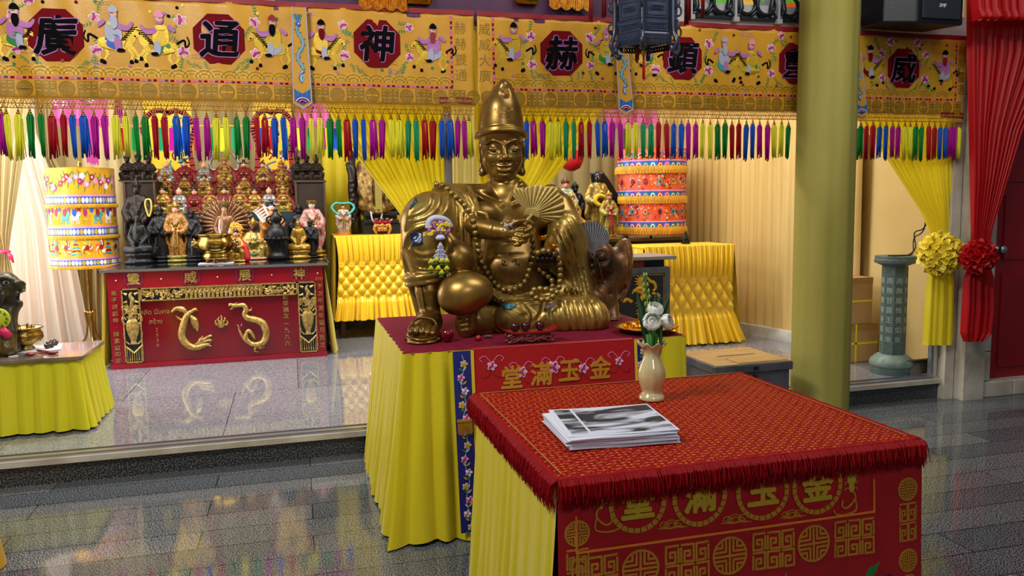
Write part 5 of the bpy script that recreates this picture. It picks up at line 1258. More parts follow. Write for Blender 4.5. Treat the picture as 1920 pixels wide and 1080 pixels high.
SCS.append(Fz); Fz.mesh('planted_foot', BZ_SKIN, ST)
f2 = Sculpt(np.array([.70, 3.55, .852]), np.array([1.25, 4.15, 1.15]), .005)
f2.path([S(960, 600, 3.92), S(915, 603, 3.87), S(888, 606, 3.80)], [.075, .078, .066], .02); f2.path([S(925, 585, 3.85), S(890, 582, 3.80)], [.03, .025], .03)
f2.ell(S(874, 606, 3.735), (.053, .030, .072), .01); f2.ell(S(873, 606, 3.70), (.042, .022, .058), .006, True)
for k in range(4): f2.path([S(886-k*.5, 594+k*9, 3.74), S(874+k*.6, 591+k*9, 3.715), S(863+k*1.5, 594+k*8.6, 3.722)], [.0150, .0155, .013], .004)
f2.path([S(857, 600, 3.735), S(862, 585, 3.735), S(882, 580, 3.735), S(890, 596, 3.735), S(888, 618, 3.735), S(872, 632, 3.735), S(860, 620, 3.735), S(857, 600, 3.735)], .0085, .008, sp=4)
f2.ell(S(892, 625, 3.85), (.09, .08, .04), .02)
SCS.append(f2); f2.mesh('folded_foot', BZ_SKIN, ST)

# --- gourd
gd = Sculpt(np.array([.55, 3.40, .95]), np.array([1.05, 3.95, 1.42]), .006)
gd.ell(S(874, 546, 3.735), (.135, .115, .098), .02); gd.ell(S(862, 562, 3.74), (.10, .10, .075), .04); gd.ell(S(860, 485, 3.79), (.082, .078, .080), .014)
gd.path([S(854, 468, 3.80), S(846, 452, 3.81), S(838, 440, 3.82), S(833, 430, 3.82)], [.045, .032, .025, .023], .03); gd.ell(S(832, 426, 3.82), (.022, .022, .014), .01)
SCS.append(gd); gd.mesh('gourd', BZ_SKIN, ST)

# --- hands
def fingers(sc, specs, k=.004):
    for pts, rr in specs: sc.path([S(*p) for p in pts], rr, k, sp=3)
hn = Sculpt(np.array([.85, 3.50, 1.15]), np.array([1.35, 3.95, 1.48]), .0035)
hn.path([S(932, 433, 3.80), S(948, 435, 3.775)], [.046, .040], .02); hn.ell(S(962, 436, 3.755), (.052, .034, .042), .02); hn.ell(S(975, 430, 3.75), (.030, .03, .036), .015)
fingers(hn, [([(972, 424, 3.735), (986, 421, 3.715), (994, 428, 3.70), (986, 433, 3.69)], [.0155, .0155, .0145, .012]),
             ([(972, 433, 3.73), (985, 433, 3.705), (991, 441, 3.695), (982, 444, 3.69)], [.016, .016, .0145, .012]),
             ([(968, 442, 3.73), (980, 444, 3.705), (985, 451, 3.70), (976, 453, 3.695)], [.0155, .015, .0135, .011]),
             ([(960, 449, 3.735), (970, 452, 3.715), (974, 458, 3.71), (966, 459, 3.705)], [.014, .013, .012, .010]),
             ([(955, 424, 3.735), (972, 415, 3.715), (988, 414, 3.705), (999, 420, 3.70)], [.018, .016, .014, .011])])
hn.path([S(950, 446, 3.735), S(966, 448, 3.73)], .003, .01, True)
SCS.append(hn); h_ = hn.mesh('hand', BZ_SKIN, ST)
h2 = Sculpt(np.array([1.05, 3.50, 1.0]), np.array([1.50, 4.0, 1.38]), .0035)
h2.path([S(1040, 500, 3.86), S(1030, 492, 3.80)], [.045, .045], .02); h2.ell(S(1023, 488, 3.775), (.055, .042, .042), .02)
for k in range(4): x = 1009+k*8.8; h2.path([S(x, 494-abs(k-1.5)*1, 3.74), S(x-.5, 486, 3.722), S(x, 477, 3.735), S(x+1, 474, 3.76)], [.0135, .0145, .0135, .011], .003, sp=3)
h2.path([S(1038, 488, 3.75), S(1043, 478, 3.74), S(1038, 469, 3.745)], [.016, .015, .012], .006, sp=3)
SCS.append(h2); h2.mesh('hand', BZ_DARK, ST)

# --- leaf fan held in front of the shoulder
fc = np.array(S(994, 404, 3.70)); fn_pts = {}
fan = MB(); ns = 30
out = [(962, 366), (964, 355), (972, 352), (982, 356), (988, 350), (1000, 347), (1012, 346), (1022, 350), (1034, 350), (1044, 352), (1048, 362), (1054, 368), (1058, 382), (1057, 396), (1052, 408), (1040, 414), (1024, 417), (1008, 415), (998, 411)]
outp = np.array(spline(out, 6)); m_ = len(outp)-1
ctr = np.array([994., 404.])
def ffan(u, v, side=0):
    q = u*m_; i = min(int(q), m_-1); e = outp[i]*(1-(q-i))+outp[i+1]*(q-i); p = ctr*(1-v)+e*v
    rib = sin(u*19*2*pi)
    y = 3.715-.012*v+.010*rib*v**.6*(1-.2*v)+.035*(u-.5)**2*4*v+side
    return at(p[0], p[1], y)
fan.grid(lambda u, v: ffan(u, v), 19*10, 16)
fo = fan.build('leaf_fan', BZ_FAN, ST, smooth=True, solid=.008)
b = MB()
for k in range(20): u = k/19-.013; pts = [ffan(min(1, max(0, u)), v)+[0, -.006, 0] for v in np.linspace(.12, .97, 8)]; b.tube(pts, [.004, .0035, .003, .003, .0028, .0025, .002, .0015], 5)
for k in range(6): r_ = 1.5+2.2*k; b.tube([at(ctr[0]+3+r_*cos(t)*1.05, ctr[1]-1-r_*sin(t)*.95, 3.695) for t in np.linspace(-.5, 3.4, 14)], .0035, 5)
b.build('fan_ribs', BZ_FAN, fo, smooth=True)
b = MB(); b.tube([at(997, 401, 3.70), at(990, 411, 3.70), at(983, 421, 3.705)], [.010, .010, .012], 8); b.build('fan_handle', BZ_FAN, fo, smooth=True)

# --- prayer beads
def beads(pts, sp, r, lift=None, fixed=None):
    P = np.array(spline(pts, 12), float); S_ = np.concatenate([[0], np.cumsum(np.linalg.norm(np.diff(P[:, :2], axis=0), axis=1))]); b = MB(); n = int(S_[-1]/sp)
    for i in range(n+1):
        s = S_[-1]*i/n; x = np.interp(s, S_, P[:, 0]); y = np.interp(s, S_, P[:, 1])
        c = hit(x, y, r*.55) if P.shape[1] < 3 else at(x, y, np.interp(s, S_, P[:, 2])); b.ball(c, r, 12)
    return b.build('prayer_beads', BZ_BEAD, ST, smooth=True)
beads([(818, 346), (832, 349), (846, 362), (860, 374), (874, 388), (884, 404), (888, 422), (892, 442), (896, 462), (900, 482), (908, 502), (918, 520), (932, 536), (950, 545), (968, 541), (983, 530), (991, 512), (996, 492), (1000, 474)], 11.3, .0168)
beads([(1000, 474, 3.80), (999, 455, 3.80), (994, 440, 3.79), (988, 432, 3.78)], 10, .0155)
beads([(1008, 474, 3.71), (1022, 470, 3.70), (1036, 474, 3.705), (1046, 484, 3.72), (1050, 500, 3.74), (1050, 516, 3.74), (1049, 532, 3.74), (1046, 545, 3.735), (1036, 556, 3.72)], 10.8, .0162)
beads([(1036, 556, 3.715), (1024, 562, 3.71), (1010, 561, 3.71), (999, 555, 3.71), (996, 547, 3.715), (1006, 542, 3.725), (1020, 542, 3.73), (1034, 545, 3.73)], 10.6, .0162)
beads([(1012, 505, 3.80), (1024, 515, 3.79), (1034, 524, 3.78), (1036, 536, 3.77)], 10, .0145)
beads([(1062, 545), (1075, 544), (1088, 546)], 10.5, .015)
beads([(975, 340), (979, 350), (981, 362)], 7, .013)

# --- coloured patches painted on the robe and marks on the belly
def patch(name, quad, m, parent, n=8, lift=.004):
    q = np.array(quad, float)
    def f(u, v):
        p = q[0]*(1-u)*(1-v)+q[1]*u*(1-v)+q[2]*u*v+q[3]*(1-u)*v; return hit(p[0], p[1], lift)
    return MB().grid(f, n, n).build(name, m, parent, smooth=True, solid=.002)
PT = mat('dark_teal_enamel', '#0d4450', .25, spec=.7); PB = mat('dark_blue_enamel', '#0c2a52', .3, spec=.7); PV = mat('dull_violet_enamel', '#8f7b86', .4)
patch('blue_patch', [(769, 437), (792, 435), (793, 458), (772, 462)], PB, rb); patch('teal_patch', [(767, 388), (780, 370), (783, 378), (768, 393)], PT, rb)
patch('teal_patch', [(937, 571), (953, 568), (970, 572), (955, 582)], mat('teal_enamel', '#13687a', .3), rb); patch('violet_patch', [(1026, 570), (1044, 566), (1034, 578), (1020, 580)], PV, rb)
b = MB()
for stroke in ([(941, 488), (948, 489), (942, 497), (950, 497)], [(941, 488), (941, 497)], [(959, 491), (964, 488), (962, 494)], [(966, 486), (969, 497)], [(972, 484), (975, 492), (972, 498)], [(978, 492), (982, 496)]):
    b.tube([hit(x, y, .001) for x, y in stroke], .0035, 5)
b.build('painted_marks', mat('black_paint', '#0a0806', .3), ST)
b = MB(); r = random.Random(3)
for i in range(55): x, y = r.gauss(952, 6), r.gauss(425, 5); b.ball(hit(x, y, 0), (.005+.004*r.random(), .002, .004+.003*r.random()), 7)
b.build('worn_gold_leaf', mat('pale_leaf', '#b9a894', .3, metal=.7), h_, smooth=True)

# --- hollow tree stump at the statue's side
lg = Sculpt(np.array([1.45, 3.7, .852]), np.array([2.20, 4.75, 1.40]), .008)
lg.path([S(1125, 590, 4.1), S(1130, 540, 4.1), S(1140, 500, 4.15)], [.10, .085, .11], .04); lg.ell(S(1160, 506, 4.15), (.062, .11, .185), .03, rot=np.array(Matrix.Rotation(RAD(14), 3, 'Y')))
lg.ell(S(1128, 486, 4.03), (.075, .08, .10), .03); lg.ell(S(1128, 484, 3.92), (.066, .065, .058), .02, True); lg.ell(S(1128, 482, 3.97), (.024, .02, .022), .006)
lg.path([S(1105, 490, 4.05), S(1100, 540, 4.02)], [.05, .05], .03); lg.path([S(1115, 560, 4.0), S(1108, 612, 3.98)], [.05, .05], .03)
lg.path([S(1145, 600, 4.1), S(1165, 622, 4.05), S(1185, 618, 4.05)], [.06, .05, .03], .03); lg.path([S(1150, 575, 4.05), S(1150, 600, 4.0)], [.03, .035], .02)
for k in range(9):
    a = k*.7; lg.path([S(1150+8*sin(k*2.1), 455+k*12, 4.02), S(1157+6*sin(k*1.3), 463+k*12, 4.0)], .006, .012, True)
lg.path([S(1175, 455, 4.05), S(1182, 490, 4.03), S(1180, 530, 4.04), S(1165, 565, 4.06)], .010, .014, sp=4)
lg.path([S(1163, 460, 3.99), S(1170, 500, 3.98), S(1165, 545, 4.0)], .005, .012, True, sp=4)
for k in range(6): lg.path([S(1098+4*k, 455+6*k, 3.97), S(1102+5*k, 475+7*k, 3.94), S(1100+6*k, 500+6*k, 3.97)], .007, .010, k % 2 == 0, sp=3)
for k in range(10): lg.ell(S(1108+7*sin(k*2.3), 500+k*11, 3.99), .014, .012)
SCS.append(lg); lg.mesh('tree_stump', BZ_LOG, ST)
# ------------------------------------------------------------------ things laid on and hung round the statue
LANTH = mat('jasmine_white', '#c2c4dc', .6, sheen=.2); YFLO = mat('yellow_blossom', '#d8d21c', .55); MFLO = mat('mauve_blossom', '#b45ab4', .6); GLF = mat('garland_green', '#2c6a1c', .5)
gp = S(825, 425, 3.74)
G = thing('flower_garland', 'white, mauve and yellow flower garland hanging on the neck of the bronze gourd', 'garland', gp)
b = MB(); arc = [at(803, 428, 3.72), at(804, 416, 3.72), at(813, 409, 3.72), at(826, 409, 3.72), at(838, 414, 3.73), at(845, 425, 3.74)]
b.tube(spline(arc, 6), .014, 9); b.build('loop', LANTH, G, smooth=True)
r = random.Random(6); b1 = MB(); b2 = MB()
for i in range(130):
    a = r.uniform(-.1, pi+.1) if r.random() < .3 else r.uniform(-pi, pi); q = math.sqrt(r.random()); x = 824+20*q*cos(a); y = 430+12*q*sin(a)+3*cos(a*2)
    c = at(x, y, 3.70-.02*(1-q)+r.uniform(-.006, .006)); (b1 if r.random() < .72 else b2).ball(c, (.007, .006, .007), 6)
for x, y in ((809, 437), (825, 425), (838, 420), (830, 432)):
    for k in range(9): b2.ball(at(x+r.uniform(-5, 5), y+r.uniform(-4, 4), 3.685), .007, 6)
b1.build('mauve_blossoms', MFLO, G, smooth=True); b2.build('yellow_blossoms', YFLO, G, smooth=True)
b = MB(); b.lathe([(.010, .0), (.022, .004), (.024, .012), (.016, .022), (.008, .026)], at(826, 450, 3.69), 14)
for k in range(4):
    y = 458+k*8.5; wd = 4+k*3.6
    for j in range(5): b.tube([at(826, y-4, 3.69), at(826+(j-2)*wd*.5, y+5, 3.685-.004*(j % 2))], [.003, .005], 6); b.ball(at(826+(j-2)*wd*.5, y+6, 3.685), (.006, .006, .005), 6)
b.build('jasmine_strands', LANTH, G, smooth=True)
b = MB(); b3 = MB()
for x, y in ((808, 488), (818, 484), (828, 486), (838, 486), (808, 500), (838, 500), (828, 508), (822, 500)):
    for k in range(5): b.tube([at(x, y-3, 3.685), at(x+(k-2)*2.0, y+6, 3.683)], [.003, .0055], 6)
    for k in range(5): b3.tube([at(x, y+6, 3.687), at(x+(k-2)*1.9, y+13, 3.684)], [.005, .003], 6)
b.build('yellow_petals', YFLO, G, smooth=True); b3.build('leaf_strips', GLF, G, smooth=True)

# gold ingots
def ingot(c, s, rz, lab, tilt=0):
    b = MB(); vs = []; nu, nv = 16, 8
    for j in range(nv+1):
        v = j/nv
        for i in range(nu+1):
            t = 2*pi*i/nu; rr = .35+.65*v; x = 1.35*rr*cos(t); y = .62*rr*sin(t); z = -.35+.75*v+.75*v*v*max(0, abs(cos(t))-.35)**1.5; vs.append((x, y, z))
    fs = [(j*(nu+1)+i, j*(nu+1)+i+1, (j+1)*(nu+1)+i+1, (j+1)*(nu+1)+i) for j in range(nv) for i in range(nu)]
    vs = np.array(vs)*s; Q = np.array(Matrix.Rotation(rz, 3, 'Z') @ Matrix.Rotation(tilt, 3, 'Y')); 
    b.add(vs @ Q.T+c, fs); k = MB(); k.ball((0, 0, .12*s), (.8*s, .46*s, .42*s), 14); b.add(np.concatenate(k.v) @ Q.T+c, k.f)
    return b.build('gold_ingot', GLEAF, None, smooth=True)
tag(ingot(S(1016, 447, 3.69), .026, .2, ''), 'shiny gold ingot below the leaf fan, the higher of two on the statue hand', 'ingot')
tag(ingot(S(1036, 463, 3.69), .026, -.3, '', .35), 'shiny gold ingot resting on the dark hand of the statue', 'ingot')
tag(ingot(S(1015, 551, 3.72), .011, .5, ''), 'small gold ingot inside the ring of beads on the statue lap', 'ingot')

# grey folding fan stuck behind the statue
def gfan():
    T = thing('palm_fan', 'pleated grey palm fan standing between the statue robe and the tree stump', 'fan', at(1112, 480, 4.02))
    c = np.array([1112., 484.]); b = MB(); out = [(1084, 425), (1092, 418), (1104, 415), (1118, 417), (1130, 424), (1138, 434), (1142, 445), (1141, 456)]
    P = np.array(spline(out, 6)); m = len(P)-1
    def f(u, v):
        q = u*m; i = min(int(q), m-1); e = P[i]*(1-q+i)+P[i+1]*(q-i); p = c*(1-v)+e*v; return at(p[0], p[1], 3.99+.010*v*(1 if int(u*34) % 2 else -1)*(1-abs((u*34) % 1-.5)))
    b.grid(f, 68*2, 8); b.build('leaf', mat('grey_palm_leaf', '#7c7a82', .6, var='#8f8d94', vscale=30), T, solid=.002)
    b = MB(); b.tube([at(1111, 482, 3.985), at(1118, 494, 3.98), at(1130, 508, 3.99)], .005, 7); b.tube([at(1108, 478, 3.98), at(1119, 496, 3.975)], .0035, 6); b.build('handle', mat('grey_palm_leaf', '#7c7a82'), T, smooth=True)
gfan()

# tea stand with three cups
ROSE = mat('dark_red_lacquer', '#8c0c18', .3, spec=.6); RWD = mat('carved_red_brown_wood', '#5a2220', .35, var='#7c3c34', vscale=60, coat=.3); CUPM = mat('dark_purple_glaze', '#3a0d18', .2, spec=.7)
tcx = atz(993, 641, AZ+.003); tst = thing('tea_stand', 'small carved red stand with scroll feet in front of the statue lap', 'stand', tcx)
zt = .045; u0 = -.125; b = MB()
vs = []
for k in range(2):
    for i in range(21): x = -.128+.256*i/20; z = zt+.004*0+.018*(abs(x)/.128)**6; vs += [(tcx[0]+x, tcx[1]-.038, tcx[2]+z+.008*k), (tcx[0]+x, tcx[1]+.038, tcx[2]+z+.008*k)]
fs = []; o = 42
for i in range(20): a = 2*i; fs += [(o+a, o+a+2, o+a+3, o+a+1), (a+1, a+3, a+2, a), (a, a+2, o+a+2, o+a), (a+1, o+a+1, o+a+3, a+3)]
fs += [(0, o, o+1, 1), (40, 41, o+41, o+40)]; b.add(vs, fs); b.build('tray', ROSE, tst)
b = MB(); b.bb((tcx[0]-.10, tcx[1]-.028, tcx[2]+.026), (tcx[0]+.10, tcx[1]+.028, tcx[2]+.045))
for i in range(9):
    x = -.085+i*.021; z = .024-.008*abs(sin(i*1.3)); b.tube([(tcx[0]+x+.011*cos(t), tcx[1]-.030, tcx[2]+z+.010*sin(t)) for t in np.linspace(0, 5, 9)], .0030, 5)
b.tube([(tcx[0]+x, tcx[1]-.031, tcx[2]+.014-.007*cos(x*70)) for x in np.linspace(-.09, .09, 30)], .0035, 5); b.build('carved_apron', RWD, tst, smooth=True)
for sx in (-1, 1):
    for sy in (-1, 1):
        b = MB(); c = tcx+np.array([sx*.098, sy*.026, 0]); b.tube(spline([c+[-sx*.006, 0, .044], c+[sx*.008, 0, .034], c+[-sx*.002, 0, .016], c+[sx*.006, 0, .004]], 5), [.010, .011, .006, .009], 8); b.ball(c+[sx*.006, 0, .007], (.010, .009, .007), 8); b.build('foot', RWD, tst, smooth=True)
def cup(c, s, m, name, lab, grp=None):
    b = MB(); b.lathe([(.001, 0), (.012*s, 0), (.012*s, .004*s), (.019*s, .010*s), (.0225*s, .022*s), (.024*s, .036*s), (.0225*s, .0365*s), (.020*s, .024*s), (.010*s, .010*s), (.001, .008*s)], c, 20); return tag(b.build(name, m, None, smooth=True), lab, 'cup', grp)
for i, x in enumerate((-.070, -.018, .053)): cup(tcx+[x, 0, .0525], 1, CUPM, 'tea_cup', ('dark glazed tea cup at the left end of the red stand', 'dark glazed tea cup in the middle of the red stand', 'dark glazed tea cup at the right end of the red stand')[i], 'tea cups on the red stand')
p = atz(839, 640, AZ+.004); cup(p, 1.45, mat('red_glass', '#6c0616', .15, spec=.8, coat=.5), 'offering_cup', 'dark red glass cup on the maroon cloth beside the planted foot')
b = MB(); p = atz(897, 638, AZ+.003); b.lathe([(.001, 0), (.013, 0), (.016, .010), (.013, .020), (.004, .026), (.001, .027)], p, 14); tag(b.build('small_jar', ROSE, None, smooth=True), 'tiny red jar on the maroon cloth left of the red tea stand', 'jar')
b = MB(); p = atz(910, 634, AZ+.003)
for k, (dx, dy) in enumerate(((0, 0), (.016, .006), (.026, -.003))): b.ball(p+[dx, dy, .008], (.010, .009, .008), 9)
tag(b.build('dried_fruit', mat('dull_brown_fruit', '#4a3026', .5, var='#6a4a3c', vscale=60), None, smooth=True), 'small cluster of brown dried fruit between the folded foot and the red stand', 'fruit', kind='stuff')
# gilded tray heaped with gold
tp = atz(1211, 622, AZ+.003); tr = thing('gold_tray', 'round scalloped gold tray on the right end of the maroon altar top', 'tray', tp)
b = MB(); b.lathe([(.001, .004), (.06, .004), (.07, 0), (.10, .010), (.135, .020), (.158, .030), (.155, .033), (.13, .024), (.09, .015), (.001, .013)], tp, 80, wob=lambda t, z: 1+.035*sin(20*t)*(z > .018)); b.build('dish', GLEAF, tr, smooth=True)
r = random.Random(9); k_ = 0
for i in range(26):
    a = r.random()*6.28; q = .10*math.sqrt(r.random()); zz = .024+.05*(1-q/.11)*r.random()
    if i == 0: pr = ingot(np.array([0., 0, 0]), .019, 0, ''); pr_m = pr.data; bpy.data.objects.remove(pr)
    o = bpy.data.objects.new('gold_ingot', pr_m); COL.objects.link(o); o.location = [float(x) for x in (tp+[q*cos(a)*1.1, q*sin(a), zz])]; o.rotation_euler = (r.uniform(-.5, .5), r.uniform(-.5, .5), r.random()*6)
    tag(o, 'shiny gold ingot in the heap on the scalloped gold tray', 'ingot', 'ingots heaped on the gold tray')

# black plaque with gilt relief behind the altar
yq = 5.20; a = at(1120, 500, yq); c = at(1257, 500, yq); zt = at(1200, 482, yq)[2]; zl = at(1250, 500, yq)[2]
PLQ = mat('dark_granite_plaque', '#1f2024', .35, var='#2c2d32', vscale=30); SLATE = mat('grey_slate_frame', '#4c4e55', .4, var='#5e6068', vscale=12)
Q = thing('granite_shrine', 'dark granite shrine front with gilt dragon relief and red writing strip, behind the statue', 'shrine', ((a[0]+c[0])/2, yq+.15, .15)); X0 = a[0]-.25; X1 = c[0]
MB().bb((X0, yq, .152), (X1, yq+.30, zl)).build('body', SLATE, Q, bevel=.004)
b = MB(); b.bb((X0-.03, yq-.04, zt-.022), (X1+.03, yq+.34, zt+.004)); b.build('slab', mat('grey_stone_slab', '#8b8782', .35), Q, bevel=.004)
MB().bb((X0, yq+.06, zl), (X1-.02, yq+.28, zt-.022)).build('recess_back', DARK, Q)
b = MB(); b.bb((X0, yq-.003, .20), (X1-.045, yq-.001, zl-.045)); b.build('relief_ground', PLQ, Q)
b = MB(); x = X1-.05; z = zl-.05; b.bb((x-.008, yq-.007, .20), (x, yq-.002, z)); b.bb((X0, yq-.007, z-.008), (x, yq-.002, z)); b.build('gilt_border', GOLD, Q)
b = MB(); q = at(1215, 493, yq-.01); b.bb((q[0]-.30, yq+.010, zl+.003), (q[0]-.02, yq+.02, zt-.026)); b.build('red_strip', mat('red_label_bright', '#8f1018', .5), Q)
g = Flat(lambda u, v, l: (u, yq+.008-l, v)); text_on(g, 'สร้างถวาย', .045, q[0]-.14, (zl+zt)/2-.012, .0, .002, 0); g.build('gilt_writing', GOLD, Q)
YEMB = mat('gilt_relief', '#d9a62c', .45, metal=.35); b = MB()
def relief(pts, r_, dy=.008, n=7): b.tube([at(x, y, yq-dy) for x, y in spline(pts, 6)], r_, n)
relief([(1190, 548), (1196, 541), (1206, 543), (1205, 556), (1199, 566), (1202, 578), (1198, 590), (1203, 602)], [.010, .016, .020, .020, .018, .018, .014, .010])
relief([(1185, 552), (1190, 544), (1200, 548), (1214, 552), (1222, 556)], [.004, .010, .014, .012, .004])
for k in range(12): t = k*.524; relief([(1202+6*cos(t), 528+6*sin(t)), (1202+13*cos(t), 528+13*sin(t))], [.007, .002])
b.ball(at(1202, 528, yq-.006), (.035, .008, .035), 12); relief([(1213, 520), (1220, 528), (1226, 530), (1229, 540), (1224, 546)], [.008, .014, .014, .012, .006])
for k in range(9): relief([(1199+2*sin(k), 556+k*5), (1193+2*sin(k*2), 559+k*5)], [.006, .002])
relief([(1222, 550), (1232, 552), (1238, 560), (1230, 562)], [.006, .014, .010, .005])
for (x, y) in ((1152, 554), (1174, 563)):
    for k in range(5): b.ball(at(x-8+k*4.2, y+2*sin(k*2), yq-.004), (.018, .007, .013), 8)
relief([(1148, 585), (1151, 576), (1154, 582), (1158, 580), (1156, 588)], [.006, .010, .008, .006, .003])
b.build('gilt_relief', YEMB, Q, smooth=True)

# ------------------------------------------------------------------ figurines (height 1, facing -y, base at origin)
SKIN_P = mat('pink_painted_face', '#d8957e', .35); GLD2 = mat('antique_gold_paint', '#b8933a', .35, metal=.6, var='#7a5a20', vscale=60); SILV = mat('silver_paint', '#a3a3a0', .3, metal=.6, var='#6a6a60', vscale=50)
CRED = mat('crimson_robe', '#76060f', .5, var='#50040a', vscale=30, spec=.3); BLKH = mat('black_lacquer_hair', '#0b0a0c', .3); BLK2 = mat('sooty_black_wood', '#08090b', .42, spec=.3, var='#101216', vscale=40); BRWN = mat('dark_brown_carving', '#26170e', .42, spec=.3, var='#120a06', vscale=50)
GREENP = mat('green_paint', '#2c7a54', .4); WHP = mat('white_paint_gloss', '#d8d4c8', .3); BLUP = mat('blue_paint', '#1c4a9c', .35); ORP = mat('orange_red_paint', '#b8401c', .4); PURP = mat('purple_paint', '#7a3c7c', .4); SHELF = mat('dark_blue_shelf', '#16303f', .5)
def mk(sc_lo, sc_hi, h, ops):
    s_ = Sculpt(sc_lo, sc_hi, h)
    for op in ops: getattr(s_, op[0])(*op[1:])
    return s_
def face_part(T, c, r, m, seed=0, beard=None):
    f = Sculpt(np.array(c)-r*1.6, np.array(c)+r*1.6, r*.16); c = np.array(c, float)
    f.ell(c, (r*.82, r*.85, r), .01*r); f.ell(c+[0, -.15*r, -.4*r], (r*.6, r*.65, r*.6), .2*r); f.cone(c+[0, -.82*r, .15*r], c+[0, -.95*r, -.15*r], .09*r, .16*r, .1*r)
    for s in (-1, 1): f.ell(c+[s*.34*r, -.92*r, .12*r], (.2*r, .12*r, .12*r), .12*r, True); f.ell(c+[s*.86*r, 0, -.1*r], (.1*r, .2*r, .34*r), .08*r)
    f.ell(c+[0, -.85*r, -.52*r], (.24*r, .12*r, .07*r), .06*r)
    o = f.mesh('head', m, T)
    e = MB()
    for s in (-1, 1): e.ball(c+[s*.32*r, -.80*r, .12*r], (.15*r, .06*r, .06*r), 6)
    e.build('eye', BLKH, o, smooth=True)
    if beard is not None: q = MB(); q.tube([c+[0, -.8*r, -.6*r], c+[0, -1.0*r, -1.4*r], c+[0, -.8*r, -2.6*r]], [.35*r, .4*r, .12*r], 8, flat=.5); q.build('beard', beard, o, smooth=True)
    return o
def crown_part(T, c, r, kind, m, m2=None):
    b = MB(); c = np.array(c, float)
    if kind == 'cap': b.lathe([(.95*r, .25*r), (.98*r, .6*r), (.85*r, 1.0*r), (.4*r, 1.35*r), (.25*r, 1.7*r), (.01, 1.8*r)], c, 16, sy=.9)
    elif kind == 'official': b.lathe([(.95*r, .3*r), (.95*r, .9*r), (.6*r, 1.1*r), (.01, 1.15*r)], c, 16, sy=.9); b.box(c+[0, .3*r, 1.5*r], (1.1*r, .3*r, 1.2*r)); [b.box(c+[s*1.5*r, .2*r, .55*r], (1.2*r, .12*r, .28*r)) for s in (-1, 1)]
    elif kind == 'tall':
        b.lathe([(.98*r, .25*r), (1.05*r, .5*r), (.9*r, .8*r), (.75*r, 1.3*r), (.5*r, 1.8*r), (.2*r, 2.2*r), (.01, 2.4*r)], c, 16, sy=.9)
        for k in range(7): t = pi+pi*k/6; b.tube([c+[.9*r*cos(t), .85*r*sin(t), .5*r], c+[1.05*r*cos(t), 1.0*r*sin(t), 1.0*r], c+[.8*r*cos(t), .8*r*sin(t), 1.5*r]], [.12*r, .2*r, .04*r], 6)
    elif kind == 'bun': b.ball(c+[0, .1*r, .25*r], (.92*r, .95*r, .9*r), 12); b.ball(c+[0, .1*r, 1.25*r], (.35*r, .35*r, .4*r), 10)
    elif kind == 'flat': b.lathe([(.95*r, .3*r), (.9*r, .9*r), (.8*r, 1.0*r)], c, 14); b.box(c+[0, 0, 1.15*r], (2.6*r, 3.2*r, .14*r)); [b.tube([c+[s*1.2*r*(k/3), -1.5*r, 1.1*r], c+[s*1.2*r*(k/3), -1.5*r, .2*r]], .06*r, 5) for s in (-1, 1) for k in range(4)]
    o = b.build('crown', m, T, smooth=True)
    if m2 is not None: q = MB(); q.ball(c+[0, -.85*r, .75*r], (.28*r, .15*r, .3*r), 8); q.ball(c+[-.5*r, -.7*r, .6*r], .15*r, 6); q.ball(c+[.5*r, -.7*r, .6*r], .15*r, 6); q.build('jewel', m2, o, smooth=True)
    return o
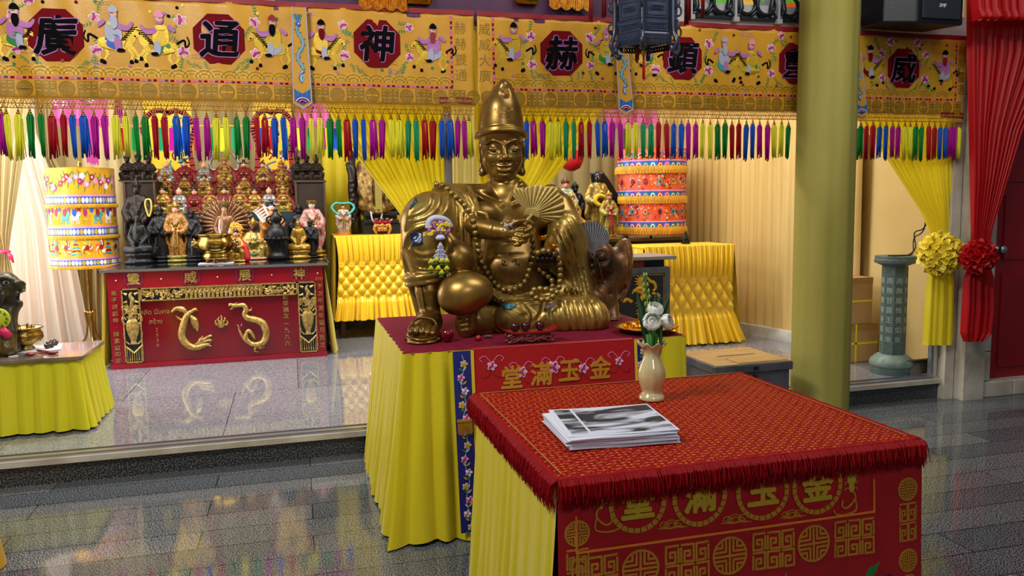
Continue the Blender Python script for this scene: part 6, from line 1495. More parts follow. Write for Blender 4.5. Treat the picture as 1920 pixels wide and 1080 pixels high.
def seated(name, cape, bodym, facem, crown, crownm, belt=None, basem=None, beard=None, jewel=None, hood=False, flare=1.0):
    T = thing(name, '', 'figurine', (0, 0, 0)); f = flare
    if cape is not None:
        c = mk((-.6, -.5, -.02), (.6, .5, 1.0), .028, [('path', [(0, .08, .56), (0, .11, .40), (0, .10, .10)], [.14*f, .27*f, .36*f], .05), ('path', [(-.14, .04, .62), (-.27*f, -.04, .40), (-.34*f, -.12, .10)], [.07, .13, .13], .05), ('path', [(.14, .04, .62), (.27*f, -.04, .40), (.34*f, -.12, .10)], [.07, .13, .13], .05),
            ('ell', (0, -.32, .34), (.15, .28, .36), .03, True), ('ell', (0, 0, -.1), (.8, .8, .1), .01, True)]+[('path', [(s*(.16+.05*k), -.12+.03*k, .60), (s*(.26+.06*k), -.16+.05*k, .35), (s*(.32+.05*k), -.18+.06*k, .05)], .012, .02, True) for s in (-1, 1) for k in range(3)])
        c.mesh('cape', cape, T)
    b_ = mk((-.45, -.5, -.02), (.45, .4, .8), .026, [('path', [(0, .04, .66), (0, .02, .50), (0, .04, .25)], [.10, .16, .18], .05), ('path', [(-.12, .02, .62), (-.22, -.06, .46), (-.10, -.20, .42)], [.07, .07, .055], .03), ('path', [(.12, .02, .62), (.22, -.06, .46), (.08, -.20, .40)], [.07, .07, .055], .03),
        ('path', [(-.06, 0, .30), (-.20, -.18, .26), (-.17, -.20, .06)], [.10, .10, .08], .04), ('path', [(.06, 0, .30), (.20, -.18, .26), (.17, -.20, .06)], [.10, .10, .08], .04), ('ell', (0, -.22, .14), (.12, .06, .12), .04), ('ell', (0, -.24, .42), (.06, .05, .05), .02),
        ('path', [(-.03, -.18, .55), (-.02, -.27, .30), (-.02, -.28, .05)], .012, .02), ('path', [(-.10, -.14, .55), (0, -.19, .48), (.10, -.14, .55)], .016, .02), ('path', [(-.14, -.14, .34), (0, -.20, .33), (.14, -.14, .34)], .018, .02)])
    bo = b_.mesh('body', bodym, T)
    q = MB(); [q.ball((s*.09, -.24, .42), (.035, .035, .03), 7) for s in (-1, 1)]; q.build('hand', facem, bo, smooth=True)
    if belt is not None: q = MB(); [q.ball((x, y, z), .022, 6) for x, y, z in ((0, -.235, .35), (-.07, -.225, .36), (.07, -.225, .36), (0, -.225, .52), (-.06, -.20, .50), (.06, -.20, .50), (0, -.285, .20), (-.15, -.28, .28), (.15, -.28, .28))]; q.tube([(-.1, -.25, .14), (0, -.29, .12), (.1, -.25, .14)], .018, 6); q.build('ornament', belt, bo, smooth=True)
    face_part(T, (0, -.05, .80), .105, facem, beard=beard); crown_part(T, (0, -.04, .80), .105, crown, crownm, jewel)
    b = MB(); b.bevbox((-.30, -.30, 0), (.30, .22, .05), .02); b.bevbox((-.25, -.27, .05), (.25, .18, .08), .02); b.build('base', basem or GLD2, T)
    return T
def standing(name, robem, facem, crown, crownm, trim=None, basem=None, beard=None, lotus=False, jewel=None):
    T = thing(name, '', 'figurine', (0, 0, 0))
    c = mk((-.35, -.3, -.02), (.35, .3, .95), .02, [('path', [(0, 0, .78), (0, 0, .60), (0, 0, .35), (0, 0, .08)], [.06, .11, .12, .15], .04), ('path', [(-.09, 0, .76), (-.17, -.02, .60), (-.10, -.12, .52)], [.05, .055, .05], .03), ('path', [(.09, 0, .76), (.17, -.02, .60), (.10, -.12, .50)], [.05, .055, .05], .03), ('path', [(-.15, -.04, .54), (-.17, -.03, .35), (-.15, -.02, .20)], [.05, .045, .02], .03), ('path', [(.15, -.04, .54), (.17, -.03, .35), (.15, -.02, .20)], [.05, .045, .02], .03)]
        +[('path', [(x, -.13, .50), (x*1.3, -.14, .3), (x*1.8, -.15, .08)], .009, .02, i % 2 == 0) for i, x in enumerate((-.08, -.05, -.02, .01, .04, .07))]+[('path', [(-.08, -.06, .74), (-.03, -.12, .62), (0, -.13, .58), (.03, -.12, .62), (.08, -.06, .74)], .012, .015)])
    bo = c.mesh('robe', robem, T)
    q = MB(); q.ball((-.03, -.15, .53), (.03, .03, .035), 7); q.ball((.04, -.14, .51), (.03, .03, .03), 7); q.build('hand', facem, bo, smooth=True)
    if trim is not None: q = MB(); q.tube([(-.09, -.09, .72), (-.02, -.15, .52), (-.03, -.16, .3), (-.04, -.165, .1)], .014, 6); q.tube([(.09, -.09, .72), (.03, -.15, .52), (.03, -.16, .3), (.04, -.165, .1)], .014, 6); q.tube([(.12*cos(t), .12*sin(t), .56) for t in np.linspace(pi, 2*pi, 9)], .016, 6); [q.ball((x, -.14, z), .02, 6) for x, z in ((0, .62), (-.05, .66), (.05, .66), (0, .42), (0, .25))]; q.build('trimming', trim, bo, smooth=True)
    face_part(T, (0, -.02, .87), .062, facem, beard=beard); crown_part(T, (0, -.01, .87), .062, crown, crownm, jewel)
    b = MB()
    if lotus: b.lathe([(.20, 0), (.21, .03), (.16, .05), (.14, .06), (.20, .08), (.18, .11), (.01, .11)], n=48, wob=lambda t, z: 1+.07*abs(sin(6*t)))
    else: b.lathe([(.20, 0), (.20, .03), (.17, .04), (.18, .07), (.16, .08), (.01, .08)], n=8)
    b.build('base', basem or robem, T, smooth=lotus); return T
def buddha(name, m, mbase=None, crown='bun', crownm=None, facem=None):
    T = thing(name, '', 'figurine', (0, 0, 0))
    c = mk((-.5, -.45, .15), (.5, .35, .85), .024, [('path', [(0, 0, .74), (0, .02, .60), (0, .02, .36)], [.10, .17, .17], .05), ('path', [(-.15, 0, .68), (-.25, -.03, .50), (-.10, -.22, .38)], [.07, .065, .05], .03), ('path', [(.15, 0, .68), (.25, -.03, .50), (.10, -.22, .38)], [.07, .065, .05], .03),
        ('path', [(-.08, 0, .30), (-.34, -.12, .27), (-.05, -.28, .26), (.10, -.28, .27)], [.11, .09, .075, .05], .03), ('path', [(.08, 0, .30), (.34, -.12, .27), (.05, -.26, .28)], [.11, .09, .07], .03), ('ell', (0, -.15, .24), (.34, .20, .05), .03)]+[('path', [(-.15+.04*k, -.10, .68-.02*k), (.0+.03*k, -.17, .52), (.14, -.14, .40-.01*k)], .009, .014, k % 2 == 0) for k in range(4)])
    c.mesh('body', m, T); face_part(T, (0, -.03, .84), .085, facem or m); crown_part(T, (0, -.02, .84), .085, crown, crownm or m)
    b = MB(); b.lathe([(.40, 0), (.42, .04), (.34, .07), (.31, .10), (.39, .14), (.40, .18), (.34, .22), (.01, .22)], n=64, wob=lambda t, z: 1+.06*abs(sin(8*t)), sy=.8); b.build('lotus_base', mbase or m, T, smooth=True); return T
def place(T, px, py, y, top, label, cat='figurine', first=False, group=None, rz=0, tilt=None, bz=None, wx=1.0):
    p = at(px, py, y)
    if bz is not None: p[2] = bz
    H = at(px, top, y)[2]-p[2]
    if first: T.location = [float(x) for x in p]; T.scale = (H*wx, H*wx, H); T.rotation_euler = (0, 0, rz); T['label'] = label; T['category'] = cat; c = T
    else: c = copy_tree(T, p, label, scale=(H*wx, H*wx, H), rz=rz); c['category'] = cat
    if group: c['group'] = group
    elif 'group' in c.keys(): del c['group']
    return c

# ---- the long red altar on the left
YR = 7.26; a = at(205, 600, YR); c = at(609, 600, YR); RX0, RX1 = a[0], c[0]; RZ = .985; RB = .155
ra = thing('red_altar', 'long red lacquered altar with gilt phoenix and dragon reliefs and a steel edged top', 'altar', ((RX0+RX1)/2, YR+.5, .15))
GOLDP = mat('pale_gilt_carving', '#d8bf76', .36, metal=.7, var='#a88440', vscale=40, bump=.55, bscale=110)
LACQ = mat('red_lacquer_board', '#9c0f24', .22, spec=.6, coat=.3, var='#8c0c20', vscale=3); LACD = mat('deep_red_board', '#7c0c1c', .18, spec=.6, coat=.4)
b = MB(); b.bb((RX0, YR, RB), (RX1, YR+1.75, RZ-.01)); b.build('front_board', LACQ, ra)
b = MB(); b.bb((RX0-.05, YR-.014, RZ-.01), (RX1+.05, YR+1.85, RZ+.006)); b.build('altar_top', mat('black_glass_top', '#10151a', .06, spec=.8), ra)
b = MB(); b.bb((RX0-.058, YR-.022, RZ-.014), (RX1+.058, YR-.012, RZ+.008)); b.bb((RX0-.06, YR-.022, RZ-.014), (RX0-.05, YR+1.85, RZ+.008)); b.bb((RX1+.05, YR-.022, RZ-.014), (RX1+.06, YR+1.85, RZ+.008)); b.build('steel_edging', CHROME, ra)
MB().bb((RX0-.01, YR-.03, RB-.003), (RX1+.01, YR-.001, RB+.035)).build('foot_rail', LACQ, ra)
for x0, nx in ((RX0-.01, -1), (RX1+.01, 1)):
    pth = [(x0, YR+.9), (x0, YR)] if nx < 0 else [(x0, YR), (x0, YR+.9)]
    skirt('side_cloth', pth, .16, RZ-.012, mat('bright_yellow_satin', '#f0dc30', .35, sheen=.3), ra, wl=.11, amp=.025, flare=.07, seed=20+nx, top_amp=.4)
rs = lambda u, v, l: (u, YR-.002-l, v)
def RU(px, py): p = at(px, py, YR-.004); return p[0], p[2]
xs0 = RU(231, 600)[0]; xs1 = RU(594, 600)[0]; zb0 = RU(420, 672)[1]; zf1 = RU(420, 534)[1]
MB().bb((xs0, YR-.004, zb0-.02), (xs1, YR-.001, zf1)).build('inner_board', LACD, ra)
for px, ch in ((250, '靈'), (357, '威'), (459, '展'), (561, '神')):
    u = RU(px, 519)[0]; v = RU(px, {250: 523, 357: 519.5, 459: 516, 561: 513}[px])[1]; g = Flat(rs); bold_text(g, ch, .105, u, v, .0, .004, 0, .0026); o = g.build('gilt_character', GOLDP, ra)
    g = Flat(rs); q = .068; k = .03; g.stroke([(u-q, v-q+k), (u-q, v+q-k), (u-q+k, v+q), (u+q-k, v+q), (u+q, v+q-k), (u+q, v-q+k), (u+q-k, v-q), (u-q+k, v-q)], .004, 0, .003, 0, closed=True); g.build('octagon_outline', mat('mauve_line', '#6c3c7a', .5), ra)
b = MB(); [b.ball((RU(px, 519)[0], YR-.004, RZ-.085), (.008, .006, .008), 8) for px in (217, 302, 408, 510, 596)]; b.build('screw_caps', CHROME, ra, smooth=True)
g = Flat(rs); u = (RX0+xs0)/2-.005; h = (zf1-zb0)/11.2
for k, ch in enumerate('弟子胡朗坤·陳素益叩答'): text_on(g, ch, h*.80, u, zf1-.035-k*h, 0, .003, 0)
u = (RX1+xs1)/2+.004; g.poly; text_on(g, '2517', .036, u-.004, zf1+.02, 0, .003, 0)
for k, ch in enumerate('岁次甲寅年菊月吉立'): text_on(g, ch, h*.88, u, zf1-.045-k*h*1.15, 0, .003, 0)
for k, ch in enumerate('彩荣膳友'): text_on(g, ch, .052, RU(537, 600)[0], zf1-.13-k*.056, .002, .003, 0)
for k, ch in enumerate('一九九六'): text_on(g, ch, .052, RU(537, 600)[0], zf1-.37-k*.058, .002, .003, 0)
text_on(g, 'สลัด นิ่งคง', .055, RU(290, 584)[0], RU(290, 584)[1], .002, .003, 0); text_on(g, 'สร้าง', .055, RU(292, 602)[0], RU(292, 602)[1], .002, .003, 0)
for k, ch in enumerate('2539'): text_on(g, ch, .042, RU(294, 618)[0], RU(294, 618)[1]-k*.046, .002, .003, 0)
g.build('gilt_writing', GOLDP, ra)
# pierced gilt carving
def carving(x0, x1, z0, z1, seed, vase=False, crowd=False):
    P = thing  # noqa
    bk = MB().bb((x0, YR-.010, z0), (x1, YR-.003, z1)).build('carved_panel', mat('blue_black_ground', '#0c1424', .5), ra)
    b = MB()
    for (ax0, ax1, az0, az1) in ((x0, x1, z0, z0+.010), (x0, x1, z1-.010, z1), (x0, x0+.010, z0, z1), (x1-.010, x1, z0, z1)): b.bb((ax0, YR-.024, az0), (ax1, YR-.006, az1))
    r = random.Random(seed); yy = YR-.014
    if vase:
        cx = (x0+x1)/2; H = z1-z0; W = x1-x0
        b.lathe([(.001, 0), (.03, 0), (.02, .03), (.045, .09), (.058, .15), (.05, .19), (.03, .215), (.05, .24), (.001, .24)], (cx, YR-.008, z0+.16), 14, sy=.35)
        for sx in (-1, 1): b.tube(spline([(cx+sx*.05, yy, z0+.33), (cx+sx*.075, yy, z0+.36), (cx+sx*.07, yy, z0+.40), (cx+sx*.045, yy, z0+.37)], 4), .006, 6); b.tube([(cx, yy-.004, z0+.085), (cx+sx*.07, yy-.004, z0+.15)], .008, 6); b.tube(spline([(cx+sx*.03, yy, z0+.16), (cx+sx*.06, yy, z0+.19), (cx+sx*.072, yy, z0+.26)], 4), .005, 6)
        for k in range(7): x = x0+.018+k*(W-.036)/6; b.bb((x-.003, yy, z0+.01), (x+.003, yy+.006, z0+.085+.055*abs(k-3)/3)); b.ball((x, yy, z0+.028), (.006, .006, .010), 6)
        for i in range(34): x = cx+r.uniform(-.062, .062); z = z0+r.uniform(.41, H-.15); a = r.random()*6; [b.ball((x+.013*cos(a+k*1.25), yy, z+.013*sin(a+k*1.25)), (.009, .005, .009), 6) for k in range(5)] if i % 2 else b.tube([(x, yy, z), (x+.025*cos(a), yy-.004, z+.025*sin(a))], [.007, .002], 5)
        b.tube(spline([(cx, yy, z1-.14), (cx+.012, yy, z1-.10), (cx-.004, yy, z1-.06), (cx+.012, yy, z1-.03)], 5), [.012, .018, .014, .006], 7)
        for sx in (-1, 1): b.tube([(cx+sx*.03, yy, z1-.05), (cx+sx*.06, yy, z1-.035)], [.014, .005], 6); b.tube([(cx+sx*.03, yy, z1-.11), (cx+sx*.065, yy, z1-.12)], [.012, .005], 6)
    else:
        n = int((x1-x0)/.018)
        for i in range(n):
            x = x0+.014+(x1-x0-.028)*i/n
            if crowd and .26 < (x-x0)/(x1-x0) < .76:
                if i % 2 == 0:
                    hh = r.uniform(.07, .085); b.lathe([(.013, 0), (.011, hh*.5), (.013, hh*.7), (.006, hh*.8), (.009, hh*.92), (.001, hh)], (x, yy, z0+.012), 8, sy=.5); b.tube([(x-.012, yy, z0+.04+r.random()*.03), (x+.014, yy-.004, z0+.03+r.random()*.05)], .004, 5)
            else:
                for q in range(4): z = r.uniform(z0+.02, z1-.02); a = r.random()*6.3; b.tube(spline([(x, yy, z), (x+.018*cos(a), yy, z+.018*sin(a)), (x+.028*cos(a+1), yy-.003, z+.028*sin(a+1))], 3), [.004, .009, .003], 5)
        if crowd: b.bb((x0+(x1-x0)*.25, yy, z1-.062), (x0+(x1-x0)*.77, yy+.01, z1-.01)); [b.tube([(x0+(x1-x0)*.25+k*.03, yy-.004, z1-.055), (x0+(x1-x0)*.25+k*.03+.02, yy-.004, z1-.02)], .004, 5) for k in range(int((x1-x0)*.5/.03))]
    b.build('gilt_carving', GOLDP, bk, smooth=False)
xw = RU(266, 600)[0]; xe = RU(560, 600)[0]; zl_ = zf1-.112
carving(xs0, xw-.002, zb0+.012, zf1, 1, vase=True); carving(xe+.002, xs1, zb0+.012, zf1, 2, vase=True); carving(xw, xe, zl_, zf1, 3, crowd=True)
# phoenix, pearl, dragon
def rel(pts, rr, sub=6, n=9, dy=.018, flat=.6): b.tube([at(x, y, YR-dy) for x, y in spline(pts, sub)], rr, n)
b = MB()
rel([(363, 584), (355, 586), (349, 594), (345, 606), (342, 618), (341, 630), (347, 642), (357, 650), (369, 652), (381, 648), (392, 645)], [.010, .018, .026, .030, .032, .032, .032, .030, .026, .022, .010])
rel([(350, 590), (343, 580), (330, 579), (321, 586)], [.014, .022, .018, .004]); rel([(352, 594), (347, 584), (336, 583)], [.010, .016, .006]); rel([(356, 592), (365, 600), (369, 612), (370, 622)], [.012, .024, .018, .004]); rel([(358, 596), (362, 606), (365, 616)], [.010, .016, .006])
rel([(359, 584), (366, 580), (370, 583)], [.012, .014, .004]); rel([(364, 580), (368, 577)], [.005, .002]); rel([(341, 600), (334, 596), (330, 592)], [.010, .008, .003])
for k in range(5): rel([(366, 651-k), (376, 650-k*2.5), (386+k*2, 646-k*4+(k % 2)*5), (394+2*(k % 3), 644-k*3+(k % 2)*8)], [.010, .013, .012, .003])
rel([(372, 647), (376, 638), (380, 630)], [.012, .014, .004]); rel([(369, 648), (373, 640), (375, 634)], [.008, .010, .003])
b.build('gilt_phoenix', GOLDP, ra, smooth=True)
b = MB(); b.ball(at(415, 608, YR-.010), (.034, .016, .034), 12)
for x0, y0, x1, y1, x2, y2 in ((407, 610, 404, 604, 406, 599), (411, 604, 409, 598, 412, 594), (415, 602, 416, 596, 414, 591), (419, 604, 422, 598, 420, 595), (423, 610, 427, 606, 425, 600)): rel([(x0, y0), (x1, y1), (x2, y2)], [.010, .007, .002])
b.build('flaming_pearl', GOLDP, ra, smooth=True)
b = MB()
rel([(436, 573), (446, 573), (456, 572), (461, 580), (459, 590), (466, 597), (480, 600), (492, 606), (498, 618), (499, 630), (493, 642), (482, 646), (471, 644), (462, 636), (461, 626)], [.020, .016, .020, .022, .024, .028, .030, .032, .032, .030, .030, .024, .022, .022, .018])
rel([(437, 573), (431, 571), (430, 575)], [.016, .012, .005]); rel([(438, 577), (432, 580)], [.010, .004]); rel([(440, 569), (446, 568)], [.006, .002])
rel([(463, 582), (470, 582), (472, 577)], [.008, .008, .003]); rel([(478, 645), (488, 652), (496, 650)], [.012, .010, .004]); rel([(480, 650), (478, 658), (486, 660)], [.012, .008, .003]); rel([(462, 640), (456, 634), (450, 622), (447, 614)], [.014, .010, .009, .004])
rel([(449, 614), (445, 609)], [.006, .002]); rel([(452, 612), (454, 606)], [.006, .002]); rel([(461, 626), (467, 620), (474, 628), (478, 636)], [.014, .018, .016, .006])
for k in range(16): t = k/15; x = 464+36*sin(t*2.4+.2); y = 596+50*t*t*.2+t*40; rel([(x-3, y+2), (x+4, y-4)], [.008, .002])
b.build('gilt_dragon', GOLDP, ra, smooth=True)

# tiers, cabinets
TY = {1: 9.02, 2: 8.71, 3: 8.40}; tb = {1: 345, 2: 368, 3: 399.5}; TZ = {k: at(420, tb[k], TY[k])[2] for k in TY}
xt0 = at(290, 400, 7.9)[0]; xt1 = at(556, 400, 7.9)[0]
st = thing('stepped_shelf', 'dark blue stepped shelf carrying the rows of red robed figurines', 'shelf', ((xt0+xt1)/2, 8.1, RZ))
for k, y0, y1 in ((3, TY[3]-.13, TY[3]+.14), (2, TY[2]-.12, TY[2]+.14), (1, TY[1]-.14, TY[1]+.16)): MB().bb((xt0, y0, RZ+.006), (xt1, y1, TZ[k]-.002)).build('step', SHELF, st)
def cabinet(px0, px1, lab):
    y = 8.32; a = at(px0, 339, y); c = at(px1, 339, y); T = thing('cabinet', lab, 'cabinet', ((a[0]+c[0])/2, y+.2, RZ)); m = mat('dark_brown_cabinet', '#1c120c', .5, var='#2a1c12', vscale=8)
    z1 = a[2]; b = MB(); b.bb((a[0], y+.02, RZ+.007), (c[0], y+.42, z1-.012)); b.build('body', m, T); b = MB(); b.bb((a[0]-.012, y, z1-.014), (c[0]+.012, y+.43, z1)); b.build('top', mat('brown_edge', '#4a3420', .5), T, bevel=.003)
    b = MB(); b.bb((a[0], y+.005, RZ+.007), (a[0]+.02, y+.03, z1-.014)); b.bb((c[0]-.02, y+.005, RZ+.007), (c[0], y+.03, z1-.014)); b.build('side_frame', mat('brown_edge', '#4a3420'), T); return z1
cz = cabinet(229, 290, 'dark brown cabinet at the left end of the red altar, three carvings on top'); cz2 = cabinet(552, 610, 'dark brown cabinet at the right end of the red altar, three carvings on top')

# prototypes and placing
protos = [seated('seated_figurine', CRED, GLD2, SKIN_P, 'cap', BLKH, belt=SILV, jewel=GLD2), seated('seated_figurine', CRED, CRED, SKIN_P, 'official', BLKH, belt=GLD2, jewel=GLD2), seated('seated_figurine', CRED, GLD2, mat('ruddy_face', '#b06450', .35), 'tall', GLD2, belt=GREENP, jewel=CRED, flare=1.08), seated('seated_figurine', CRED, SILV, SKIN_P, 'bun', SKIN_P, belt=GLD2, flare=.95)]
used = [False]*4
r1 = [(314, 3, 306, 'top row, far left, above the leftmost head below'), (348, 1, 304, 'top row, second from the left'), (384, 3, 308, 'bald, in the top row, left of the winged centre figure'), (459, 1, 306, 'top row, just right of the winged centre figure'), (494, 0, 307, 'top row, second from the right'), (529, 2, 308, 'top row, far right end')]
r2 = [(311, 2, 328), (348, 0, 330), (385, 0, 329), (422, 2, 328), (460, 0, 330), (496, 1, 329), (531, 2, 327)]
r3 = [(307, 0, 352), (338, 3, 354), (367, 1, 354), (395, 2, 354), (423, 1, 352), (451, 2, 352), (479, 0, 354), (506, 3, 353), (533, 2, 353)]
ords = ['far left', 'second from the left', 'third from the left', 'fourth from the left', 'fifth from the left', 'sixth from the left', 'seventh from the left', 'eighth from the left', 'ninth, at the far right end']
def putp(k, px, py, y, top, lab, bz):
    T = protos[k]; 
    if not used[k]: T['__later'] = 1
    c = place(T, px, py, y, top, lab, bz=bz, wx=1.12, group='red robed figurines on the stepped shelf'); used[k] = True; return c
for i, (px, k, top, lab) in enumerate(r1): putp(k, px, tb[1], TY[1], top-6, 'red caped figurine, '+lab, TZ[1])
for i, (px, k, top) in enumerate(r2): putp(k, px, tb[2], TY[2], top-3, 'red caped figurine in the middle row of the shelf, '+(ords[i] if i < 6 else 'at its right end'), TZ[2])
for i, (px, k, top) in enumerate(r3): putp(k, px, tb[3], TY[3], top-4, 'red caped figurine in the lowest row of the shelf, '+ords[i], TZ[3])
W = place(protos[2], 423, 345, TY[1], 294, 'tallest red robed figurine at the top centre, with silver wing shaped sleeves raised', bz=TZ[1])
b = MB(); 
for s in (-1, 1): b.tube(spline([(s*.10, .05, .62), (s*.42, .05, .52), (s*.50, .05, .78), (s*.34, .05, 1.05), (s*.18, .02, 1.22)], 6), [.05, .07, .06, .05, .03], 8)
wo = b.build('silver_scarf', SILV, None, smooth=True); wo.parent = W
for p_ in protos:
    for o in list(p_.children_recursive): bpy.data.objects.remove(o)
    bpy.data.objects.remove(p_)

stB = standing('standing_figurine', BLK2, BLK2, 'tall', BLK2, lotus=True); stBr = standing('standing_figurine', BRWN, BRWN, 'tall', BRWN)
bd = buddha('seated_buddha', BLK2); bdg = buddha('seated_buddha', GLD2)
AT = RZ+.008
def front(px, py): p = atz(px, py, AT); return p
def putf(T, px, py, top, lab, cat='figurine', y=None, rz=0, bz=AT, first=False, wx=1.0):
    yy = y or min(atz(px, py, AT)[1], 8.12); return place(T, px, py, yy, top, lab, cat, bz=bz, rz=rz, first=first, wx=wx)
big = putf(stBr, 262, 452, 336, 'tall dark robed statue in front of the left cabinet, holding a string of yellow beads', 'statue', y=8.24, first=True, wx=.82)
b = MB(); ps = spline([at(274, 374, 8.14), at(282, 375, 8.12), at(284, 392, 8.12), at(280, 406, 8.14), at(275, 395, 8.14), at(272, 382, 8.14), at(274, 374, 8.14)], 5); b.tube(ps, .008, 6); tag(b.build('bead_string', mat('yellow_beads', '#c8b04c', .5), None, smooth=True), 'string of pale yellow beads hanging from the arm of the tall dark statue', 'beads')
putf(bd, 262, 484, 396, 'black seated buddha on a lotus base at the left end of the red altar', first=True, wx=.62, y=8.0); putf(stB, 304, 482, 386, 'slender black standing figurine between the black buddha and the red gold empress', first=True)
putf(stB, 362, 472, 392, 'black standing figurine between the red gold empress and the many armed statue')
emp = standing('standing_figurine', mat('red_gold_brocade_paint', '#7c2018', .4, var='#a8842c', vscale=30), SKIN_P, 'tall', GLD2, trim=GLD2, basem=mat('green_gold_base', '#5a7c4c', .35, metal=.3, var='#b08c34', vscale=30), lotus=True, jewel=GREENP); putf(emp, 333, 467, 378, 'crowned standing figurine in red and gold with a pink face and green lotus base', first=True)
# many-armed statue
BR2 = mat('bronze_brown', '#6a4630', .35, metal=.5, var='#8a6444', vscale=40); ma = buddha('many_armed_statue', BR2, crown='tall', crownm=mat('black_gold_crown', '#2a2018', .35, metal=.3, var='#8a6a2c', vscale=60), facem=mat('tan_gilt_face', '#b08260', .35))
b = MB()
for s in (-1, 1):
    for row in range(2):
        for k in range(11):
            t = RAD(-28+k*10.5+row*5); R_ = .74-.10*row; y = .05-.07*row; m_ = (s*.34*cos(t), y, .52+.30*sin(t)); e = (s*R_*cos(t), y-.03, .50+.62*R_*1.15*sin(t)); b.tube([(s*.12, y, .55), m_, e], [.035, .03, .02], 6); b.ball(e, (.032, .022, .032), 6)
            for q in (-1, 0, 1): b.tube([e, (e[0]+s*.05*cos(t+q*.3), e[1]-.01, e[2]+.05*sin(t+q*.3))], [.010, .005], 4)
b.build('arms', BR2, ma, smooth=True)
putf(ma, 424, 462, 374, 'brown many armed seated statue with fanned arms behind the brass censer', 'statue', y=8.16, first=True, wx=.62)
b = MB(); c0 = at(443, 432, 7.90)
for k in range(70): t = random.random()*6.28; q = math.sqrt(random.random()); b.ball(c0+[.058*q*cos(t), -.02*(1-q), .085*q*sin(t)], .013, 5)
tag(b.build('marigold_garland', mat('orange_marigold', '#d89c2c', .7), None, smooth=True), 'small orange marigold garland beside the many armed statue', 'garland')
b = MB(); b.tube(spline([at(412, 412, 8.0), at(411, 430, 7.98), at(417, 442, 7.97), at(427, 441, 7.97), at(431, 428, 7.98)], 5), .007, 6); tag(b.build('white_bead_string', LANTH, None, smooth=True), 'string of white beads round the neck of the many armed statue', 'beads')
sm = seated('seated_figurine', mat('bright_red_robe', '#b01420', .4), GLD2, SKIN_P, 'cap', BLKH, belt=GLD2); putf(sm, 444, 474, 425, 'small red robed figurine half hidden behind the brass censer', first=True, y=7.85, wx=.8)
yg = seated('seated_figurine', GLD2, mat('pale_gold_robe', '#c8b464', .35, metal=.3, var='#9a7c34', vscale=40), mat('dark_red_face', '#4a2018', .4), 'tall', GLD2, belt=GREENP, basem=mat('pink_orange_base', '#c07a54', .4, var='#d8b49a', vscale=20)); putf(yg, 478, 482, 411, 'pale gold seated figurine with a dark brown face, right of the brass censer', first=True)
gen = standing('standing_figurine', mat('orange_red_armour', '#a8381c', .4, var='#c09a3c', vscale=30), mat('white_pink_face', '#dcb4a0', .35), 'official', BLKH, trim=GLD2, basem=ROSE, jewel=BLUP); putf(gen, 513, 482, 375, 'standing figurine with a pale face and black hat with a blue jewel, in orange armour', first=True)
T = thing('leaf_banner', 'red and white striped leaf shaped banner tilted beside the orange armoured figurine', 'banner', at(497, 405, 8.0)); b = MB(); st2 = Flat(lambda u, v, l: at(u, v, 8.0-l)); out = [(474, 396), (484, 390), (496, 384), (500, 392), (503, 400), (507, 408), (501, 414), (492, 418), (485, 409), (480, 402)]
st2.poly(out[::-1], 0, .012, 0); st2.build('leaf', mat('white_paint_gloss', '#d8d4c8'), T); g = Flat(lambda u, v, l: at(u, v, 7.986-l)); [g.poly([(475+k*5, 398+k*3.4), (478+k*5, 396+k*3.2), (493+k*2.4, 387+k*5.0), (491+k*2.4, 385.5+k*5.0)], 0, .003, 0) for k in range(6)]; g.stroke([(479, 392), (500, 415)], .8, .004, .003, 1); g.build('stripes', [mat('brick_red', '#a8282c', .5), WHP], T); b = MB(); b.tube([at(500, 414, 8.0), at(506, 430, 8.02)], .008, 6); b.build('handle', ORP, T)
# black gourd vase, bronze buddha, white robed and others
b = MB(); p = front(521, 484); p[1] = 7.95; H_ = at(521, 404, p[1])[2]-AT
b.lathe([(.085, 0), (.10, .02), (.08, .05), (.06, .08), (.09, .14), (.105, .20), (.10, .26), (.075, .31), (.04, .34), (.045, .36), (.06, .38), (.05, .42), (.025, .45), (.022, .48), (.014, H_), (.001, H_)], (p[0], p[1], AT), 24); [b.tube(spline([(p[0]+s*.04, p[1]-.02, AT+.33), (p[0]+s*.085, p[1]-.02, AT+.38), (p[0]+s*.05, p[1]-.02, AT+.42)], 4), .010, 6) for s in (-1, 1)]; [b.ball((p[0]+.10*cos(t), p[1]+.10*sin(t), AT+.20), .022, 7) for t in np.linspace(pi, 2*pi, 8)]
tag(b.build('gourd_vase', BLK2, None, smooth=True), 'black carved gourd vase with tall neck in front of the orange armoured figurine', 'vase')
putf(bdg, 561, 484, 408, 'weathered gold seated buddha on a lotus base at the right end of the red altar', first=True, wx=.66)
putf(stB, 564, 478, 383, 'black standing figurine behind the weathered gold buddha', y=8.26); putf(stB, 584, 482, 412, 'slim black figurine between the gold buddha and the white robed figurine')
wh = standing('standing_figurine', mat('white_painted_robe', '#b8b4ac', .35, var='#a8302c', vscale=14), mat('white_face', '#dccfc4', .3), 'flat', GLD2, trim=GLD2, basem=GLD2, lotus=True); putf(wh, 588, 476, 370, 'white robed figurine with a flat fringed gold crown at the right end', y=8.22, first=True)
# three brown carvings on each cabinet
cr3 = seated('carved_figurine', None, BRWN, BRWN, 'tall', BRWN, basem=BRWN)
for i, (px, top) in enumerate(((241, 290), (262, 288), (281, 292))): place(cr3, px, 338, 8.5, top, 'dark brown carving on the left cabinet, '+('leftmost', 'middle', 'rightmost')[i]+' of three', first=i == 0, bz=cz)
for i, (px, top) in enumerate(((559, 292), (576, 290), (594, 291))): place(cr3, px, 338, 8.5, top, 'dark brown carving on the right cabinet, '+('leftmost', 'middle', 'rightmost')[i]+' of three', bz=cz2)
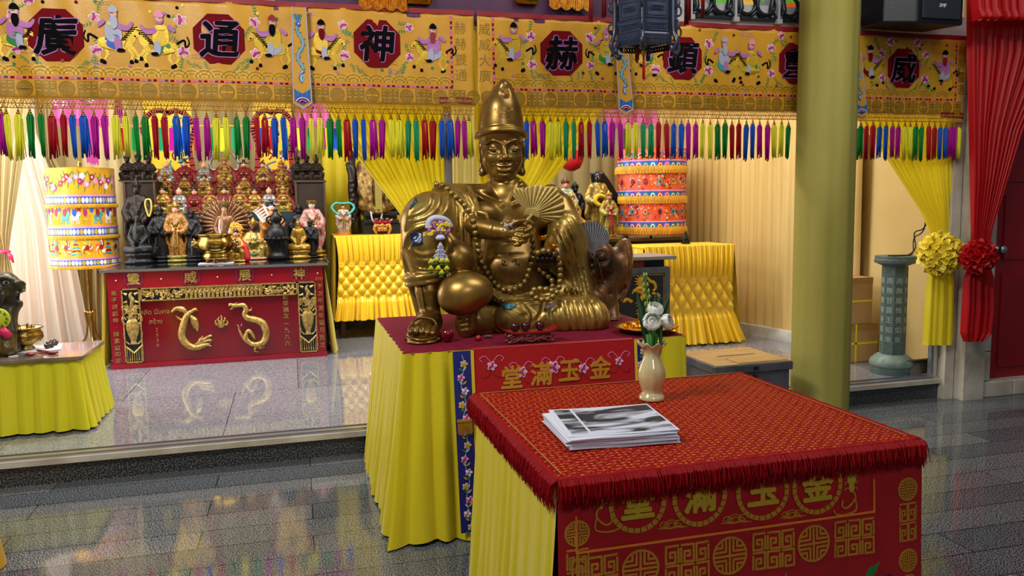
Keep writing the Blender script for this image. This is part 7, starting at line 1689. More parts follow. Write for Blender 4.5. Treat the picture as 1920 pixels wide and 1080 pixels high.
# brass censer on white paper
p = front(405, 494.5); MB_ = MB().box((p[0], p[1]+.05, AT+.003), (.30, .22, .004), rz=.03); tag(MB_.build('white_mat', mat('white_paper', '#d5d8e6'), None), 'white sheet under the brass censer on the red altar', 'mat')
C = thing('brass_censer', 'polished brass tripod censer at the front of the red altar', 'censer', (p[0], p[1]+.05, AT+.006)); c0 = np.array([p[0], p[1]+.05, AT+.006]); 
b = MB(); b.lathe([(.10, .035), (.115, .045), (.12, .07), (.10, .085), (.13, .105), (.155, .14), (.158, .18), (.15, .21), (.138, .225), (.142, .245), (.160, .255), (.158, .262), (.130, .258), (.125, .24), (.001, .23)], c0, 40); b.build('bowl', BRASS, C, smooth=True)
for k in range(3): t = pi*1.5+k*2*pi/3; b = MB(); q = c0+[.088*cos(t), .088*sin(t), 0]; b.lathe([(.016, 0), (.022, .008), (.016, .03), (.028, .05)], q, 10); b.build('foot', mat('reddish_brass', '#8c5a34', .3, metal=.9), C, smooth=True)
for s in (-1, 1): b = MB(); b.ball(c0+[s*.165, -.01, .17], (.030, .03, .035), 10); b.ball(c0+[s*.185, -.02, .19], .018, 8); b.ball(c0+[s*.19, -.03, .165], (.016, .02, .012), 8); b.tube([c0+[s*.16, 0, .19], c0+[s*.185, 0, .225]], [.012, .005], 6); b.build('lion_head_handle', mat('dull_brass', '#9c8450', .3, metal=.9), C, smooth=True)
# ------------------------------------------------------------------ banded cloth canopies on stands
def canopy(name, label, pxc, py0, py1, y, pw, bands, seed, polez, stand=True):
    c = at(pxc, (py0+py1)/2, y); z1 = at(pxc, py0, y-.1)[2]; z0 = at(pxc, py1, y-.1)[2]; Rr = (at(pxc+pw/2, (py0+py1)/2, y)[0]-at(pxc-pw/2, (py0+py1)/2, y)[0])/2*1.0
    T = thing(name, label, 'canopy', (c[0], y, polez)); H = z1-z0
    def surf(u, v, l):   # u = angle (0 faces the camera), v = 0 bottom .. 1 top
        a = u; r_ = (Rr-.012)*(1+.012*sin(9*a+v*3)+.008*sin(17*a+v*7))+l; return (c[0]+r_*sin(a), y-r_*cos(a), z0+H*v)
    MB().grid(lambda a, v: surf(-pi+2*pi*a, v, 0), 96, 12).build('cloth', bands['cloth'], T, smooth=True)
    b = MB(); b.lathe([(.001, z1+.012), (Rr*.5, z1+.012), (Rr*.97, z1+.002)], (c[0], y, 0), 48); b.build('top_cover', bands['top'], T, smooth=True)
    for v, m_, hh in bands['fringes']:
        b = MB(); n = 150
        for k in range(n): a = -pi+2*pi*k/n; b.tube([surf(a, v, .008), surf(a+.004*sin(k*5), v-hh*.5, .014), surf(a+.006*sin(k*3), v-hh, .011)], .0065, 4)
        b.build('fringe', m_, T)
    g = Flat(surf); r = random.Random(seed); bands['art'](g, r); g.build('embroidery', PAL, T)
    b = MB(); b.tube([(c[0], y, polez), (c[0], y, z1+.02)], .011, 10); b.lathe([(.02, z1+.012), (.012, z1+.03), (.018, z1+.045), (.006, z1+.075), (.001, z1+.10)], (c[0], y, 0), 10)
    b.build('pole', BRASS if stand else CHROME, T, smooth=True)
    if stand:
        for k in range(3):
            t = pi*1.5+k*2*pi/3+.3; b = MB(); b.tube(spline([(c[0]+.012*cos(t), y+.012*sin(t), polez+.34), (c[0]+.05*cos(t), y+.05*sin(t), polez+.36), (c[0]+.035*cos(t), y+.035*sin(t), polez+.24), (c[0]+.06*cos(t), y+.06*sin(t), polez+.10), (c[0]+.15*cos(t), y+.15*sin(t), polez+.012)], 5), .010, 8)
            b.build('scroll_leg', BRASS, T, smooth=True)
    return T
def art_yellow(g, r):
    for v, h_ in ((.645, .075), (.335, .075), (.035, .06)):
        n = 60
        for k in range(n): a0, a1 = -pi*.6+pi*1.2*k/n, -pi*.6+pi*1.2*(k+1)/n; g.poly([(a0, v), (a1, v), (a1, v+h_), (a0, v+h_)], .001, .002, cBL); g.poly([(a0, v+h_), (a1, v+h_), (a1, v+h_+.018), (a0, v+h_+.018)], .001, .002, cPK)
        for k in range(34): a = -1.7+3.4*k/33; c_ = (cWH, cGY, cTH, cWH)[k % 4]; flowerc(g, a, v+h_*.5, .050, h_*.40, c_)
    for v0, v1, kind in ((.78, .95, 'f'), (.45, .63, 'r'), (.12, .31, 'd')):
        for k in range(24 if kind == 'f' else 9):
            a = -1.45+2.9*(k+.5)/(24 if kind == 'f' else 9)+r.uniform(-.05, .05); v = r.uniform(v0+.02, v1-.03) if kind == 'f' else (v0+v1)/2
            if kind == 'f': flowerc(g, a, v, .085, .034, r.choice((cMG, cRE, cWH, cPK))); flowerc(g, a+.0, v, .035, .015, cWH); [g.ell(a+.10*cos(q), v+.035*sin(q), .06, .011, .002, .001, cGR, rot=q) for q in (.5, 2.4, 4.2)]
            elif kind == 'r': 
                g.ell(a, v-.02, .12, .036, .002, .002, (cTE, cWH, cTH)[k % 3]); g.ell(a+.12, v+.010, .05, .024, .003, .002, (cTE, cWH, cTH)[k % 3]); [g.stroke([(a+dx, v-.04), (a+dx*1.2, v-.085)], .022, .002, .002, (cTE, cWH, cTH)[k % 3]) for dx in (-.09, -.04, .05, .10)]
                g.ell(a, v+.025, .06, .042, .004, .002, (cRE, cBL, cMG)[k % 3]); g.ell(a+.005, v+.072, .028, .017, .005, .002, cFL); g.ell(a+.005, v+.087, .030, .010, .006, .002, cBK); flowerc(g, a-.17, v+.045, .06, .026, (cBL, cMG, cRE)[k % 3])
            else:
                if k % 3 == 1: [g.poly([(a-w_, v-.075+i*.033), (a+w_, v-.075+i*.033), (a+w_*.6, v-.075+i*.033+.02), (a-w_*.6, v-.075+i*.033+.02)], .002, .002, (cTE, cRE)[i % 2]) for i, w_ in enumerate((.19, .15, .12, .08, .04))]
                else:
                    for q in range(16): t = r.random()*6.28; g.curve([(a, v), (a+.10*cos(t), v+.045*sin(t)), (a+.16*cos(t+.5), v+.075*sin(t+.5))], .016, .002, .0015, r.choice((cTE, cRE, cOR, cYT, cWH)), sub=3)
                    g.ell(a, v, .06, .028, .004, .002, cRE)
def flowerc(g, a, v, ra_, rv, c):
    for k in range(5): t = 2*pi*k/5; g.ell(a+ra_*.5*cos(t), v+rv*.5*sin(t), ra_*.5, rv*.5, .003, .0015, c, n=7)
def art_orange(g, r):
    for v, h_ in ((.80, .055), (.455, .055), (.10, .055)):
        n = 60
        for k in range(n): a0, a1 = -pi*.6+pi*1.2*k/n, -pi*.6+pi*1.2*(k+1)/n; g.poly([(a0, v), (a1, v), (a1, v+h_), (a0, v+h_)], .001, .002, cBL); g.poly([(a0, v+h_), (a1, v+h_), (a1, v+h_+.014), (a0, v+h_+.014)], .001, .002, cPK)
        for k in range(17): a = -1.6+3.2*k/16; g.ell(a, v+.008, .085, .038, .003, .0015, (cLI, cGR, cTE, cMG)[k % 4]); g.ell(a, v+.006, .055, .026, .0045, .001, (cWH, cYT, cPK)[k % 3]); g.ell(a, v+.004, .03, .014, .0055, .001, (cNV, cRE, cGR)[k % 3])
    for v0, v1 in ((.88, .99), (.53, .71), (.18, .37)):
        for k in range(150): a = r.uniform(-1.6, 1.6); v = r.uniform(v0, v1); t = r.random()*6.28; g.curve([(a, v), (a+.04*cos(t), v+.018*sin(t)), (a+.05*cos(t+1), v+.026*sin(t+1))], .008, .002+.001*r.random(), .0015, r.choice((cWH, cPK, cTE, cRE, cMG, cBL, cOR, cBK, cYT)), sub=2)
        for k in range(8): a = -1.4+2.8*k/7; g.ell(a, (v0+v1)/2, .06, .035, .004, .002, r.choice((cTH, cWH, cTE, cRE))); g.ell(a, (v0+v1)/2, .03, .018, .006, .002, r.choice((cNV, cRE, cMG)))
YCAN = mat('golden_yellow_silk', '#dca41c', .45, spec=.4, var='#cc9212', vscale=6, sheen=.2)
OCAN = mat('orange_red_silk', '#c4441c', .5, var='#d8603a', vscale=14)
canopy('banded_canopy', 'cylindrical yellow embroidered canopy with blue bands on a brass stand, left of the red altar', 156, 316, 503, 8.45, 132, dict(cloth=YCAN, top=YCAN, fringes=[(.645, YCAN, .035), (.335, YCAN, .035), (.035, YCAN, .03)], art=art_yellow), 1, .152)

# ------------------------------------------------------------------ side altar behind the statue, with painted deities
ys = 7.35; a = at(1010, 446, ys); c = at(1292, 446, ys); zt = at(1240, 446, ys)[2]; DKW = mat('dark_cabinet_wood', '#24140c', .45, var='#341e12', vscale=6)
sa = thing('side_altar', 'dark wooden altar behind the tree stump, carrying painted deities and the orange canopy', 'altar', ((a[0]+c[0])/2, ys+.35, .15))
MB().bb((a[0], ys+.02, .152), (c[0], ys+.75, zt-.03)).build('body', DKW, sa); MB().bb((a[0]-.02, ys, zt-.03), (c[0]+.02, ys+.77, zt)).build('top', mat('polished_brown_top', '#3e2212', .25, coat=.4), sa, bevel=.004)
b = MB(); b.bb((c[0]-.50, ys+.01, zt-.16), (c[0]-.04, ys+.018, zt-.06)); b.bb((c[0]-.50, ys+.01, zt-.30), (c[0]-.04, ys+.018, zt-.19)); b.build('drawer', mat('reddish_cabinet_wood', '#4a2414', .4), sa)
canopy('banded_canopy', 'cylindrical orange and red embroidered canopy with yellow fringes, right of the black faced deity', 1221, 280, 440, 7.62, 121, dict(cloth=OCAN, top=OCAN, fringes=[(.80, YCAN, .085), (.455, YCAN, .085), (.10, YCAN, .085)], art=art_orange), 2, zt, stand=False)
FP = lambda T, px, py, y, top, lab, first=True, wx=1: place(T, px, py, y, top, lab, first=first, bz=zt+.001, wx=wx)
dk = standing('standing_deity', mat('dark_gold_armour', '#3a3420', .35, metal=.4, var='#b0903c', vscale=22), mat('black_gloss_face', '#08080c', .12, spec=.8), 'cap', mat('black_hair', '#08080a', .3), trim=GLD2, basem=mat('pale_stone_base', '#b09a78', .5)); D1 = FP(dk, 1120, 440, 7.62, 318, 'black faced deity with long black hair and gold armour on the side altar')
b = MB()
for k in range(12): x = -.10+.022*k; b.tube(spline([(x*.6, .05, .96), (x*1.0+.07, .06, .80), (x*1.2+.16, .06, .60), (x+.26, .04, .36)], 4), [.03, .03, .028, .012], 6)
hh = b.build('long_hair', mat('black_hair', '#08080a'), None, smooth=True); hh.parent = D1
b = MB(); b.tube(spline([(.06, -.16, .60), (-.06, -.18, .62), (-.10, -.18, .54), (-.02, -.20, .48), (.12, -.18, .52)], 5), [.03, .035, .035, .03, .02], 8); sk = b.build('yellow_serpent', mat('yellow_enamel', '#c8a82c', .3), None, smooth=True); sk.parent = D1
rd = standing('standing_deity', mat('green_gold_armour', '#3c5c34', .35, metal=.3, var='#b08c34', vscale=30), mat('pink_face_paint', '#c07a64', .35), 'tall', GLD2, trim=mat('crimson_sash', '#8c0e20', .4), beard=BLKH, basem=GLD2); FP(rd, 1141, 442, 7.42, 358, 'pink faced deity with a long black beard in front of the black faced deity')
pt = standing('standing_deity', mat('green_white_paint', '#3c7c54', .35, var='#c8b49a', vscale=28), mat('pink_face_paint', '#c07a64'), 'tall', mat('brown_red_crown', '#5c2a1c', .4), trim=CRED); FP(pt, 1060, 442, 7.72, 332, 'painted standing deity in green and red with a raised white blade, left of the others')
ygd = standing('standing_deity', mat('yellow_gold_robe', '#c8962c', .35, metal=.3, var='#8a5c1c', vscale=24), mat('tan_face', '#c09470', .35), 'tall', GLD2, trim=GREENP); FP(ygd, 1072, 443, 7.5, 362, 'golden yellow robed deity in front of the painted one, above the statue shoulder')
FP(copy_tree(stB), 1078, 441, 7.8, 342, 'slim black silhouetted figurine behind the golden yellow robed deity'); 
for o in [o for o in bpy.data.objects if o.name.startswith('standing_figurine') and o.parent is None and o.get('label', '').startswith('black standing figurine on a lotus') and 0]: pass
ygs = seated('seated_deity', mat('amber_robe', '#c88a1c', .35, metal=.2), GLD2, mat('tan_face', '#c09470'), 'bun', BLKH, basem=GLD2); FP(ygs, 1082, 443, 7.42, 388, 'seated amber robed figurine at the foot of the golden yellow deity')
yq2 = at(1286, 458, yr+.25); inc = seated('small_lion', None, BLK2, BLK2, 'bun', BLK2, basem=BLK2); place(inc, 1285, 458, yr+.22, 432, 'small black carved lion on top of the right ruched table', 'figurine', first=True, bz=at(1300, 460, yr)[2]+.004)
# red paper lantern half seen behind the tied curtain
q = at(1072, 300, 8.3); L_ = thing('red_lantern', 'round red lantern mostly hidden behind the yellow curtain right of the statue head', 'lantern', q); b = MB(); b.lathe([(.03, -.12), (.09, -.09), (.13, 0), (.09, .09), (.03, .12)], q, 24, wob=lambda t, z: 1+.03*cos(12*t)); b.build('shade', mat('red_lantern_paper', '#c0181c', .5, trans=.3), L_, smooth=True)
b = MB(); b.tube([q+[0, 0, .11], (q[0], q[1], 3.6)], .003, 5); b.build('cord', BLACKV, L_)

# ------------------------------------------------------------------ carved throne and painted figurine on the middle table
yt = ym+.35; q0 = at(702, 440, yt); z0 = MIDZ+.002; Tn = thing('carved_throne', 'dark carved wooden throne holding a weathered gold seated figure, left of the tied curtain', 'throne', (q0[0], yt, z0))
BKW = mat('black_carved_wood', '#17120f', .4, var='#2c201a', vscale=30); WGL = mat('weathered_gold', '#9a7838', .45, metal=.6, var='#4a3820', vscale=22)
X = lambda px: at(px, 400, yt)[0]
Zp = lambda py: at(700, py, yt)[2]
b = MB(); b.bb((X(678), yt-.10, z0), (X(748), yt+.20, Zp(418))); b.bb((X(679), yt-.12, Zp(418)), (X(745), yt+.20, Zp(412))); b.bb((X(680), yt-.14, Zp(404)), (X(746), yt+.18, Zp(397))); b.bb((X(684), yt-.10, Zp(412)), (X(742), yt+.18, Zp(404))); b.build('pedestal', mat('slate_black_stand', '#16181e', .4), Tn, bevel=.004)
b = MB(); b.bb((X(658), yt-.02, z0), (X(676), yt+.08, Zp(345))); b.tube(spline([(X(668), yt, Zp(400)), (X(663), yt, Zp(360)), (X(664), yt, Zp(330)), (X(659), yt, Zp(312)), (X(652), yt, Zp(306))], 5), [.05, .05, .05, .045, .012], 8); b.tube(spline([(X(665), yt, Zp(330)), (X(664), yt, Zp(300)), (X(672), yt, Zp(284)), (X(690), yt, Zp(270)), (X(710), yt, Zp(264))], 5), .035, 8)
b.tube(spline([(X(740), yt, Zp(400)), (X(748), yt, Zp(350)), (X(745), yt, Zp(300)), (X(710), yt, Zp(264))], 5), .04, 8); [b.ball((X(661+3*(k % 2)), yt-.03, Zp(340+k*9)), (.035, .03, .035), 8) for k in range(9)]; b.build('carved_frame', BKW, Tn, smooth=True)
sg = Sculpt(np.array([X(670), yt-.25, Zp(402)]), np.array([X(750), yt+.3, Zp(260)]), .014); P3 = lambda px, py, dy: np.array([X(px), yt+dy, Zp(py)])
sg.path([P3(706, 290, .05), P3(706, 330, .02), P3(706, 380, .02)], [.10, .15, .19], .05); sg.path([P3(684, 312, .0), P3(679, 345, -.05), P3(688, 372, -.12)], [.07, .08, .06], .03); sg.path([P3(728, 312, .0), P3(733, 345, -.05), P3(724, 372, -.12)], [.07, .08, .06], .03)
sg.path([P3(680, 384, -.08), P3(706, 394, -.16), P3(734, 384, -.08)], [.06, .045, .06], .03); sg.ell(P3(706, 276, .03), (.07, .07, .09), .01)
for k in range(6): sg.path([P3(692+k*5, 322, -.14), P3(690+k*6, 350, -.17), P3(688+k*7, 385, -.18)], .012, .02, k % 2 == 0)
sg.mesh('seated_figure', WGL, Tn); b = MB(); b.bb((X(701), yt-.20, Zp(398)), (X(713), yt-.185, Zp(335))); b.build('sash', mat('olive_sash', '#8a7c3a', .5), Tn)
b = MB(); c0 = (X(702), yt-.155, Zp(402)); b.tube([(X(691)+(X(714)-X(691))*k/20, yt-.155, Zp(398)+.004*sin(k*2)) for k in range(21)], .010, 6); b.tube([(X(703)+.055*cos(t), yt-.16, Zp(399)+.115*sin(t)) for t in np.linspace(pi, 2*pi, 16)], .009, 6); tag(b.build('white_bead_string', LANTH, None, smooth=True), 'string of white beads hanging from the dark throne pedestal', 'beads')
q = at(717, 441, ym+.14); q[2] = z0; T2 = thing('tea_stand', 'small red and gold carved stand below the dark throne, with three tiny cups', 'stand', q)
b = MB(); b.tube(spline([q+[-.11, 0, .155], q+[-.08, 0, .135], q+[0, 0, .13], q+[.08, 0, .135], q+[.11, 0, .155]], 4), .010, 6); b.bb(q+[-.085, -.03, .115], q+[.085, .03, .132]); b.build('tray', ROSE, T2)
b = MB(); b.bb(q+[-.07, -.02, .03], q+[.07, .02, .115]); [b.ball(q+[x, -.028, z], (.022, .012, .020), 7) for x, z in ((-.05, .09), (0, .095), (.05, .09), (-.03, .055), (.03, .055), (0, .06))]; [b.tube([q+[s*.07, -.02, .11], q+[s*.085, -.02, .06], q+[s*.06, -.02, .0]], [.014, .018, .012], 6) for s in (-1, 1)]; b.build('carved_body', mat('gilt_red_carving', '#9a5c2c', .35, metal=.3, var='#c09040', vscale=60), T2, smooth=True)
[cup(q+[x, 0, .133], .9, mat('pink_brown_cup', '#7c3c34', .3), 'tea_cup', 'tiny reddish cup on the stand below the dark throne', 'tiny cups below the throne') for x in (-.055, 0, .055)]
fe = standing('painted_figurine', mat('violet_gold_robe', '#7c5a84', .4, var='#c8b48a', vscale=16), mat('tan_pink_face', '#b87c60', .35), 'bun', BLKH, trim=GLD2, basem=mat('orange_base', '#c87a1c', .4)); F_ = place(fe, 645, 441, ym+.2, 381, 'painted figurine in violet and gold with a turquoise scarf looping over its head', first=True, bz=z0, wx=1.15)
b = MB(); b.tube(spline([(-.12, -.05, .62), (-.30, -.02, .84), (-.20, 0, 1.0), (0, 0, .99), (.20, 0, 1.0), (.30, -.02, .84), (.12, -.05, .62)], 6), .035, 8); s_ = b.build('turquoise_scarf', mat('turquoise_paint', '#3ca8a0', .35), None, smooth=True); s_.parent = F_

# ------------------------------------------------------------------ low table with the lion, left foreground of the alcove
LZ = .612; LX1, LY0, LY1 = -1.256, 5.27, 5.87; LX0 = -2.3
lt = thing('low_table', 'low marble topped table in a pleated yellow skirt at the left edge', 'table', ((LX0+LX1)/2, (LY0+LY1)/2, .15))
MARB = mat('dark_marble', '#4c4744', .08, spec=.8, var='#8a7c6c', vscale=5, detail=8)
MB().bevbox((LX0, LY0, LZ-.022), (LX1, LY1, LZ), .004).build('marble_top', MARB, lt)
MB().bb((LX0+.04, LY0+.06, .155), (LX1-.06, LY1-.05, LZ-.022)).build('base', DKW, lt)
skirt('skirt', [(LX0, LY0+.03), (LX1-.03, LY0+.03), (LX1-.03, LY1-.02)], .165, LZ-.02, mat('lime_yellow_satin', '#d4cc1c', .34, sheen=.1), lt, wl=.085, amp=.024, flare=.05, seed=31)
lp = atz(8, 668, LZ); yl = 5.55; LI = thing('lion_statue', 'dark green and gold lion head statue with open mouth at the left edge', 'statue', (at(5, 600, yl)[0], yl, LZ))
LM = bronze('dark_patinated_lion', '#14181a', '#33322a', '#86703a', .36, 30, .9, .6); SL = lambda px, py, dy=0: at(px, py, yl+dy)
sl = Sculpt(SL(-60, 668)+[0, -.30, 0], SL(62, 500)+[0, .30, .03], .007); sl.lo[2] = LZ+.001
sl.ell(SL(2, 538), (.105, .10, .092), .03); sl.path([SL(14, 532), SL(32, 536), SL(38, 540)], [.068, .040, .030], .025); sl.ell(SL(41, 533), (.018, .045, .018), .012); sl.path([SL(4, 564), SL(20, 577), SL(36, 571)], [.05, .026, .017], .015)
sl.path([SL(4, 566), SL(-2, 600), SL(-8, 650)], [.09, .10, .14], .05); sl.path([SL(8, 590, -.06), SL(14, 625, -.10), SL(14, 652, -.12)], [.05, .05, .05], .03)
for k in range(3): sl.ell(SL(36-k*8, 549, -.02), (.008, .02, .012), .003); sl.ell(SL(33-k*7, 565, -.02), (.007, .02, .010), .003)
sl.path([SL(0, 523, -.08), SL(12, 521, -.085), SL(22, 527, -.06)], .012, .012, sp=3); sl.ell(SL(11, 530, -.085), (.024, .02, .018), .008, True); sl.ell(SL(-10, 520), (.04, .05, .05), .02)
for k in range(9): sl.path([SL(-2-3*k, 545+6*k, -.09), SL(4-2*k, 553+7*k, -.11), SL(-2-3*k, 562+7*k, -.10)], [.010, .016, .006], .012, sp=3)
sl.path([SL(56, 557), SL(40, 558), SL(28, 559), SL(14, 562)], [.036, .031, .022, .010], .006, True); sl.ell(SL(38, 567, 0), (.012, .03, .012), .008); sl.path([SL(30, 532, -.05), SL(40, 528, -.035), SL(46, 533, -.02)], .010, .010, sp=3); sl.path([SL(24, 549, -.045), SL(36, 549, -.045), SL(46, 545, -.02)], .007, .006, sp=3)
lb = sl.mesh('body', LM, LI); b = MB(); b.ball(SL(11, 530, -.075), (.020, .014, .015), 12); b.ball(SL(12, 530, -.088), (.010, .006, .010), 10, m=1); b.build('eye', [mat('grey_glass_eye', '#8a96a4', .1, spec=.8), BLKH], lb, smooth=True)
b = MB(); b.lathe([(.001, -.008), (.062, -.006), (.066, 0), (.062, .006), (.001, .008)], SL(-4, 598, -.17), 24, ax=(.15, -1, 0)); [b.ball(SL(-4, 598, -.18)+np.array([.048*cos(t), -.004, .048*sin(t)]), (.008, .004, .008), 6, m=1) for t in np.linspace(0, 5.8, 10)]; b.build('neck_badge', [mat('lime_yellow_enamel', '#c8cc1c', .4), GRN], lb, smooth=True)
b = MB(); b.tube([SL(-8, 618, -.16), SL(6, 622, -.18), SL(14, 628, -.17), SL(10, 636, -.16)], [.02, .03, .026, .01], 8); b.build('red_ribbon', mat('pink_ribbon', '#d4225c'), lb, smooth=True)
bq = atz(49, 655, LZ+.003); bq2 = bq.copy(); T = thing('brass_bowl', 'wide brass incense bowl beside the lion statue', 'bowl', bq2); k = (at(86, 620, bq[1])[0]-at(12, 620, bq[1])[0])/2
MBm = MB().box(bq+[.03, .0, -.001], (.34, .24, .003), rz=.2); tag(MBm.build('white_mat', mat('white_paper', '#d5d8e6'), None), 'white sheet under the brass incense bowl on the marble table', 'mat')
b = MB(); b.lathe([(.05, .0), (.052, .008), (.038, .018), (.045, .03), (k*.75, .045), (k*.93, .072), (k*.90, .10), (k*.80, .118), (k*.82, .126), (k*.96, .138), (k*.94, .143), (k*.80, .134), (k*.7, .120), (.001, .118)], bq+[0, 0, .002], 40); b.build('bowl', bronze('aged_brass_bowl', '#5c4216', '#a07e34', '#b49a50', .25, metal=.95), T, smooth=True)
b = MB(); b.lathe([(k*.74, .122), (.001, .124)], bq+[0, 0, .002], 30); b.build('ash', mat('grey_ash', '#6c685e', .9), T)
for i, (dx, dz, l) in enumerate(((-.04, 0, .05), (-.03, .1, .045), (-.015, -.2, .035), (.012, .25, .05), (.02, -.1, .045), (.038, .2, .04), (.048, .4, .03))): b = MB(); c0 = bq+[dx, -.01, .12]; b.tube([c0, c0+[dz*l, 0, l]], .003, 5); tag(b.build('incense_stub', mat('dark_red_incense', '#4a1c18', .7), None), 'burnt incense stub standing in the brass bowl of ash', 'incense', 'incense stubs in the brass bowl')
for i, (px, py) in enumerate(((89, 654), (97, 652), (104, 648), (92, 649), (100, 645))): cup(atz(px, py, LZ+.002), .82, mat('brown_glazed_cup', '#3c2018', .25, spec=.7), 'tea_cup', 'small dark brown cup in the cluster beside the red spoon on the marble table', 'dark cups on the marble table')
def ladle(px0, py0, px1, py1, nm, lab):
    a_ = atz(px0, py0, LZ+.010); c_ = atz(px1, py1, LZ+.010); b = MB(); b.tube([a_, a_*.6+c_*.4, c_], [.020, .011, .009], 8, flat=.5); b.ball(a_, (.030, .022, .010), 10); tag(b.build(nm, ROSE, None, smooth=True), lab, 'divination block')
ladle(56, 664, 84, 660, 'divination_block', 'red lacquered wooden piece lying front left on the marble table'); ladle(100, 661, 70, 656, 'divination_block', 'red lacquered wooden piece with its round end toward the cups on the marble table')
b = MB(); b.box(atz(25, 668, LZ+.003), (.05, .03, .003), rz=.3); tag(b.build('paper_scrap', mat('white_paper', '#d5d8e6'), None), 'small torn white paper scrap at the front of the marble table', 'paper')
# yellow cloth corner at the lower left edge
e0 = atz(8, 1060, 0.002)
T_ = thing('covered_table', 'table in a yellow cloth cut off at the bottom left corner', 'table', (-1.7, 3.2, 0)); skirt('yellow_cloth', [(-2.1, 2.65), (-2.1, 3.68), (-1.31, 3.68), (-1.31, 2.65), (-2.1, 2.65)][::-1], .004, .62, mat('orange_yellow_satin', '#d8a412', .4, sheen=.1), T_, wl=.09, amp=.012, flare=.07, seed=44); MB().bb((-2.105, 2.645, .60), (-1.305, 3.685, .622)).build('tabletop', mat('orange_yellow_satin', '#d8a412'), T_); MB().bb((-2.0, 2.7, .0), (-1.5, 3.5, .60)).build('base', DKW, T_)

# ------------------------------------------------------------------ pink and embroidered hangings inside the alcove
PKC = mat('pink_fringe_silk', '#b04080', .5, trans=.05, var='#a83c88', vscale=14)
def hang(px0, px1, py0, py1, y, m, lab, nm, cat, tails=()):
    a_ = at(px0, py0, y); c_ = at(px1, py1, y); T = thing(nm, lab, cat, ((a_[0]+c_[0])/2, y, c_[2])); z1 = a_[2]+.25
    MB().grid(lambda u, v: (a_[0]+(c_[0]-a_[0])*u, y+.02*sin(u*23), z1+(c_[2]+.06-z1)*v), 40, 6).build('cloth', m, T, smooth=True)
    b = MB(); n = int((c_[0]-a_[0])/.012)
    for k in range(n): x = a_[0]+(c_[0]-a_[0])*k/n; b.tube([(x, y+.02*sin(k/n*23), c_[2]+.07), (x+.004*sin(k*7), y, c_[2]+.01*sin(k*3))], .005, 4)
    b.build('fringe', m, T); g = Flat(lambda u, v, l: (u, y-.022-l, v)); r = random.Random(px0)
    for k in range(int((c_[0]-a_[0])/.07)): flower(g, a_[0]+.04+k*.07, z1-.10+r.uniform(-.12, .03), .028, r.choice((cLI, cGR, cBL)), cWH, cPK)
    g.build('embroidery', PAL, T)
    b = MB(); b.tube([(a_[0]+.02, y, z1), (a_[0]+.02, y, 3.6)], .003, 4); b.tube([(c_[0]-.02, y, z1), (c_[0]-.02, y, 3.6)], .003, 4); b.build('cord', THREAD, T)
    for (px, pyb) in tails:
        q = at(px, pyb, y-.03); b = MB(); [b.tube([(q[0]+(-.03+.006*k), y-.03, z1-.2), (q[0]+(-.03+.006*k)+.002*sin(k*5), y-.03, q[2]+.01*sin(k*3))], .004, 4) for k in range(11)]; b.build('tassel', m, T)
hang(98, 206, 212, 238, 7.9, PKC, 'pink embroidered canopy with long fringe hanging at the upper left behind the tassels', 'pink_canopy', 'hanging', ((170, 305), (178, 308)))
hang(216, 232, 208, 232, 8.0, PKC, 'narrow pink fringed hanging right of the wide pink canopy', 'pink_hanging', 'hanging')
hang(556, 632, 208, 240, 8.0, PKC, 'pink fringed hanging behind the left dragon streamer', 'pink_hanging', 'hanging')
hang(1130, 1232, 208, 242, 7.9, PKC, 'pink fringed canopy hanging behind the right dragon streamer', 'pink_canopy', 'hanging', ((1140, 262),))
def scallop(px0, px1, py1, y, lab):
    a_ = at(px0, 205, y); c_ = at(px1, py1, y); cx = (a_[0]+c_[0])/2; W_ = (c_[0]-a_[0])/2; z1 = at(px0, 150, y)[2]; T = thing('embroidered_hanging', lab, 'hanging', (cx, y, c_[2]))
    MB().bb((cx-W_, y, c_[2]), (cx+W_, y+.006, z1)).build('cloth', mat('bright_yellow_silk', '#e0b41c', .45), T)
    g = Flat(lambda u, v, l: (u, y-l, v)); r = random.Random(px0)
    zt_ = at(px0, 212, y)[2]
    for s in (-1, 1): g.curve([(cx, zt_-.0), (cx+s*W_*.35, zt_+.03), (cx+s*W_*.8, zt_-.02), (cx+s*W_*1.08, zt_-.16), (cx+s*W_*.85, zt_-.34), (cx+s*W_*.98, c_[2]+.05)], .05, .002, .006, cRE)
    for k in range(26): u = cx+r.uniform(-.8, .8)*W_; v = r.uniform(c_[2]+.03, zt_-.1); flower(g, u, v, .03, r.choice((cBL, cRE, cTE)), r.choice((cTE, cWH)), cGR, n=5) if k % 3 == 0 else g.curve([(u, v), (u+r.uniform(-.06, .06), v+.05), (u+r.uniform(-.08, .08), v+.09)], .014, .002, .002, r.choice((cGR, cBL, cTE, cRE)))
    g.build('embroidery', PAL, T); b = MB(); b.tube([(cx-W_, y, z1), (cx-W_, y, 3.6)], .003, 4); b.tube([(cx+W_, y, z1), (cx+W_, y, 3.6)], .003, 4); b.build('cord', THREAD, T)
scallop(268, 366, 338, 9.02, 'yellow embroidered hanging with a red scalloped edge above the left red robed figurines'); scallop(474, 552, 345, 9.02, 'yellow embroidered hanging with a red scalloped edge above the right red robed figurines')
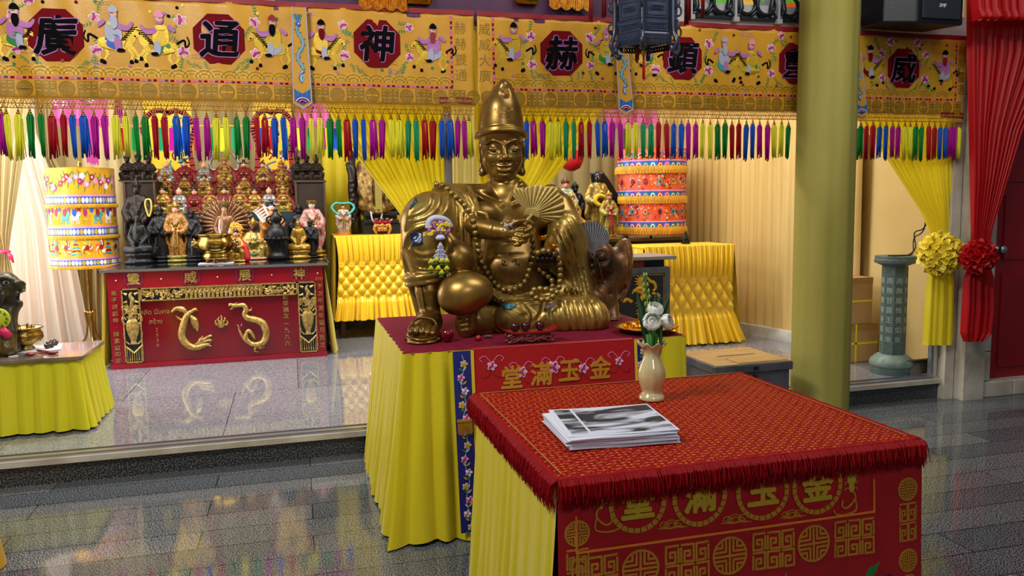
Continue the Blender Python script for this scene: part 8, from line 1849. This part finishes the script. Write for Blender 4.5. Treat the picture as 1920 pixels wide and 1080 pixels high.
# row of short coloured tassels deeper in the alcove
tl = thing('tassel_cord', 'cord of short coloured tassels strung across the alcove behind the banner', 'hanging', at(520, 235, 8.1)); b = MB(); b.tube([at(216+ (640-216)*k/20, 236, 8.1) for k in range(21)], .006, 5); b.build('cord', THREAD, tl)
for k in range(18):
    p = at(228+k*23.5, 240, 8.1); b = MB(); [b.tube([p+[(j-3)*.006, 0, 0], p+[(j-3)*.009+.002*sin(k+j), .0, -.21+.01*sin(j*3+k)]], .006, 4) for j in range(7)]; b.build('tassel', list(TCOL.values())[(k*5+2) % 6], tl)
b = MB(); a_ = at(216, 236, 8.1); c_ = at(640, 236, 8.1); b = MB(); b.tube([a_, (a_[0], a_[1], 3.6)], .003, 4); b.tube([c_, (c_[0], c_[1], 3.6)], .003, 4); b.build('hanger', THREAD, tl)

# ------------------------------------------------------------------ above the banners
PUR = mat('purple_painted_beam', '#4c1c44', .45, var='#3c1438', vscale=6, bump=.1)
a_ = at(516, 20, YS-.05); c_ = at(1150, 20, YS-.05); zb = at(700, 24, YS-.05)[2]
PB_ = thing('sign_board', 'purple painted sign board with gilt carvings above the banners', 'sign', ((a_[0]+c_[0])/2, YS-.06, zb))
b = MB(); b.bb((a_[0], YS-.06, zb-.015), (c_[0]+.3, YS+.04, zb+.9)); b.build('board', PUR, PB_); b = MB(); b.bb((a_[0]-.01, YS-.085, zb-.022), (c_[0]+.3, YS-.04, zb+.018)); b.build('frame', mat('violet_frame', '#5a2858', .4), PB_, bevel=.004)
for px, w_, col in ((720, .28, OCHRE), (785, .16, GOLD), (988, .15, GOLD), (1068, .26, OCHRE)):
    q = at(px, 8, YS-.09); b = MB(); r = random.Random(px)
    if col is GOLD: b.bevbox((q[0]-w_/2, q[1]-.02, q[2]-.0), (q[0]+w_/2, q[1]+.03, q[2]+.25), .02); [b.ball((q[0]+r.uniform(-.5, .5)*w_*.8, q[1]-.02, q[2]+.02+r.random()*.2), .016, 7) for k in range(40)]; b.build('gilt_carving', GLEAF, PB_, smooth=True)
    else:
        for k in range(int(w_/.009)): x = q[0]-w_/2+k*.009; b.tube([(x, q[1]-.01, q[2]+.3), (x+.004*sin(k), q[1]-.015, q[2]+.02*sin(k*2)), (x, q[1]-.012, q[2]-.02-.02*abs(sin(k*.4)))], .005, 4)
        b.build('gilt_tinsel', mat('orange_gold_tinsel', '#c8641c', .3, metal=.7, var='#e0b040', vscale=80), PB_)
# palace lantern
lc = at(1210, 20, 3.95); lz = at(1210, 66, 3.78)[2]; PL = thing('palace_lantern', 'dark blue black carved hexagonal lantern with red tassels hanging at the top', 'lantern', (lc[0], 3.95, lz))
LW = mat('blue_black_carved_wood', '#1c2234', .4, var='#2c3450', vscale=12, coat=.3); LWL = mat('slate_blue_panel', '#3c445c', .4, var='#2c3248', vscale=30); Rl = .165; off = RAD(12)
b = MB(); b.lathe([(Rl*.93, 0), (Rl*.95, .02), (Rl*.93, .03)], (lc[0], 3.95, lz), 6); b.lathe([(Rl*.90, .20), (Rl*.93, .22)], (lc[0], 3.95, lz), 6); b.lathe([(Rl*1.1, .55), (Rl*1.2, .60)], (lc[0], 3.95, lz), 6); o = b.build('rails', LW, PL)
for k in range(6):
    t0 = k*pi/3; t1 = t0+pi/3; p0 = np.array([lc[0]+Rl*.92*cos(t0), 3.95+Rl*.92*sin(t0), lz]); p1 = np.array([lc[0]+Rl*.92*cos(t1), 3.95+Rl*.92*sin(t1), lz]); nn = (p0+p1)/2-np.array([lc[0], 3.95, lz]); nn /= np.linalg.norm(nn); tt = (p1-p0); W_ = np.linalg.norm(tt); tt /= W_
    g = Flat(lambda u, v, l: (p0+p1)/2+tt*u+nn*l+np.array([0, 0, v])); hw = W_/2*.9
    g.poly([(-hw, .0), (hw, .0), (hw, .58), (-hw, .58)], -.004, .006, 0)
    for (v0, v1) in ((.035, .085), (.10, .195), (.225, .55)): g.poly([(-hw*.9, v0), (hw*.9, v0), (hw*.9, v1), (-hw*.9, v1)], .002, .004, 1); g.stroke([(-hw*.78, v0+.012), (hw*.78, v0+.012), (hw*.78, v1-.012), (-hw*.78, v1-.012)], .004, .006, .003, 0, closed=True)
    for q in range(7): x = -hw*.6+q*hw*.2; g.ring(x, .06, .008, .003, .006, .003, 0, n=8); g.ring(x*.7, .147, .012, .003, .006, .003, 0, n=8)
    for q in range(9): x = -hw*.9+q*hw*.225; g.ring(x, -.018, .014, .005, -.002, .006, 0, n=10)
    g.build('carved_panel', [LW, LWL], PL)
    b = MB(); c0 = np.array([lc[0]+Rl*1.06*cos(t0), 3.95+Rl*1.06*sin(t0), lz]); dr = np.array([cos(t0), sin(t0), 0]); b.tube(spline([c0+[0, 0, .6], c0+[0, 0, .3], c0+[0, 0, .05], c0+dr*.02+[0, 0, -.02], c0+[0, 0, -.06], c0-dr*.01+[0, 0, -.04]], 5), .012, 7)
    for q in range(5): b.tube([c0+dr*(.014+.020*cos(s_))+np.array([0, 0, .06+q*.11+.026*sin(s_)]) for s_ in np.linspace(-1.6, 3.6, 10)], .006, 5)
    b.build('corner_post', LW, PL, smooth=True)
def rtassel(px, py0, py1, y, lab, thin=.010, cap=True, m=None, parent=None):
    a_ = at(px, py0, y); c_ = at(px, py1, y); b = MB(); L0 = a_[2]-c_[2]; r = random.Random(px)
    for k in range(16): t = r.random()*6.28; q = thin*math.sqrt(r.random()); b.tube([(a_[0]+q*.4*cos(t), y+q*.4*sin(t), a_[2]), (a_[0]+q*cos(t), y+q*sin(t), a_[2]-L0*.3), (a_[0]+q*1.1*cos(t), y+q*sin(t), c_[2]+r.uniform(0, .02))], .003, 4)
    b.ball((a_[0], y, a_[2]), thin*1.1, 8); return b.build('tassel', m or mat('deep_red_tassel', '#7c1014', .55), parent, smooth=True)
b = MB(); x_, z_ = at(1207, 95, 3.95)[0], at(1207, 95, 3.95)[2]; b.tube([(x_, 3.95, lz+.02), (x_, 3.95, z_)], .003, 5); b.ball((x_, 3.95, z_-.005), .016, 12); b.ball((x_, 3.95, z_-.026), (.011, .011, .007), 10); b.ball((x_, 3.95, z_+.014), .007, 8); b.build('brass_finial', GLEAF, PL, smooth=True)
rtassel(1207, 103, 150, 3.95, '', .006, m=mat('bright_red_tassel', '#c01c14', .5), parent=PL)
rtassel(1194, 62, 118, 3.98, '', .012, parent=PL)
for px, py0, py1 in ((1108, -30, 42), (1132, -30, 34), (1152, -20, 8), (1228, -30, 12), (1288, -20, 48), (1292, -40, 40), (1318, -30, 36)):
    q = at(px, py0, 3.95); o = rtassel(px, py0, py1, 3.95, '', .011); b = MB(); b.tube([(q[0], 3.95, q[2]), (q[0]*.7+lc[0]*.3, 3.95, lz+.75)], .003, 4); o.parent = None
    me = o; me.parent = PL; me.location = [-float(v) for v in worldloc(PL)]
b = MB(); b.lathe([(Rl*2.2, .60), (Rl*1.8, .66), (Rl*.8, .78), (.02, .84)], (lc[0], 3.95, lz), 6); b.tube([(lc[0], 3.95, lz+.8), (lc[0], 3.95, lz+2)], .006, 6); b.build('roof', LW, PL)
# fretwork grille
FW = mat('blue_black_fretwork', '#0e1c26', .35, spec=.6); zf = at(1400, 34, YS)[2]; gx0 = at(1294, 20, YS)[0]; gx1 = at(1625, 20, YS)[0]
FG = thing('fretwork_grille', 'blue black scrolled grille above the right banner, coloured glass behind', 'grille', ((gx0+gx1)/2, YS, zf)); cw = (at(1480, 20, YS)[0]-at(1400, 20, YS)[0])
b = MB(); b.bb((gx0, YS-.01, zf-.012), (gx1, YS+.02, zf+.004)); b.build('rail', FW, FG)
k = 0; x = gx0
while x < gx1:
    b = MB(); b.bb((x-.008, YS-.02, zf), (x+.008, YS+.02, zf+.6)); b.bb((x-.02, YS-.03, zf-.03), (x+.02, YS+.0, zf)); b.build('upright', [PLAS], FG)
    b = MB()
    for s in (-1, 1):
        cx = x+cw/2; R0 = cw*.20
        b.tube([(cx+s*cw*.22+R0*cos(t), YS, zf+.09+R0*sin(t)) for t in np.linspace(0, 2*pi, 16)], .013, 6); b.tube([(cx+s*cw*.12+R0*.8*cos(t), YS, zf+.24+R0*.9*sin(t)) for t in np.linspace(0, 2*pi, 16)], .013, 6); b.tube([(cx+s*cw*.46, YS, zf), (cx+s*cw*.34, YS, zf+.06), (cx+s*cw*.42, YS, zf+.2)], .016, 6); b.ball((cx+s*cw*.40, YS, zf+.012), (.03, .02, .02), 8)
    b.tube([(cx-.05, YS, zf), (cx, YS, zf+.05), (cx+.05, YS, zf)], .012, 6); b.build('scrollwork', FW, FG, smooth=True); x += cw; k += 1
gcol = [mat('orange_glass', '#e0641c', .3, emit='#e0641c', estr=.55), mat('green_glass', '#5cb43c', .3, emit='#6cb43c', estr=.5), mat('red_glass_pane', '#d0201c', .3, emit='#d0201c', estr=.5), mat('grey_glass', '#8a8c98', .3, emit='#8a8c98', estr=.25), mat('amber_glass', '#e8b450', .3, emit='#e8b450', estr=.55)]
g = Flat(lambda u, v, l: (u, YS+.10-l, v)); r = random.Random(13); x = gx0
while x < gx1+.2:
    wd = r.uniform(.05, .13)
    z_ = zf-.05
    while z_ < zf+.6: hh = r.uniform(.08, .2); g.poly([(x, z_), (x+wd, z_+.02), (x+wd, z_+hh+.02), (x, z_+hh)], 0, .004, r.choice((0, 0, 1, 2, 3, 3, 3, 4))); z_ += hh
    x += wd
struct(g.build('window_4', gcol))
# loudspeaker
q = at(1732, 10, 4.45); SPK = mat('black_speaker_shell', '#0b0f18', .38, spec=.5, bump=.2, bscale=300); a_ = at(1664, 30, 4.38); c_ = at(1806, 40, 4.30); zs = at(1740, 44, 4.30)[2]
sp_ = thing('loudspeaker', 'black loudspeaker box mounted above the banner near the top right corner', 'speaker', ((a_[0]+c_[0])/2, 4.42, zs))
b = MB(); x0, x1 = a_[0], c_[0]; b.add([(x0, 4.42, zs+.02), (x0+.16, 4.30, zs), (x1, 4.30, zs), (x1+.02, 4.66, zs+.03), (x0+.02, 4.66, zs+.03), (x0, 4.42, zs+.50), (x0+.16, 4.30, zs+.50), (x1, 4.30, zs+.50), (x1+.02, 4.66, zs+.50), (x0+.02, 4.66, zs+.50)], [(4, 3, 2, 1, 0), (5, 6, 7, 8, 9), (0, 1, 6, 5), (1, 2, 7, 6), (2, 3, 8, 7), (3, 4, 9, 8), (4, 0, 5, 9)]); b.build('cabinet', SPK, sp_, bevel=.012)
b = MB(); b.bb((x0+.19, 4.288, zs+.03), (x1-.03, 4.302, zs+.47)); b.build('grille', mat('dark_blue_grille_cloth', '#141c28', .6, bump=.4, bscale=500), sp_, bevel=.006); g = Flat(lambda u, v, l: (u, 4.287-l, v)); q = at(1768, 10, 4.287); text_on(g, 'SMF', .032, q[0], q[2], 0, .002, 0, shear=.2); g.build('logo', WHP, sp_); MB().bb((x0+.2, 4.66, zs+.2), (x0+.3, 4.78, zs+.3)).build('bracket', FW, sp_)
